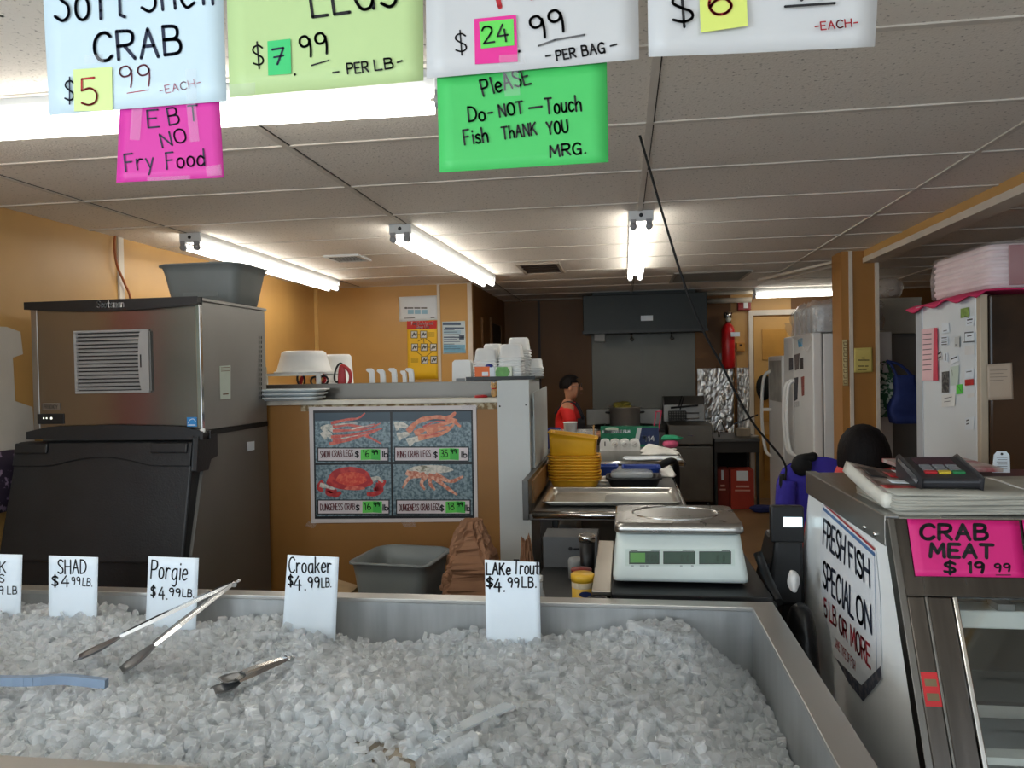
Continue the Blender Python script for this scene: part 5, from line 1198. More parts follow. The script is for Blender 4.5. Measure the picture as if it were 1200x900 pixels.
mb = MB()
for q in ([(496, 500), (510, 494), (524, 494)], [(498, 511), (514, 508)]): leg2(mb, q, .014, .0032)
obj('crab_highlight', mb, CRAB, PIC[1])
# whole crab
def blob(cx, cy, rx, ry, m, par, off, nm='crab_print', top=1.0):
    mb = MB(); mb.poly([f(cx + rx * math.cos(a) * (1 + .05 * math.sin(5 * a)), cy + ry * math.sin(a) * (top if math.sin(a) < 0 else 1)) + n * off for a in (2 * math.pi * k / 28 for k in range(28))]); return obj(nm, mb, m, par)
mb = MB()
for q in ([(380, 566), (374, 570), (378, 576)], [(388, 572), (384, 577), (392, 580)], [(448, 562), (446, 570), (438, 574)], [(390, 574), (392, 580), (400, 577)], [(440, 570), (446, 572), (442, 578), (430, 579)]): leg2(mb, q, .07, .0020)
obj('crab_print', mb, CRABD, PIC[2])
mb = MB(); leg2(mb, [(432, 564), (442, 560), (449, 565)], .045, .0023); leg2(mb, [(375, 568), (386, 571), (392, 573)], .04, .0023); obj('crab_highlight', mb, CRABW, PIC[2])
blob(410, 564, 27, 10, CRABD, PIC[2], .0026, top=1.7); blob(412, 561, 18, 8, mat('crab_print_bright', (206, 60, 46), .35, 0, .1, 60, rgb2=(220, 96, 66)), PIC[2], .0030)
blob(416, 572, 12, 2.4, CRAB, PIC[2], .0034)
blob(505, 550, 26, 5, CRABW, PIC[3], .0020); blob(495, 549, 8, 3.5, icepic('crab_shell_print', (120, 116, 96), (206, 204, 190), 60), PIC[3], .0022)
mb = MB()
for q in ([(498, 556), (480, 560), (472, 572)], [(500, 556), (494, 566), (498, 574)], [(506, 555), (504, 566), (510, 574)], [(508, 558), (522, 570), (536, 580)], [(510, 556), (528, 564), (543, 558)], [(478, 556), (486, 554), (496, 557)], [(476, 553), (484, 557), (490, 556)]): leg2(mb, q, .045, .0025 + .0003 * random.random())
obj('crab_print', mb, mat('crab_print_salmon', (190, 112, 88), .35, 0, .15, 60, rgb2=(226, 176, 150)), PIC[3])
GN = mat('green_price_note', (98, 206, 84), .5, 0, .04, 9); GN2 = mat('green_price_note_dark', (70, 186, 74), .5, 0, .04, 9); DKR = mat('maroon_print', (98, 34, 40), .5)
for (x0, y0, x1, y1, name, na, nb, d_, gx, pr, lb_) in ((373, 525, 455, 540, 'SNOW CRAB LEGS', (376, 536), (414, 534.5), 418.5, 423, '16', 448), (463, 524, 549, 540, 'KING CRAB LEGS', (466, 536), (505, 535), 510.5, 515, '35', 540.5), (373, 586, 456, 602, 'DUNGENESS CRAB', (376, 598), (416, 597), 419.5, 425, '16', 448.5), (465, 586, 551, 602, 'DUNGENESS CRAB LEGS', (468, 598.5), (515.5, 597.5), 518, 522.5, '18', 544.5)):
    s0 = blk(bd, 'price_strip', R4(x0 - .8, y0 - .8, x1 + .8, y1 + .8), BLACKP, .0034)
    blk(s0, 'strip_face', R4(x0 + .5, y0 + .5, x1 - .5, y1 - .5), mat('strip_white', (212, 202, 204), .5), .0040)
    write(s0, [(name, na, nb, 7.5, .0042)], f, n, DKR, 'lettering', .0044, .1)
    write(s0, [('$', (d_ - 2, nb[1] + 1), (d_ + 2, nb[1] + 1), 6.5, .006)], f, n, INK, 'dollar_sign', .0044, 0)
    write(s0, [('lb', (lb_, nb[1] + .8), (lb_ + 6.5, nb[1] + .8), 6.5, .006)], f, n, INK, 'unit_lettering', .0044, 0)
    tg_ = blk(bd, 'price_note', ((gx, y0 + 1.5), (gx + 12.5, y0 + 1), (gx + 12.5, y1 - 1.6), (gx, y1 - 1)), GN, .0052)
    tg2 = blk(bd, 'price_note', ((gx + 12, y0 + 1), (gx + 23, y0 + 1.5), (gx + 23, y1 - 1), (gx + 12, y1 - 1.6)), GN2, .0048)
    write(tg_, [(pr, (gx + 2.5, y1 - 4.5), (gx + 10, y1 - 5), 8, .0042)], f, n, INK, 'price', .0056, .1)
    write(tg2, [('99', (gx + 13.5, y0 + 7.5), (gx + 20, y0 + 7), 4.6, .005)], f, n, INK, 'price', .0056, .1)
mb = MB().add([p + n * .001 for p in (f(362, 610), f(372, 612), f(368, 619), f(358, 616))], [(0, 1, 2, 3)]).add([p + n * .001 for p in (f(540, 473), f(560, 473), f(560, 479), f(541, 479))], [(0, 1, 2, 3)]).add([p + n * .001 for p in (f(470, 611), f(486, 610), f(488, 617), f(474, 618))], [(0, 1, 2, 3)])
obj('tape', mb, TAPE, bd)
# ================================================================== BENCH, TOTE AND PAPER BAGS BEHIND THE BIN
t = thing('low_bench', 'low steel bench behind the ice bin holding the grey tote', 'bench', (-.9, 3.2, 0))
obj('bench_top', MB().box(-1.40, -.50, 2.98, 3.55, .46, .48), STEEL, t, .004)
for x in (-1.36, -.54):
    for y in (3.02, 3.5): obj('leg', MB().tube([(x, y, 0), (x, y, .46)], .016, 10), STEELD, t)
t = thing('waste_tote', 'empty grey plastic tote in front of the seafood price board', 'tote', (-.985, 3.28, .481))
tub('tub', GREYTUB, t, (-.985, 3.28), .29, .27, .345, .33, .481, .752, .05, .004, .015, -.12, .01)
KRAFT = mat('brown_kraft_paper', (146, 106, 78), .75, 0, .12, 7, .25, 18)
def paper_bag(label, c, w, d, h, seed, cat='paper bag', lean=0.0):
    c = Vector(c); rings = []; NB_ = 60
    for k in range(35):
        v = k / 34; taper = 1 - .62 * max(0, (v - .5) / .5) ** 1.1
        q = ring(w * taper, d * taper, .05, h * v, (lean * v, 0), NB_ // 4 - 1)
        row = []
        for i, p in enumerate(q):
            rad = Vector((p.x - lean * v, p.y, 0)); L_ = rad.length; rad = rad / max(L_, 1e-6)
            s1 = mnoise.noise((rad.x * 1.7 + seed, rad.y * 1.7, v * 3.5 + seed)); s2 = abs(mnoise.noise((rad.x * 4 + seed, rad.y * 4, v * 9))); s3 = abs(mnoise.noise((rad.x * 9, rad.y * 9 + seed, v * 20)))
            g = .22 * s1 - .42 * s2 * (.4 + v) - .22 * s3
            row.append(c + Vector((lean * v, 0, 0)) + rad * (L_ * (1 + g)) + Vector((0, 0, h * v + .05 * h * v * mnoise.noise((rad.x * 3, rad.y * 3, seed)))))
        rings.append(row)
    o = obj('paper_bag', MB().loft(rings, False), KRAFT)
    return tag(o, label, cat)
paper_bag('large crumpled brown paper bag beside the grey tote', (-.655, 3.24, .481), .27, .22, .43, 2)
paper_bag('smaller brown paper bag half hidden behind the LAKE Trout card', (-.425, 3.36, 0), .12, .18, .80, 5, lean=-.01)
t = thing('paper_bundle', 'bundle of flattened brown paper bags left of the grey tote', 'paper bundle', (-1.25, 3.2, .481))
for k in range(6): obj('folded_bag', MB().hexa([(-1.36 + .006 * k, 3.0, .481 + .028 * k), (-1.19, 3.0, .481 + .02 * k), (-1.19, 3.3, .481 + .02 * k), (-1.36, 3.3, .481 + .028 * k), (-1.36 + .006 * k, 3.0, .503 + .028 * k), (-1.19, 3.0, .498 + .02 * k), (-1.19, 3.3, .498 + .02 * k), (-1.36, 3.3, .503 + .028 * k)]), mat('tan_paper', (176, 148, 110), .75, 0, .12, 14), t)

# ================================================================== WORK TABLES
def table(name, label, x0, x1, y0, y1, z, legs, shelf=None):
    t = thing(name, label, 'table', ((x0 + x1) / 2, (y0 + y1) / 2, 0))
    obj('top', MB().box(x0, x1, y0, y1, z - .04, z), STEELH, t, .003)
    obj('rolled_edge', MB().tube([(x0, y0, z - .016), (x1, y0, z - .016)], .018, 12).tube([(x1, y0, z - .016), (x1, y1, z - .016)], .016, 12), STEELP, t)
    for x, y in legs: obj('leg', MB().box(x - .02, x + .02, y - .02, y + .02, 0, z - .04), DARKMETAL, t, .004)
    if shelf: obj('undershelf', MB().box(x0 + .03, x1 - .03, y0 + .05, y1 - .05, shelf - .02, shelf), STEELD, t)
    return t
tn = table('work_table', 'stainless work table holding the empty sheet pan and yellow baskets', -.435, .285, 3.61, 5.34, .88, ((-.34, 3.68), (.22, 3.72), (-.34, 5.2), (.22, 5.2)), .25)
obj('back_splash', MB().box(-.482, -.452, 3.60, 5.34, .84, 1.03).box(-.452, -.432, 3.60, 5.34, .84, .87), STEELD, tn, .003)
obj('splash_board', MB().box(-.452, -.442, 3.72, 5.2, .90, 1.01), mat('wood_board', (150, 108, 62), .5, 0, .15, 8, 0, 60, (1, 6, 1)), tn)
obj('leg_brace', MB().hexa([(-.385, 3.64, 0), (-.33, 3.64, 0), (-.33, 3.70, 0), (-.385, 3.70, 0), (-.405, 3.63, .85), (-.345, 3.63, .85), (-.345, 3.70, .85), (-.405, 3.70, .85)]), mat('dark_bracket', (52, 48, 44), .5, .4), tn)
t = thing('sheet_pan', 'empty aluminium sheet pan lying on the stainless work table', 'sheet pan', (-.07, 3.96, .8805))
tub('pan', mat('aluminium_pan', (206, 206, 202), .3, 1.0, .05, 5), t, (-.072, 3.955), .62, .42, .655, .455, .8805, .908, .03, .003, .008, 0)
t = tag(None or obj('pan_liner', MB().box(-.36, -.10, 3.77, 4.12, .8845, .8850), mat('dull_residue', (170, 168, 160), .6, .5, .1, 20)), 'dull sheet of paper lining the left of the sheet pan', 'liner')
# yellow baskets
YB_ = mat('yellow_basket_plastic', (238, 178, 44), .4, 0, .05, 8)
bx, by = -.285, 4.42
for k in range(9):
    t = thing('food_basket', 'yellow plastic basket nested in the stack on the work table', 'basket', (bx, by, .8805 + .0165 * k), 'yellow baskets nested on the work table')
    tub('basket', YB_, t, (bx + random.uniform(-.003, .003), by), .25, .16, .285, .20, .8805 + .0165 * k, .8805 + .0165 * k + .05, .05, .003, .008)
t = thing('food_basket', 'tall yellow container with a tilted rim on top of the yellow baskets', 'basket', (bx, by, 1.07))
zb = .8805 + .0165 * 8 + .051
mb = MB(); R = []
for (w, d, z, tl) in ((.255, .17, 0, 0), (.26, .175, .004, 0), (.268, .18, .085, .012), (.272, .184, .108, .02), (.284, .196, .108, .02), (.284, .196, .116, .02), (.262, .172, .116, .02), (.25, .165, .01, 0)):
    q = ring(w, d, .02, zb + z, (bx - .004, by), 4)
    for p in q: p.z -= tl * (p.x - bx) / .14 
    R.append(q)
obj('container', MB().loft(R), mat('amber_container', (226, 168, 34), .35, 0, .05, 6), t)
# black lidded container, blue bins, white cloths at the back of the near table
t = thing('food_container', 'black container with a clear lid beside the yellow baskets', 'container', (.05, 4.45, .8805))
tub('tray', BLACKP, t, (.05, 4.45), .26, .2, .30, .24, .8805, .935, .04, .004, .008)
obj('clear_lid', MB().loft([ring(.24, .18, .04, .935, (.04, 4.45)), ring(.24, .18, .04, .955, (.04, 4.45)), ring(.20, .14, .03, .965, (.04, 4.45))]), CLEARP, t)
BLUEP = mat('blue_plastic_bin', (30, 64, 150), .4, 0, .06, 8)
t = thing('blue_bin', 'long blue plastic bin behind the black container', 'bin', (.10, 4.8, .8805)); tub('bin', BLUEP, t, (.10, 4.8), .20, .16, .225, .185, .8805, .946, .02, .003, .006)
t = thing('blue_bin', 'small blue bin between the yellow baskets and black container', 'bin', (-.10, 4.95, .8805)); tub('bin', BLUEP, t, (-.10, 4.85), .10, .12, .11, .13, .8805, .946, .02, .003, .006)
bowl('white_dish', 'small white dish in front of the little blue bin', (-.105, 4.60, .8805), .03, .05, .03, WHITEP, cat='dish')
def cloth(name, label, x0, x1, y0, y1, z, h, m, seed, cat='cloth'):
    rs = np.random.default_rng(seed); a = rs.uniform(0, 6, 6)
    def fn(u, v):
        e = min(u, 1 - u, v, 1 - v) * 5; e = min(1, e)
        return Vector((x0 + (x1 - x0) * u + .012 * math.sin(9 * v + a[0]), y0 + (y1 - y0) * v + .012 * math.sin(8 * u + a[1]), z + .005 + h * e * (.45 + .25 * math.sin(7 * u + a[2] + 3 * v) + .3 * math.sin(11 * v + a[3] + 4 * u))))
    return tag(obj(name, MB().grid(fn, 22, 18), m, solid=.004), label, cat)
CLOTH = mat('white_cloth', (224, 224, 220), .85, 0, .05, 14)
cloth('towel', 'white towel heaped at the back corner of the work table', .19, .30, 4.75, 5.1, .8815, .05, CLOTH, 4)
tag(obj('black_hose', MB().tube(smoothpts([(.20, 5.05, .90), (.27, 4.95, .955), (.32, 5.0, .94), (.335, 5.1, .82), (.325, 5.15, .6), (.32, 5.2, .3)], 5), .022, 10), BLACKM), 'black hose drooping off the far corner of the work table', 'hose')

tf = table('prep_table', 'far stainless prep table with the cling film box on it', -.62, .405, 5.43, 6.62, .90, ((-.56, 5.5), (.36, 5.5), (-.56, 6.5), (.36, 6.5)), .3)
def mk(nm, m, t, x0, x1, y0, y1, z0, z1, b=.003): return obj(nm, MB().box(x0, x1, y0, y1, z0, z1), m, t, b)
# film carton
t = thing('film_carton', 'green and navy cling film carton numbered 914 on the prep table', 'carton', (.05, 6.35, .9005))
f = onY(6.42); a = f(704, 521); b = f(772, 521); ztop_ = f(704, 500.5).z
mk('carton', mat('carton_green', (22, 116, 86), .5, 0, .05, 6), t, a.x, b.x, 6.42, 6.53, .9005, ztop_, .002)
n = Vector((0, -1, 0))
obj('navy_panel', MB().poly([f(*p) + n * .001 for p in ((752, 501), (772, 501), (772, 521), (748, 521))]), mat('carton_navy', (30, 48, 92), .5), t)
obj('silver_band', MB().poly([f(*p) + n * .001 for p in ((747, 501), (752, 501), (748, 521), (743, 521))]), mat('carton_silver', (186, 196, 200), .5), t)
write(t, [('914', (753.5, 517), (767, 516.5), 5.4, .009)], f, n, PAPER, 'number_lettering', .002, 0)
write(t, [('FOODSERVICE FILM', (706, 507.5), (738, 507), 3, .007)], f, n, PAPER, 'lettering', .002, 0)
mb = MB().poly([f(717, 503) + n * .0015 + Vector((.055 * math.cos(q), 0, .018 * math.sin(q))) for q in (2 * math.pi * k / 20 for k in range(20))]); obj('oval_label', mb, mat('pale_oval', (190, 206, 190), .5), t)
# four kitchen timers
for k in range(4):
    lab = ['leftmost white kitchen timer with a switch before the film carton', 'second white dial timer from the left before the film carton', 'third white dial timer from the left before the film carton', 'rightmost white dial timer before the film carton'][k]
    cx = Py(709 + 11.6 * k, 522, 6.15).x; y = 6.15; w = .0385
    t = thing('kitchen_timer', lab, 'timer', (cx, y, .9005), 'white kitchen timers on the prep table')
    obj('body', MB().prism([(cx - w, .9005), (cx + w, .9005), (cx + w, .955), (cx + w * .8, .978), (cx + w * .35, .988), (cx - w * .35, .988), (cx - w * .8, .978), (cx - w, .955)], 1, y, y + .05, True), WHITEP, t, .003)
    if k: obj('dial', MB().lathe([(.024, 0), (.024, .010), (.020, .014), (.001, .014)], (cx, y, .950), 20, '-y'), mat('dial_white', (206, 208, 206), .4), t); obj('pointer', MB().bar((cx - .012, y - .0145, .942), (cx + .012, y - .0145, .958), .004, .005, (0, 0, 1)), mat('dial_grey', (120, 120, 120), .5), t)
    else: mk('switch', BLACKP, t, cx - .004, cx + .004, y - .006, y, .935, .972, .001)
# clear tub with pink food, cups, knife handle
t = thing('clear_food_tub', 'clear plastic tub with pink fillets behind the white cups', 'food tub', (-.30, 6.2, .9005))
tub('tub', mat('clear_tub', (232, 234, 232), .12, 0, .02, 6, alpha=.22), t, (-.395, 6.2), .33, .22, .35, .25, .9005, 1.06, .03, .003, .008)
tag(obj('fish_fillets', MB().ball((-.38, 6.2, .960), (.125, .085, .055), 20, 10), mat('pink_fillet', (214, 150, 132), .4, 0, .2, 22)), 'pink fillets inside the clear plastic tub', 'food')
tag(obj('blue_carton', MB().box(-.66, -.55, 6.68, 6.8, .0, 1.04), mat('dark_blue_carton', (40, 48, 110), .5), bevel=.003), 'dark blue carton just behind the clear splash panel', 'carton')
def cup(label, c, r0, r1, h, m, cat='cup', nm='foam_cup'):
    return tag(obj(nm, MB().lathe([(r0 * .6, 0), (r0, .002), (r1, h - .008), (r1 + .004, h - .006), (r1 + .004, h), (r1 - .003, h), (r0 - .003, .006), (.001, .006)], c, 22), m), label, cat)
c = Py(663, 522, 5.62)
t0_ = cup('tall stack of white cups behind the yellow baskets', (-.395, 5.72, .9005), .042, .050, .26, WHITEP)
cup('short white cup just left of the tall white cups', (-.40, 5.52, .9005), .048, .052, .155, WHITEP)
tag(obj('steel_skewer', MB().tube([(-.235, 5.95, .9005), (-.23, 5.95, 1.12)], .006, 8), mat('brass_rod', (150, 120, 80), .4, .6)), 'thin upright rod standing before the clear food tub', 'rod')
cloth('towel', 'white crumpled towel right of the white timers', .13, .40, 5.80, 6.2, .9005, .05, CLOTH, 9)
cloth('paper_sheet', 'flat white paper under the crumpled towel', .0, .39, 5.48, 5.70, .9005, .006, PAPER, 11, 'paper')
t = thing('scrub_sponge', 'pink and green scrubbing cloths at the back of the prep table', 'sponge', (.37, 6.3, .9005))
obj('pink_pad', MB().ball((.37, 6.30, .937), (.065, .05, .036), 16, 8), mat('pink_pad', (208, 92, 130), .8, 0, .1, 20), t)
obj('green_pad', MB().loft([ring(.16, .10, .03, .968, (.375, 6.32), 4), ring(.17, .11, .03, .985, (.385, 6.32), 4), ring(.08, .06, .02, 1.005, (.36, 6.32), 4)]), mat('green_pad', (44, 150, 110), .8, 0, .1, 20), t)

# ================================================================== SCALE STAND AND CART BEHIND THE BIN
t = thing('scale_stand', 'small black fronted stand with a steel top under the scale', 'stand', (.17, 2.62, 0))
obj('tray_board', MB().box(-.045, .42, 2.30, 3.0, .862, .8785), BLACKP, t, .003)
obj('steel_top', MB().box(-.105, -.046, 2.33, 3.02, .862, .878), mat('pale_steel_top', (190, 184, 174), .35, 1.0, .05, 5), t, .003)
obj('front_apron', MB().box(-.045, .43, 2.29, 2.325, .80, .862), BLACKP, t, .004)
obj('apron_trim', MB().box(-.04, .42, 2.286, 2.29, .852, .860), STEELD, t)
for x in (-.08, .41):
    for y in (2.36, 2.98): obj('leg', MB().box(x - .018, x + .018, y - .018, y + .018, 0, .862), DARKMETAL, t)
obj('undershelf', MB().box(-.10, .43, 2.33, 3.0, .40, .42), STEELD, t)
# the scale
t = thing('price_scale', 'white digital price scale with a steel pan and three green displays', 'scale', (.165, 2.6, .879))
sx0, sx1 = Py(719, 675, 2.40).x, Py(877, 678, 2.40).x
sm = mat('scale_white', (206, 216, 212), .4, 0, .03, 6)
cx = (sx0 + sx1) / 2; w = sx1 - sx0
R = []
for (z, k_, y0, y1, rad) in ((.892, 1.0, 2.395, 2.76, .02), (.906, 1.01, 2.39, 2.76, .025), (.985, .955, 2.425, 2.755, .025), (1.022, .945, 2.45, 2.75, .03), (1.026, .93, 2.455, 2.745, .03)):
    R.append(ring(w * k_, y1 - y0, rad, z, (cx, (y0 + y1) / 2), 4))
obj('housing', MB().loft(R), sm, t)
obj('base', MB().loft([ring(w * .94, .33, .02, .886, (cx, 2.58)), ring(w * .97, .34, .02, .895, (cx, 2.58))]), BLACKP, t)
for x in (-1, 1):
    for y in (2.45, 2.72): obj('foot', MB().lathe([(.012, .8785), (.014, .8875)], (cx + x * w * .4, y, 0), 12), BLACKM, t)
obj('pan_support', MB().box(cx - w * .40, cx + w * .40, 2.47, 2.72, 1.024, 1.034), BLACKP, t)
obj('weighing_pan', MB().loft([ring(w * .97, .335, .03, 1.034, (cx, 2.595)), ring(w * .98, .345, .03, 1.040, (cx, 2.595)), ring(w * .965, .33, .03, 1.062, (cx, 2.595)), ring(w * .94, .31, .03, 1.066, (cx, 2.595))]), mat('pan_steel', (176, 174, 170), .28, 1.0, .06, 5), t)
mb = MB(); E_ = [Vector((cx + w * .345 * math.cos(q), 2.60 + .115 * math.sin(q), 1.0662)) for q in (2 * math.pi * k / 48 for k in range(49))]
obj('pan_ring', mb.tube(E_, .0035, 6), STEELP, t)
# display panel on the sloping front (two rings: z .906,y 2.39 -> z .985,y 2.425)
nS_ = Vector((0, -.079, .035)).normalized(); gS = onP((cx, 2.39, .906), (0, -.079, .035))
def dq(x0, y0, x1, y1, o, nm, m, par): return obj(nm, MB().poly([gS(*p) + nS_ * o for p in ((x0, y0), (x1, y0), (x1, y1), (x0, y1))]), m, par)
d0 = dq(733, 643.5, 861, 663.5, .0012, 'display_panel', mat('panel_pale', (190, 204, 198), .35), t)
LCD = mat('lcd_grey_green', (66, 86, 76), .2); LCDG = mat('lcd_green', (96, 150, 84), .2)
for (a, b) in ((738, 772), (778, 814), (820, 856)): dq(a - .8, 646.2, b + .8, 661.3, .0016, 'bezel', BLACKP, d0); dq(a, 647, b, 660.5, .0020, 'lcd', LCD, d0)
dq(738.6, 648, 756, 659.5, .0024, 'lcd', LCDG, d0)
mb = MB()
for (s_, x0, x1, yy) in (('', 739, 747, 645.2), ('', 763, 773, 645), ('', 800, 813, 645), ('', 846, 855, 645.2)): stroke(mb, [gS(x0, yy) + nS_ * .0018, gS(x1, yy) + nS_ * .0018], .0028, nS_)
for x in (740, 750, 753, 757, 797, 810): stroke(mb, [gS(x, 663.2) + nS_ * .0018, gS(x + 2.4, 663.2) + nS_ * .0018], .002, nS_)
mb2 = MB()
for x in (759, 764, 768, 799, 806, 841, 848): letters(mb2, '0', gS(x - 1, 658) + nS_ * .0024, gS(x + 1, 658) + nS_ * .0024, gS(x - 1, 651) + nS_ * .0024, .0012, nS_)
obj('panel_lettering', mb, INK, d0); obj('lcd_digit', mb2, mat('lcd_dark_digit', (30, 44, 38), .4), d0)
# low cart with jars
t = thing('utility_cart', 'low dark cart crowded with jars between bin and work table', 'cart', (-.26, 2.85, 0))
obj('top_shelf', MB().box(-.345, -.115, 2.22, 3.42, .70, .72).box(-.115, -.045, 2.22, 2.285, .70, .72), DARKMETAL, t, .003)
for x in (-.33, -.135):
    for y in (2.36, 3.38): obj('post', MB().box(x - .01, x + .01, y - .01, y + .01, 0, .70), DARKMETAL, t)
c = Py(683, 690, 2.50)
t = thing('seasoning_can', 'yellow seasoning can with a yellow lid on the cart', 'can', (c.x, 2.5, .7205))
rz = .036
obj('can', MB().lathe([(rz, .7205), (rz, .868)], (c.x, 2.5, 0), 24), mat('yellow_can', (222, 178, 66), .4, 0, .06, 12), t)
obj('lid', MB().lathe([(rz + .002, .862), (rz + .003, .882), (rz - .002, .886), (.001, .886)], (c.x, 2.5, 0), 24), mat('yellow_lid', (226, 176, 50), .35), t)
obj('pale_band', MB().lathe([(rz + .0006, .842), (rz + .0006, .860)], (c.x, 2.5, 0), 24, cap=False), mat('pale_band', (214, 198, 168), .5), t)
mb = MB().poly([Vector((c.x + .010 + .02 * math.cos(q), 2.5 - rz - .002 + .0, .826 + .010 * math.sin(q))) for q in (2 * math.pi * k / 20 for k in range(20))]); obj('oval_emblem', mb, mat('navy_oval', (34, 48, 96), .4), t)
obj('red_print', MB().box(c.x - .014, c.x + .012, 2.5 - rz - .002, 2.5 - rz - .0005, .775, .80), mat('pink_print', (206, 120, 96), .5), t)
c = Py(700, 700, 2.255)
t = thing('black_jar', 'short black jar with an open rim beside the yellow can', 'jar', (c.x, 2.255, .7205))
obj('jar', MB().lathe([(.025, .7205), (.029, .73), (.029, .855), (.024, .864)], (c.x, 2.255, 0), 22), BLACKP, t)
obj('rim', MB().lathe([(.026, .862), (.029, .868), (.029, .878), (.025, .880), (.023, .876), (.022, .866), (.001, .86)], (c.x, 2.255, 0), 22), mat('black_gloss', (20, 20, 21), .2), t)
c = Py(708.5, 627, 2.9)
t = thing('steel_tumbler', 'tall dark tumbler with a steel rim left of the scale', 'tumbler', (-.145, 2.9, .7205))
obj('body', MB().lathe([(.022, .7205), (.030, .90)], (-.145, 2.9, 0), 20), BLACKP, t)
obj('rim', MB().lathe([(.031, .90), (.034, .915), (.033, .925), (.028, .925), (.027, .91), (.001, .905)], (-.145, 2.9, 0), 20), STEELP, t)
t = thing('red_tub', 'red lidded plastic tub behind the yellow can', 'tub', (-.145, 2.72, .7205))
obj('tub', MB().lathe([(.030, .7205), (.034, .862)], (-.152, 2.615, 0), 20), RED, t); obj('lid', MB().lathe([(.036, .862), (.036, .870), (.001, .876)], (-.152, 2.615, 0), 20), mat('dark_red_lid', (120, 34, 32), .4), t)
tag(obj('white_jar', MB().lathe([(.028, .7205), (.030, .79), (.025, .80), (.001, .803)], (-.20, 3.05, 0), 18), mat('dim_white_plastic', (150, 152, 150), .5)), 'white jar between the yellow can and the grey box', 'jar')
for k, (x, y, lab) in enumerate(((-.285, 2.5, 'clear bottle just left of the yellow can'), (-.315, 2.62, 'dark narrow bottle left of the clear bottle'))):
    t = thing('sauce_bottle', lab, 'bottle', (x, y, .7205)); mm = (CLEARP, BLACKP)[k]
    obj('bottle', MB().lathe([(.022, .7205), (.024, .80), (.012, .835), (.012, .86)], (x, y, 0), 16), mm, t); obj('cap', MB().lathe([(.013, .858), (.013, .875), (.001, .876)], (x, y, 0), 14), WHITEP if k == 0 else BLACKM, t)
a, b = Py(634, 660, 3.2), Py(700, 628, 3.2)
t = thing('grey_carton', 'grey carton with a small dark mark under the work table front', 'carton', ((a.x + b.x) / 2, 3.28, .7205))
obj('carton', MB().box(a.x + .01, b.x, 3.2, 3.38, .7205, .85), mat('grey_carton', (88, 90, 92), .6, 0, .06, 8), t, .003)
f = onY(3.199); mb = MB(); n = Vector((0, -1, 0))
stroke(mb, [f(673, 643.5) + n * .001, f(690, 643) + n * .001], .008, n); mb.disc(f(668.5, 643) + n * .001, (1, 0, 0), (0, 0, 1), .009, 6); obj('print', mb, BLACKP, t)
# things on the shelf below, seen between post and table leg
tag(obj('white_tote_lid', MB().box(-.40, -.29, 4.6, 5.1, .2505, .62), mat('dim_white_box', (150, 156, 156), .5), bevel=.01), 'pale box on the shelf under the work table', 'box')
t = thing('teal_tray', 'teal edged dark trays under the work table', 'tray', (-.2, 4.2, .252))
obj('teal_edge', MB().box(-.40, -.20, 4.05, 4.07, .50, .53), mat('teal_plastic', (40, 120, 104), .4), t); obj('tray', MB().box(-.40, -.20, 4.07, 4.5, .252, .55), mat('dark_slate', (44, 50, 56), .5), t)

# ================================================================== KITCHEN
HD = mat('hood_dark_steel', (50, 53, 52), .45, .6, .15, 3)
hx0, hx1 = -.42, .895
t = thing('range_hood', 'dark grey exhaust hood hanging under the kitchen ceiling', 'range hood', (.24, 8.9, 1.94))
obj('canopy', MB().prism([(8.4, 1.945), (8.4, 2.349), (YB - .03, 2.349), (YB - .03, 2.06), (9.0, 1.945)], 0, hx0, hx1), HD, t, .006)
obj('lip', MB().box(hx0 - .01, hx1 + .01, 8.385, 8.40, 1.935, 1.965), DARKMETAL, t)
obj('ceiling_collar', MB().box(hx0 + .1, hx1 - .1, 8.6, YB - .06, 2.349, 2.399), HD, t)
f = onY(8.398); a, b = f(751, 376), f(765, 369.5); obj('white_label', MB().box(a.x, b.x, 8.394, 8.399, a.z, b.z), PAPER, t)
for px in (706, 740, 787): 
    p = Py(px, 388, 8.7); obj('nozzle', MB().tube([(p.x, 8.7, 1.945), (p.x, 8.7, 1.89)], .012, 8).tube([(p.x - .01, 8.7, 1.89), (p.x + .02, 8.7, 1.86)], .018, 8), STEELD, t)
p = Py(703, 397, 8.6); obj('lamp_box', MB().box(p.x - .06, p.x + .06, 8.55, 8.68, 1.85, 1.945), mat('hood_lamp', (150, 152, 150), .5), t, .01)
t = thing('steel_wall_panel', 'tall stainless steel panel on the wall behind the stove', 'wall panel', (.23, YB, .9))
obj('panel', MB().box(-.37, .85, YB - .025, YB - .002, .5, 2.05), mat('wall_steel', (112, 111, 104), .5, 1.0, .12, 1.4, .04, 30), t, .003)
obj('seam', MB().box(.225, .232, YB - .028, YB - .024, .5, 2.05), STEELD, t)
# stove with its pot
t = thing('stove', 'black and steel cooking range under the hood', 'stove', (-.0, 8.9, 0))
obj('range_body', MB().box(-.44, .44, 8.42, 9.2, .1, .86), STEELD, t, .006)
obj('cooktop', MB().box(-.44, .44, 8.40, 9.2, .86, .89), BLACKP, t, .004)
obj('back_riser', MB().box(-.44, .44, 9.2, 9.31, .86, 1.07), mat('riser_steel', (150, 148, 142), .4, .9), t, .004)
for x in (-.22, .2):
    for y in (8.62, 8.98): obj('burner_grate', MB().tube([Vector((x + .13 * math.cos(q), y + .13 * math.sin(q), .897)) for q in (2 * math.pi * k / 20 for k in range(21))], .007, 6).bar((x - .15, y, .899), (x + .15, y, .899), .012, .012).bar((x, y - .15, .899), (x, y + .15, .899), .012, .012), BLACKM, t)
for k in range(4): obj('knob', MB().lathe([(.022, 0), (.02, .03), (.001, .031)], (-.3 + .2 * k, 8.42, .78), 14, '-y'), BLACKP, t)
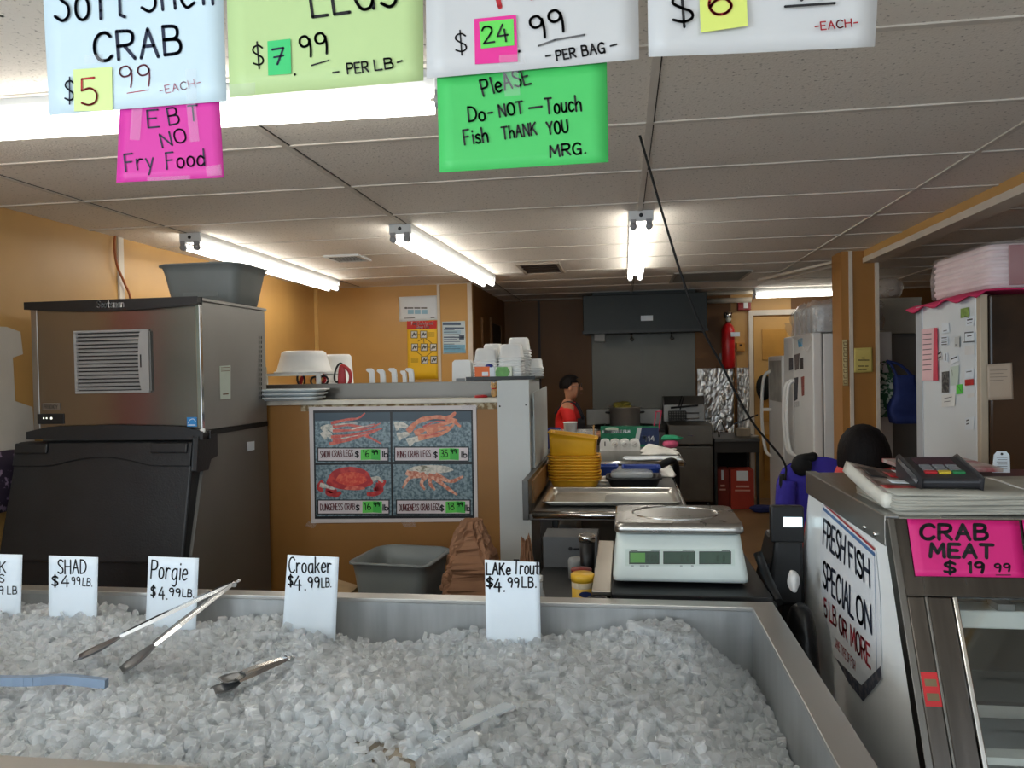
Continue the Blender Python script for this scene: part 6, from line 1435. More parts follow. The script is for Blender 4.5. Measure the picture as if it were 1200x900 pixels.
obj('oven_door', MB().box(-.38, .38, 8.40, 8.42, .2, .68), DARKMETAL, t, .006); obj('door_handle', MB().tube([(-.3, 8.37, .64), (.3, 8.37, .64)], .012, 8), STEELP, t)
pc = Py(732.5, 498, 8.62)
t = thing('stock_pot', 'large steel pot with greens on the stove', 'pot', (pc.x, 8.62, .905))
obj('pot', MB().lathe([(.15, .905), (.165, .915), (.168, 1.115), (.175, 1.118), (.175, 1.124), (.160, 1.124), (.158, .93), (.001, .925)], (pc.x, 8.62, 0), 32), mat('pot_steel', (186, 184, 180), .4, .6, .08, 5), t)
for s_ in (-1, 1): obj('handle', MB().tube(smoothpts([(pc.x + s_ * .165, 8.59, 1.06), (pc.x + s_ * .205, 8.59, 1.065), (pc.x + s_ * .205, 8.65, 1.065), (pc.x + s_ * .165, 8.65, 1.06)], 4), .010, 8), BLACKP, t)
mb = MB()
for k in range(14): 
    q = random.uniform(0, 6.28); rr_ = random.uniform(0, .10); mb.ball((pc.x + rr_ * math.cos(q), 8.62 + rr_ * math.sin(q), 1.115 + random.uniform(0, .05)), (.05, .045, .022), 8, 6)
tag(obj('leafy_greens', mb, mat('pot_greens', (150, 142, 60), .6, 0, .25, 20), None), 'yellowish greens heaped above the rim of the steel pot', 'food', None, 'stuff')
p = Py(768, 500, 6.55)
t = thing('red_tongs', 'red handled tongs standing behind the film carton', 'tongs', (p.x, 6.5, .9005))
for dx in (-.012, .03): obj('handle', MB().bar((p.x + dx - .03, 6.5, .9005), (p.x + dx + .02, 6.5, 1.19), .012, .010), mat('pink_red_grip', (186, 40, 74), .4), t)
obj('bridge', MB().bar((p.x + .0, 6.5, 1.185), (p.x + .055, 6.5, 1.19), .012, .010), mat('pink_red_grip', (186, 40, 74)), t)
# fryer
fx0, fx1 = .475, .94
t = thing('deep_fryer', 'steel deep fryer cabinet right of the stove', 'fryer', (.71, 8.7, 0))
FRS = mat('fryer_steel', (110, 106, 98), .4, .9, .1, 4)
obj('cabinet', MB().box(fx0, fx1, 8.45, 9.1, .1, .70), FRS, t, .006); obj('upper_front', MB().box(fx0, fx1, 8.43, 9.1, .72, .93), FRS, t, .008)
obj('door', MB().box(fx0 + .02, fx1 - .02, 8.43, 8.45, .12, .68), FRS, t, .006)
obj('splash_back', MB().prism([(9.02, .93), (9.25, .93), (9.25, 1.20), (9.12, 1.22), (9.04, 1.12)], 0, fx0 - .02, fx1 - .02), mat('fryer_back', (126, 124, 120), .35, .9), t, .006)
for x in (fx0 + .05, fx1 - .05):
    for y in (8.5, 9.05): obj('leg', MB().lathe([(.02, 0), (.025, .1)], (x, y, 0), 10), DARKMETAL, t)
obj('badge', MB().box(.68, .74, 8.425, 8.431, .81, .82), STEELP, t)
t = thing('fry_basket', 'dark wire fryer basket hung on the fryer back', 'basket', (.66, 8.9, .931))
f = onY(8.9)
a, b = f(784, 500), f(804, 482)
mb = MB(); zb0, zb1 = .945, b.z + .0
for k in range(8):
    x = a.x + (b.x - a.x) * k / 7; mb.tube([(x, 8.88, zb0), (x, 8.88, zb1)], .003, 5).tube([(x, 8.98, zb0), (x, 8.98, zb1)], .003, 5).tube([(x, 8.88, zb0), (x, 8.98, zb0)], .003, 5)
for k in range(6):
    z = zb0 + (zb1 - zb0) * k / 5; mb.tube([(a.x, 8.88, z), (b.x, 8.88, z), (b.x, 8.98, z), (a.x, 8.98, z), (a.x, 8.88, z)], .003, 5)
obj('wire_cage', mb, DARKMETAL, t)
q0, q1, q2, q3 = f(804, 484), f(819, 484), f(819, 490), f(804, 491)
obj('handle', MB().tube([q0, q1, q2, q3], .008, 6), STEELD, t)
obj('basket_hook', MB().tube([f(795, 478), f(799, 464), f(801, 466), f(797, 480)], .008, 6).tube([f(786, 478), f(818, 475)], .012, 6), BLACKM, t)
# foil covered wall, sink counter, red boxes
FOIL = mat('aluminium_foil', (214, 214, 212), .34, 1.0, .08, 8, .35, 9)
f = onY(YB - .016)
def foil(label, p0, p1, seed):
    a, b = f(*p0), f(*p1); rs = np.random.default_rng(seed); ph = rs.uniform(0, 6, 9)
    def fn(u, v):
        x, z = a.x + (b.x - a.x) * u, b.z + (a.z - b.z) * v
        h = .010 * (abs(mnoise.noise((5 * u, 6 * v, ph[0]))) * 2.2 + abs(mnoise.noise((11 * u, 13 * v, ph[1]))) * 1.2)
        return Vector((x, YB - .022 - h, z))
    return tag(obj('foil_sheet', MB().grid(fn, 34, 34, False), FOIL), label, 'foil')
foil('crinkled aluminium foil sheet covering the wall beside the fryer', (817, 432), (860, 507), 1)
foil('narrow crinkled foil strip right of the brown pipe', (862, 431), (881, 507), 2)
tag(obj('wall_pipe', MB().tube([(Py(861, 400, YB - .05).x, YB - .075, .8), (Py(861, 400, YB - .05).x, YB - .075, 1.75)], .018, 8), mat('copper_pipe', (120, 82, 50), .4, .4)), 'brown pipe running up between the two foil sheets', 'pipe')
t = thing('sink_counter', 'dark sink counter under the foil covered wall', 'counter', (1.2, 8.85, 0))
obj('counter_top', MB().box(.965, 1.44, 8.5, 9.28, .74, .775), STEELD, t, .004)
obj('front_panel', MB().box(.965, 1.44, 8.53, 8.55, .62, .74), mat('dark_counter_front', (48, 44, 40), .5), t)
for x in (.98, 1.42):
    for y in (8.56, 9.2): obj('leg', MB().box(x - .015, x + .015, y - .015, y + .015, 0, .74), DARKMETAL, t)
obj('back_panel', MB().box(.965, 1.44, 9.25, 9.28, 0, .74), BLACKM, t)
t = thing('faucet', 'bright steel arched faucet on the sink counter', 'faucet', (1.09, 8.7, .775))
f = onY(8.7)
obj('spout', MB().tube(smoothpts([f(838, 506), f(841, 498), f(844.5, 492), f(848, 498), f(851, 506)], 5), .014, 8), STEELP, t)
obj('base_bar', MB().tube([f(836, 505.5), f(853, 505.5)], .012, 8), STEELP, t)
p = f(852, 506); q = f(836, 506)
obj('riser', MB().tube([(q.x + .06, 8.7, .7755), (q.x + .06, 8.7, q.z)], .012, 8), STEELP, t)
p = Py(870, 508, 8.8)
tag(obj('wooden_block', MB().box(p.x - .07, p.x + .08, 8.75, 8.9, .7755, p.z + .06), mat('pale_block', (150, 136, 116), .6, 0, .1, 12), bevel=.006), 'pale block at the right end of the sink counter', 'block')
tag(obj('dish_rag', MB().ball((p.x + .10, 8.6, .79), (.045, .04, .014), 12, 8), mat('grey_rag', (170, 164, 156), .9)), 'small pale rag at the counter corner near the door', 'cloth')
for (x0, x1, y0, lab, s_) in ((.985, 1.13, 8.62, 'darker red carton on the floor under the sink counter', 1), (1.14, 1.38, 8.56, 'bright red and white carton on the floor nearest the refrigerator', 2)):
    t = thing('red_carton', lab, 'carton', ((x0 + x1) / 2, y0 + .12, 0))
    obj('carton', MB().box(x0, x1, y0, y0 + .24, .001, .43), mat('red_carton%d' % s_, ((126, 40, 30), (168, 56, 40))[s_ - 1], .6, 0, .06, 9), t, .003)
    obj('white_label', MB().box(x0 + .06, x1 - .06, y0 - .002, y0, .31, .42), PAPER, t)
    obj('pale_marks', MB().box(x0 + .04, x1 - .04, y0 - .0025, y0, .20, .215).box(x0 + .05, x1 - .05, y0 - .0025, y0, .24, .26), mat('pale_print', (220, 170, 150), .5), t)
p = Pz(890, 600, .0)
bag('blue_cloth_heap', 'dark blue cloth lying on the floor by the refrigerators', 'cloth', (p.x + .05, p.y, .002), (.16, .1, .035), mat('navy_cloth', (34, 44, 100), .8, 0, .1, 12), .2, 6)
# extinguisher, alarm, junction box
f = onY(9.1); c = f(855, 404); z0 = f(855, 432).z; z1_ = f(855, 378).z; r_ = .075
t = thing('fire_extinguisher', 'red fire extinguisher mounted beside the hood', 'fire extinguisher', (c.x, 9.2, z0))
obj('cylinder', MB().lathe([(r_ * .8, z0), (r_, z0 + .03), (r_, z1_ - .08), (r_ * .75, z1_ - .03), (r_ * .35, z1_)], (c.x, 9.22, 0), 24), mat('extinguisher_red', (186, 26, 30), .3, 0, .05, 5), t)
obj('valve', MB().lathe([(.03, z1_), (.03, z1_ + .05), (.05, z1_ + .06), (.05, z1_ + .12), (.02, z1_ + .13)], (c.x, 9.22, 0), 14), STEELP, t)
obj('gauge', MB().lathe([(.03, 0), (.03, .012), (.001, .013)], (c.x, 9.17, z1_ + .04), 14, '-y'), mat('gauge_grey', (170, 170, 160), .4), t)
obj('lever', MB().bar((c.x, 9.22, z1_ + .13), (c.x - .06, 9.08, z1_ + .10), .02, .012).bar((c.x, 9.22, z1_ + .09), (c.x - .05, 9.10, z1_ + .06), .02, .012), BLACKP, t)
obj('white_tag', MB().box(c.x + .02, c.x + .12, 9.13, 9.138, z1_ - .16, z1_ - .11), PAPER, t)
obj('bracket', MB().box(c.x - .09, c.x + .09, 9.29, YB - .014, z0 + .1, z0 + .18).box(c.x - .02, c.x + .02, 9.28, YB - .014, z0, z1_), STEELD, t)
f = onY(9.3); a, b = f(864, 364), f(879, 353)
t = thing('fire_alarm', 'dark red alarm box high on the wall above the yellow door frame', 'alarm', ((a.x + b.x) / 2, 9.3, a.z))
obj('box', MB().box(a.x, b.x, 9.24, YB - .013, a.z, b.z), mat('alarm_red', (140, 26, 26), .4), t, .006); obj('strobe', MB().box((a.x + b.x) / 2 - .01, (a.x + b.x) / 2 + .04, 9.232, 9.241, a.z + .02, b.z - .02), WHITEP, t)
a, b = f(863, 412), f(873, 401)
t = thing('junction_box', 'ochre painted electrical box on the wall under the alarm', 'electrical box', ((a.x + b.x) / 2, 9.3, a.z))
obj('box', MB().box(a.x, b.x, 9.29, YB - .013, a.z, b.z), mat('ochre_box', (186, 134, 56), .45), t, .01); obj('button', MB().lathe([(.014, 0), (.012, .015), (.001, .016)], ((a.x + b.x) / 2, 9.29, (a.z + b.z) / 2 + .02), 12, '-y'), mat('dark_button', (70, 50, 30), .5), t)
tag(obj('conduit_pipe', MB().tube([(hx1 + .02, 9.0, 2.30), (1.45, 9.0, 2.30)], .03, 10), mat('pale_conduit', (176, 166, 150), .5)), 'pale pipe running from the hood towards the red alarm box', 'pipe')
tag(obj('conduit_pipe', MB().tube([(hx1 + .02, 8.9, 2.375), (1.6, 8.9, 2.375)], .022, 10), mat('pale_conduit', (176, 166, 150))), 'upper pale pipe just under the ceiling by the hood', 'pipe')
# ================================================================== REFRIGERATORS ALONG THE RIGHT AISLE
FW = mat('aisle_fridge_white', (212, 214, 214), .4, 0, .03, 3)
AX = 1.50
t = thing('refrigerator', 'white side by side refrigerator with magnets and plastic wrap on top', 'refrigerator', (1.95, 6.95, 0))
obj('body', MB().box(AX + .085, 2.10, 6.42, 7.52, .04, 1.80), FW, t, .006)
obj('door', MB().box(AX, AX + .075, 6.42, 7.12, .08, 1.81), FW, t, .012); obj('door', MB().box(AX, AX + .075, 7.13, 7.52, .08, 1.81), FW, t, .012)
obj('door_gasket', MB().box(AX + .074, AX + .086, 6.43, 7.5, .08, 1.80), mat('gasket_grey', (120, 120, 120), .6), t)
for y in (7.06, 7.19): obj('handle', MB().tube(smoothpts([(AX + .005, y, 1.42), (AX - .055, y, 1.36), (AX - .075, y, 1.1), (AX - .055, y, .82), (AX + .005, y, .74)], 5), .016, 8), WHITEP, t)
obj('toe_grille', MB().box(AX + .03, 2.08, 6.46, 7.5, 0, .04), BLACKP, t)
f = onX(AX - .003); n = Vector((-1, 0, 0))
for px, col, lab in ((((935, 398), (940, 396), (940, 406), (936, 407)), (60, 140, 180), 'blue bird shaped magnet high on the refrigerator door'), (((925, 420), (929, 419), (929, 433), (925, 434)), (90, 90, 96), 'grey strip magnet below the plastic wrap'), (((931, 416), (937, 414), (936, 432), (932, 434)), (120, 112, 110), 'pair of dark scribbled magnets in the upper middle of the door'), (((938, 420), (941, 419), (941, 432), (938, 433)), (70, 66, 64), 'narrow dark magnet nearest the door edge'), (((931, 443), (935, 442), (934, 468), (931, 470)), (64, 64, 70), 'long dark strip magnet in the middle of the door'), (((939, 442), (942, 441), (942, 463), (940, 464)), (150, 80, 70), 'thin reddish strip magnet near the door edge'), (((931, 471), (936, 470), (936, 476), (931, 477)), (196, 196, 196), 'small pale note under the long strip magnet')):
    q = [f(*p) for p in px]; o = obj('door_magnet', MB().poly(q), mat('magnet_%d_%d' % (col[0], col[1]), col, .5, 0, .3, 60), solid=.006); tag(o, lab, 'magnet')
t = thing('refrigerator', 'shorter refrigerator with a curved handle behind the side by side one', 'refrigerator', (1.9, 7.9, 0))
obj('body', MB().box(AX + .06, 2.2, 7.56, 8.26, .04, 1.64), FW, t, .006)
obj('door', MB().box(AX - .01, AX + .055, 7.56, 8.26, .06, 1.645), FW, t, .012)
obj('handle', MB().tube(smoothpts([(AX - .005, 8.15, 1.50), (AX - .075, 8.15, 1.42), (AX - .10, 8.15, 1.05), (AX - .07, 8.15, .70), (AX - .005, 8.15, .62)], 5), .016, 8), WHITEP, t)
obj('handle_strap', MB().box(AX - .09, AX - .005, 8.13, 8.17, 1.09, 1.12), WHITEP, t)
obj('top_panel', MB().box(AX - .012, AX - .009, 7.60, 8.2, 1.2, 1.60), mat('note_sheet_grey', (150, 150, 142), .4, 0, .2, 8), t)
p = Py(895, 454, 9.27)
t = thing('hat', 'black hat hanging on the yellow door beside the shorter refrigerator', 'hat', (p.x, 9.27, p.z - .16)); obj('crown', MB().ball((p.x, 9.25, p.z), (.09, .05, .15), 16, 10), BLACKM, t); obj('hook', MB().tube([(p.x, 9.30, p.z + .13), (p.x, 9.24, p.z + .15)], .008, 6), STEELD, t)
# trays of foam in wrinkled plastic on top
WR = mat('wrinkled_wrap', (214, 212, 210), .15, 0, .1, 12, .8, 26, alpha=.36)
t = thing('wrapped_package', 'plastic wrapped white foam trays on the side by side refrigerator', 'package', (1.9, 6.9, 1.811))
obj('foam_trays', MB().loft([ring(.50, .85, .04, 1.812, (1.80, 6.92)), ring(.50, .85, .04, 2.02, (1.80, 6.92)), ring(.46, .8, .05, 2.04, (1.80, 6.92))]), mat('grey_foam', (204, 202, 200), .6, 0, .05, 9), t)
for k in range(5): obj('white_band', MB().box(1.546, 1.549, 6.53 + .17 * k, 6.60 + .17 * k, 1.82, 2.02), PAPER, t)
for k in range(4): obj('white_band', MB().box(1.56 + .13 * k, 1.61 + .13 * k, 6.488, 6.491, 1.82, 2.02), PAPER, t)
rs = np.random.default_rng(3)
def wrapf(u, v):
    a = 2 * math.pi * u; w, d = .272, .45
    s_ = max(abs(math.cos(a)) / w, abs(math.sin(a)) / d); r0 = 1 / s_
    z = 1.815 + .265 * v; k = 1 + .025 * math.sin(9 * a + 12 * v) + .02 * math.sin(17 * a - 7 * v) - .25 * max(0, v - .8) * 5 * .6
    return Vector((1.80 + r0 * k * math.cos(a), 6.92 + r0 * k * math.sin(a), z + (.012 * math.sin(13 * a) if v > .5 else 0)))
obj('plastic_wrap', MB().grid(wrapf, 64, 14), WR, t)
obj('wrap_tail', MB().grid(lambda u, v: Vector((1.478 - .02 * math.sin(7 * v) * (1 - u), 6.44 + .9 * u + .02 * math.sin(9 * v), 1.95 - .30 * v * (1 - .8 * u) + .02 * math.sin(6 * u))), 20, 14), WR, t)
# papers on the pillar, bags hanging on its right side
f = onY(6.084); nn = Vector((0, -1, 0))
o, n2 = sheet('yellow_notice', f(1001, 408), f(1022, 407), f(1023, 436), f(1001, 437), mat('pale_yellow_paper', (206, 188, 106), .6, 0, .04, 6), wav=.003); tag(o, 'pale yellow notice taped on the front of the pillar', 'note')
mb = MB()
for x0, x1, y in ((1006, 1018, 422), (1010, 1013, 419.5), (1006, 1012, 429), (1014, 1017, 429), (1006, 1010, 433), (1011, 1015, 433)): stroke(mb, [f(x0, y) + nn * .003, f(x1, y) + nn * .003], .008, nn)
obj('print_line', mb, mat('olive_ink', (90, 76, 40), .6), o)
o, n2 = sheet('letter_strip', f(987, 398), f(993, 398), f(994, 452), f(988, 452), mat('cream_strip', (206, 190, 140), .6, 0, .05, 9), wav=.002); tag(o, 'tall narrow cream strip of stickers on the left of the pillar', 'sticker strip')
mb = MB()
for k in range(8): 
    y = 401 + 6.4 * k; q = [f(988.5, y), f(992, y), f(992.5, y + 3.6), f(989, y + 3.6), f(988.5, y)]; stroke(mb, [p + nn * .003 for p in q], .005, nn)
obj('sticker_outline', mb, mat('brown_ink', (120, 92, 50), .6), o)
def soft_bag(label, c, w, d, h, m, seed, strap_top):
    c = Vector(c); R = []
    for k in range(13):
        v = k / 12; 
        ww = w * (1 - .35 * v ** 1.6); dd = d * (1 - .6 * v) + .02
        q = ring(ww, dd, .03, h * v, (0, 0), 5)
        R.append([c + p + Vector((.012 * math.sin(9 * v + seed) + .010 * math.sin(p.x * 60 + seed + 5 * v), .010 * math.sin(14 * v + p.x * 40), 0)) for p in q])
    t = thing('tote_bag', label, 'bag', c); obj('bag_body', MB().loft(R), m, t)
    top = c + Vector((0, 0, h)); st = Vector(strap_top)
    for s_ in (-1, 1): obj('strap', MB().tube(smoothpts([top + Vector((s_ * w * .26, s_ * .01, -.02)), (top + st) / 2 + Vector((s_ * w * .14, 0, .02)), st], 5), .011, 8), m, t)
    return t
tag(obj('wall_hook', MB().tube([(1.904, 6.16, 1.56), (1.97, 6.16, 1.55), (1.975, 6.16, 1.575)], .006, 8), STEELP), 'steel hook on the right side of the pillar', 'hook')
soft_bag('green patterned cloth bag hanging against the pillar behind the blue bag', (2.01, 6.28, 1.14), .16, .10, .34, mat('green_print_cloth', (50, 92, 60), .8, 0, .2, 30, rgb2=(188, 196, 180), mixlo=.5, mixhi=.52), 1.0, (1.975, 6.22, 1.56))
soft_bag('navy blue cloth bag hanging beside the pillar', (2.10, 6.13, 1.10), .23, .13, .36, mat('navy_bag', (24, 42, 100), .75, 0, .12, 10, .3, 20), 2.6, (1.975, 6.16, 1.57))
# grey cabinets behind the pillar
CAB = mat('grey_cabinet', (96, 94, 90), .5, 0, .08, 3)
t = thing('storage_cabinet', 'grey upright cabinet in the dim space behind the pillar', 'cabinet', (2.25, 7.0, 0))
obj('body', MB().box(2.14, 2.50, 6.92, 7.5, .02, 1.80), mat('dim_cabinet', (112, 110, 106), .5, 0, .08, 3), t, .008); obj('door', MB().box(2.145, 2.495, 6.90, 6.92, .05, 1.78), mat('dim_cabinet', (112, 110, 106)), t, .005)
obj('handle', MB().box(2.17, 2.185, 6.885, 6.90, 1.1, 1.3), STEELD, t, .002)
t = thing('white_carton', 'off white carton on top of the grey cabinet', 'carton', (2.30, 7.0, 1.801))
obj('carton', MB().box(2.12, 2.48, 6.86, 7.4, 1.801, 2.09), mat('off_white_carton', (168, 164, 150), .6, 0, .06, 6), t, .006); obj('flap', MB().box(2.115, 2.485, 6.85, 7.41, 2.07, 2.10), mat('off_white_carton', (168, 164, 150)), t, .004)
bag('plastic_heap', 'clear plastic bags heaped on the off white carton', 'plastic bags', (2.25, 7.0, 2.101), (.14, .16, .09), WR, .2, 8)
t = thing('shelf_unit', 'dark shelf unit between the grey cabinet and the note covered refrigerator', 'shelf', (2.75, 6.9, 0))
obj('side_panel', MB().box(2.55, 2.58, 6.8, 7.3, 0, 2.0).box(3.3, 3.33, 6.8, 7.3, 0, 2.0), BLACKP, t)
for z in (.4, .8, 1.2, 1.6, 1.98): obj('shelf', MB().box(2.58, 3.3, 6.8, 7.3, z, z + .025), BLACKP, t)
tag(obj('storage_bin', MB().box(2.66, 2.80, 6.84, 7.1, .8255, 1.02), mat('bin_purple', (60, 44, 90), .5), bevel=.008), 'dark purple bin on the dark shelf unit behind the refrigerator', 'bin')

# ================================================================== CHAIR WITH JACKET
JK = mat('blue_purple_jacket', (56, 46, 160), .75, 0, .12, 9, .3, 16)
CH = Vector((1.05, 4.42, -.015))                    # the chair stands well behind the case
def chm(mb): return mb.xf(Matrix.Translation(CH))
t = thing('office_chair', 'black chair under the blue purple jacket', 'chair', Vector((CH.x, CH.y, 0)))
obj('seat', chm(MB().loft([ring(.44, .42, .06, .42, (0, .22)), ring(.46, .44, .06, .48, (0, .22))])), BLACKP, t)
obj('backrest', chm(MB().box(-.19, .19, -.015, .015, .58, .98)), BLACKP, t, .012)
obj('back_support', chm(MB().bar((0, .13, .43), (0, .02, .70), .06, .02)), BLACKP, t)
obj('post', chm(MB().tube([(0, .22, .08), (0, .22, .42)], .025, 10)), DARKMETAL, t)
for k in range(5):
    q = 2 * math.pi * k / 5; obj('leg', chm(MB().bar((0, .22, .08), (.27 * math.cos(q), .22 + .27 * math.sin(q), .05), .04, .03)), BLACKP, t); obj('caster', chm(MB().ball((.27 * math.cos(q), .22 + .27 * math.sin(q), .026), .026, 10, 8)), BLACKM, t)
t = thing('jacket', 'blue purple jacket with a black collar hung over the chair back', 'jacket', CH + Vector((0, -.03, .5)))
def jf(u, v):
    a = 2 * math.pi * u; w = .225; d = .060
    x = w * (abs(math.cos(a)) ** .6) * (1 if math.cos(a) > 0 else -1); y = d * (abs(math.sin(a)) ** .7) * (1 if math.sin(a) > 0 else -1)
    k = 1 - max(0, v - .8) / .2 * .80; kx = 1 if v < .8 else 1 - .16 * ((v - .8) / .2) ** 1.5
    z = .46 + .60 * v - .07 * max(0, v - .6) / .4 * (abs(x) / w) ** 2.2
    return Vector((x * kx * (1 - .06 * (1 - v)) + .006 * math.sin(9 * v), y * k + .010 * math.sin(14 * u * 3 + 6 * v) * (1 - v), z))
obj('jacket_body', chm(MB().grid(jf, 56, 24)), JK, t)
obj('collar', chm(MB().tube(smoothpts([(-.13, -.05, 1.00), (-.10, -.06, 1.05), (-.05, -.05, 1.06), (-.02, -.0, 1.06)], 4), .026, 10)), BLACKM, t)
obj('hood', chm(MB().ball((-.095, -.06, 1.02), (.055, .03, .06), 14, 10)), BLACKM, t)
obj('zip_flap', chm(MB().tube(smoothpts([(-.195, -.06, .97), (-.20, -.075, .90), (-.19, -.07, .80)], 4), .018, 8)), BLACKM, t)
obj('sleeve', chm(MB().tube(smoothpts([(-.17, -.05, .93), (-.185, -.075, .78), (-.17, -.08, .60), (-.155, -.07, .42)], 5), [.05] * 6 + [.045] * 5 + [.04] * 5, 12)), JK, t)

# ================================================================== PEOPLE
def skin_mesh(name, J, edges, root, m, parent, sub=2):
    names = list(J); idx = {k: i for i, k in enumerate(names)}; off = wloc(parent)
    me = bpy.data.meshes.new(name)
    me.from_pydata([tuple(Vector(J[k][0]) - off) for k in names], [(idx[a], idx[b]) for a, b in edges], [])
    me.update()
    o = bpy.data.objects.new(name, me); C.objects.link(o); o.parent = parent
    md = o.modifiers.new('skin', 'SKIN'); md.use_smooth_shade = True; md.branch_smoothing = .3
    sv = me.skin_vertices[0].data
    for k in names:
        r = J[k][1]; sv[idx[k]].radius = (r, r) if not isinstance(r, tuple) else r
        sv[idx[k]].use_root = (k == root)
    md = o.modifiers.new('smooth', 'SUBSURF'); md.levels = sub; md.render_levels = sub
    me.materials.append(m)
    return o
def hand(J, E, wrist, palm, fdir, side, pre):
    """palm and five fingers: wrist key, palm centre, finger direction, sideways direction towards the thumb"""
    palm = Vector(palm); fd = Vector(fdir).normalized(); sd = Vector(side).normalized(); dn = fd.cross(sd).normalized()
    J[pre + 'palm'] = (palm, (.030, .014)); E.append((wrist, pre + 'palm'))
    for i, (s_, L) in enumerate(((.026, .066), (.009, .075), (-.009, .070), (-.026, .055))):
        a, b, c = (palm + fd * .036 + sd * s_, palm + fd * (.036 + L * .5) + sd * s_ * 1.1 - dn * .008, palm + fd * (.036 + L * .9) + sd * s_ * 1.1 - dn * .03)
        for q, (p, r) in enumerate(((a, .0095), (b, .0088), (c, .0075))): J[pre + 'f%d%d' % (i, q)] = (p, r)
        E += [(pre + 'palm', pre + 'f%d0' % i), (pre + 'f%d0' % i, pre + 'f%d1' % i), (pre + 'f%d1' % i, pre + 'f%d2' % i)]
    J[pre + 't0'] = (palm - fd * .012 + sd * .034, .011); J[pre + 't1'] = (palm + fd * .022 + sd * .052 - dn * .012, .009)
    E += [(pre + 'palm', pre + 't0'), (pre + 't0', pre + 't1')]
# cook: standing at the stove side, facing right, head bowed a little
def cook():
    t = thing('person', 'cook in a red shirt and dark apron standing before the brown wall', 'person', (-.49, 7.05, 0))
    bx, by = -.50, 7.05
    J = {}; E = []
    J['pelvis'] = ((bx - .02, by, .82), .125); J['waist'] = ((bx - .01, by, .95), .112); J['chest'] = ((bx - .005, by, 1.10), .125); J['upper'] = ((bx, by, 1.20), .095)
    J['neck'] = ((bx + .015, by, 1.275), .048); J['skull0'] = ((bx + .035, by, 1.335), .066); J['skull1'] = ((bx + .028, by, 1.395), .086); J['skull2'] = ((bx + .018, by, 1.44), .072)
    J['jaw'] = ((bx + .082, by, 1.325), .034)
    E += [('pelvis', 'waist'), ('waist', 'chest'), ('chest', 'upper'), ('upper', 'neck'), ('neck', 'skull0'), ('skull0', 'skull1'), ('skull1', 'skull2'), ('skull0', 'jaw')]
    for s_, n_ in ((-1, 'n'), (1, 'f')):
        J[n_ + 'sh'] = ((bx, by + s_ * .165, 1.19), .056); J[n_ + 'el'] = ((bx + .05, by + s_ * .21, .955), .042); J[n_ + 'fa'] = ((bx + .17, by + s_ * .18, .935), .034); J[n_ + 'wr'] = ((bx + .275, by + s_ * .14, .955), .025)
        E += [('upper', n_ + 'sh'), (n_ + 'sh', n_ + 'el'), (n_ + 'el', n_ + 'fa'), (n_ + 'fa', n_ + 'wr')]
        hand(J, E, n_ + 'wr', (bx + .335, by + s_ * .125, .96), (1, -s_ * .15, -.1), (0, -s_, .3), n_)
        J[n_ + 'hip'] = ((bx - .01, by + s_ * .095, .74), .09); J[n_ + 'kn'] = ((bx + .015, by + s_ * .10, .43), .06); J[n_ + 'cf'] = ((bx - .005, by + s_ * .10, .27), .056); J[n_ + 'an'] = ((bx - .02, by + s_ * .10, .09), .038); J[n_ + 'to'] = ((bx + .13, by + s_ * .11, .035), .034)
        E += [('pelvis', n_ + 'hip'), (n_ + 'hip', n_ + 'kn'), (n_ + 'kn', n_ + 'cf'), (n_ + 'cf', n_ + 'an'), (n_ + 'an', n_ + 'to')]
    skin_mesh('body', J, E, 'pelvis', SKIN, t)
    # shirt: a slightly larger shell over torso and upper arms
    K = {}; F_ = []
    for k, g in (('waist', .020), ('chest', .020), ('upper', .018)): K[k] = (J[k][0], J[k][1] + g)
    K['hem'] = ((bx - .01, by, .86), .138); K['col'] = ((bx + .012, by, 1.265), .064)
    F_ += [('hem', 'waist'), ('waist', 'chest'), ('chest', 'upper'), ('upper', 'col')]
    for s_, n_ in ((-1, 'n'), (1, 'f')):
        K[n_ + 's'] = (J[n_ + 'sh'][0], .074); K[n_ + 'm'] = ((bx + .03, by + s_ * .195, 1.05), .062)
        F_ += [('upper', n_ + 's'), (n_ + 's', n_ + 'm')]
    skin_mesh('red_shirt', K, F_, 'waist', mat('red_shirt', (206, 32, 30), .75, 0, .08, 9), t)
    # apron front bib + straps
    obj('apron', MB().grid(lambda u, v: Vector((bx + .150 - .06 * abs(2 * u - 1) ** 2, by - .13 + .26 * u, .55 + .56 * v)), 10, 10), mat('dark_apron', (34, 34, 40), .8, 0, .1, 10), t, solid=.006)
    for s_ in (-1, 1): obj('apron_strap', MB().tube(smoothpts([(bx + .135, by + s_ * .09, 1.10), (bx + .07, by + s_ * .10, 1.235), (bx - .03, by + s_ * .09, 1.25), (bx - .12, by + s_ * .07, 1.15)], 4), .010, 6), mat('dark_apron', (34, 34, 40)), t)
    skin_mesh('trousers', {'p': ((bx - .02, by, .83), .14), 'nh': ((bx - .01, by - .095, .72), .105), 'nk': ((bx + .015, by - .10, .43), .078), 'na': ((bx - .02, by - .10, .10), .06), 'fh': ((bx - .01, by + .095, .72), .105), 'fk': ((bx + .015, by + .10, .43), .078), 'fa': ((bx - .02, by + .10, .10), .06)}, [('p', 'nh'), ('nh', 'nk'), ('nk', 'na'), ('p', 'fh'), ('fh', 'fk'), ('fk', 'fa')], 'p', mat('dark_trousers', (30, 32, 40), .8), t)
    for s_ in (-1, 1): obj('shoe', MB().loft([ring(.25, .10, .045, .0, (bx + .045, by + s_ * .108)), ring(.26, .105, .05, .025, (bx + .045, by + s_ * .108)), ring(.22, .095, .045, .06, (bx + .03, by + s_ * .108)), ring(.10, .085, .04, .085, (bx - .02, by + s_ * .105))]), BLACKP, t)
    hx, hy, hz = bx + .028, by, 1.395
    # hair cap, shorter at the face
    mb = MB(); R = []
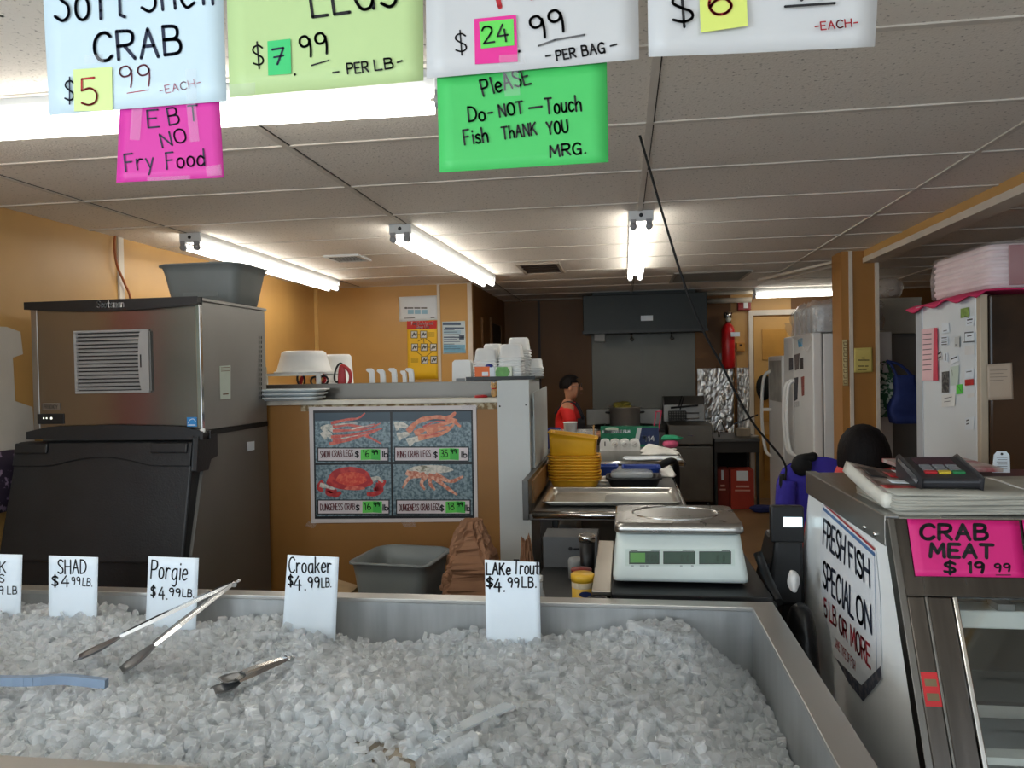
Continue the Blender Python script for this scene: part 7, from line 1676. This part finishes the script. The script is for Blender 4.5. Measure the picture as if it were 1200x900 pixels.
    for k in range(11):
        ph = math.radians(-18 + 104 * k / 10)
        R.append([Vector((hx - .008 + .105 * math.cos(ph) * math.cos(q) - (.02 if math.cos(q) > .3 and ph < .6 else 0) * 1.6, hy + .092 * math.cos(ph) * math.sin(q), hz + .012 + .098 * math.sin(ph) + (.055 if (math.cos(q) > .15 and k < 4) else 0) * (1 - k / 4))) for q in (2 * math.pi * j / 28 for j in range(28))])
    obj('hair', mb.loft(R, True, False, True), HAIR, t)
    obj('nose', MB().loft([[Vector((hx + .083, hy - .012, hz - .035)), Vector((hx + .083, hy + .012, hz - .035)), Vector((hx + .108, hy, hz - .030))], [Vector((hx + .084, hy - .006, hz + .012)), Vector((hx + .084, hy + .006, hz + .012)), Vector((hx + .092, hy, hz + .012))]]), SKIN, t)
    obj('mouth', MB().tube([(hx + .086, hy - .022, hz - .062), (hx + .096, hy, hz - .062), (hx + .086, hy + .022, hz - .062)], .005, 6), mat('lip', (150, 84, 76), .5), t)
    for s_ in (-1, 1):
        obj('eye', MB().ball((hx + .078, hy + s_ * .032, hz + .006), .009, 10, 8), mat('dark_eye', (40, 30, 28), .2), t)
        obj('ear', MB().ball((hx - .002, hy + s_ * .086, hz - .012), (.018, .008, .028), 12, 8), SKIN, t)
    gl = MB()
    for s_ in (-1, 1): gl.tube([Vector((hx + .094, hy + s_ * .034 + .024 * math.cos(q), hz + .006 + .018 * math.sin(q))) for q in (2 * math.pi * k / 14 for k in range(15))], .002, 5).tube([(hx + .09, hy + s_ * .06, hz + .008), (hx + .0, hy + s_ * .09, hz + .004)], .002, 5)
    obj('glasses', gl, mat('glasses_frame', (60, 50, 46), .3), t)
cook()
# cashier: seated behind the case, seen from behind, dark bobbed hair and a red collar
def cashier():
    cx, cy = .955, 3.20
    t = thing('person', 'seated person with dark bobbed hair and red top seen from behind', 'person', (cx, cy, 0))
    J = {}; E = []
    J['pelvis'] = ((cx, cy - .04, .57), .13); J['waist'] = ((cx, cy - .03, .71), .11); J['chest'] = ((cx, cy - .01, .89), .125); J['upper'] = ((cx, cy + .01, 1.02), .095); J['neck'] = ((cx, cy + .05, 1.09), .046)
    J['skull0'] = ((cx, cy + .085, 1.135), .066); J['skull1'] = ((cx, cy + .08, 1.19), .084); J['skull2'] = ((cx, cy + .065, 1.23), .070); J['jaw'] = ((cx, cy + .135, 1.115), .034)
    E += [('pelvis', 'waist'), ('waist', 'chest'), ('chest', 'upper'), ('upper', 'neck'), ('neck', 'skull0'), ('skull0', 'skull1'), ('skull1', 'skull2'), ('skull0', 'jaw')]
    for s_, n_ in ((-1, 'l'), (1, 'r')):
        J[n_ + 'sh'] = ((cx + s_ * .165, cy + .01, 1.01), .055); J[n_ + 'el'] = ((cx + s_ * .20, cy + .05, .76), .041); J[n_ + 'fa'] = ((cx + s_ * .17, cy + .16, .66), .034); J[n_ + 'wr'] = ((cx + s_ * .13, cy + .27, .64), .025)
        E += [('upper', n_ + 'sh'), (n_ + 'sh', n_ + 'el'), (n_ + 'el', n_ + 'fa'), (n_ + 'fa', n_ + 'wr')]
        hand(J, E, n_ + 'wr', (cx + s_ * .12, cy + .33, .635), (-s_ * .1, 1, 0), (-s_, 0, .2), n_)
        J[n_ + 'hip'] = ((cx + s_ * .09, cy + .05, .55), .09); J[n_ + 'kn'] = ((cx + s_ * .11, cy + .40, .52), .062); J[n_ + 'cf'] = ((cx + s_ * .11, cy + .42, .32), .054); J[n_ + 'an'] = ((cx + s_ * .11, cy + .40, .10), .038); J[n_ + 'to'] = ((cx + s_ * .115, cy + .53, .04), .034)
        E += [('pelvis', n_ + 'hip'), (n_ + 'hip', n_ + 'kn'), (n_ + 'kn', n_ + 'cf'), (n_ + 'cf', n_ + 'an'), (n_ + 'an', n_ + 'to')]
    skin_mesh('body', J, E, 'pelvis', SKIN, t)
    RT = mat('coral_red_top', (216, 72, 70), .75, 0, .08, 9)
    K = {k: (J[k][0], J[k][1] + .018) for k in ('waist', 'chest', 'upper')}; K['hem'] = ((cx, cy - .015, .58), .148); K['col'] = ((cx, cy + .035, 1.09), .08)
    F_ = [('hem', 'waist'), ('waist', 'chest'), ('chest', 'upper'), ('upper', 'col')]
    for n_ in 'lr':
        K[n_ + 's'] = (J[n_ + 'sh'][0], .072); K[n_ + 'e'] = (J[n_ + 'el'][0], .054); K[n_ + 'w'] = (J[n_ + 'wr'][0], .038); F_ += [('upper', n_ + 's'), (n_ + 's', n_ + 'e'), (n_ + 'e', n_ + 'w')]
    skin_mesh('red_top', K, F_, 'waist', RT, t)
    obj('collar', MB().lathe([(.118, 1.07), (.120, 1.10), (.106, 1.135), (.088, 1.140), (.08, 1.09)], (cx + .0, cy + .045, 0), 24), RT, t)
    skin_mesh('trousers', {'p': ((cx, cy - .01, .57), .14), 'lh': ((cx - .09, cy + .06, .555), .105), 'lk': ((cx - .11, cy + .40, .525), .078), 'la': ((cx - .11, cy + .40, .11), .055), 'rh': ((cx + .09, cy + .06, .555), .105), 'rk': ((cx + .11, cy + .40, .525), .078), 'ra': ((cx + .11, cy + .40, .11), .055)}, [('p', 'lh'), ('lh', 'lk'), ('lk', 'la'), ('p', 'rh'), ('rh', 'rk'), ('rk', 'ra')], 'p', mat('dark_trousers', (30, 32, 40)), t)
    for s_ in (-1, 1): obj('shoe', MB().loft([ring(.10, .25, .045, .0, (cx + s_ * .112, cy + .46)), ring(.105, .26, .05, .025, (cx + s_ * .112, cy + .46)), ring(.095, .2, .045, .065, (cx + s_ * .112, cy + .44))]), BLACKP, t)
    # bob: full round crown, wider at the jaw line
    R = []
    for k, (z, rx, ry, dy) in enumerate(((1.135, .086, .070, -.02), (1.136, .099, .090, -.012), (1.155, .103, .098, -.006), (1.19, .101, .102, 0), (1.225, .094, .102, .004), (1.26, .080, .090, .006), (1.288, .058, .066, .008), (1.304, .028, .034, .01), (1.309, .004, .004, .01))):
        R.append([Vector((cx + rx * math.cos(q) * (1 + .012 * math.sin(11 * q)), cy + .06 + dy + ry * math.sin(q) * (.72 if (math.sin(q) > 0 and z < 1.22) else 1), z + (.008 * math.cos(q) if k < 3 else 0))) for q in (2 * math.pi * j / 36 for j in range(36))])
    obj('hair', MB().loft(R), HAIR, t)
    obj('nose', MB().ball((cx, cy + .172, 1.155), (.013, .018, .02), 10, 8), SKIN, t); obj('mouth', MB().tube([(cx - .024, cy + .156, 1.122), (cx, cy + .168, 1.121), (cx + .024, cy + .156, 1.122)], .005, 6), mat('lip', (150, 84, 76)), t)
    for s_ in (-1, 1): obj('eye', MB().ball((cx + s_ * .032, cy + .156, 1.182), .009, 10, 8), mat('dark_eye', (40, 30, 28)), t)
    t2 = thing('stool', 'dark stool under the seated person', 'stool', (cx, cy, 0))
    obj('seat', MB().lathe([(.17, .40), (.18, .41), (.18, .445), (.001, .45)], (cx, cy, 0), 24), BLACKP, t2); obj('post', MB().tube([(cx, cy, .02), (cx, cy, .40)], .03, 10), DARKMETAL, t2); obj('base', MB().lathe([(.2, 0), (.2, .015), (.04, .03)], (cx, cy, 0), 20), DARKMETAL, t2)
cashier()
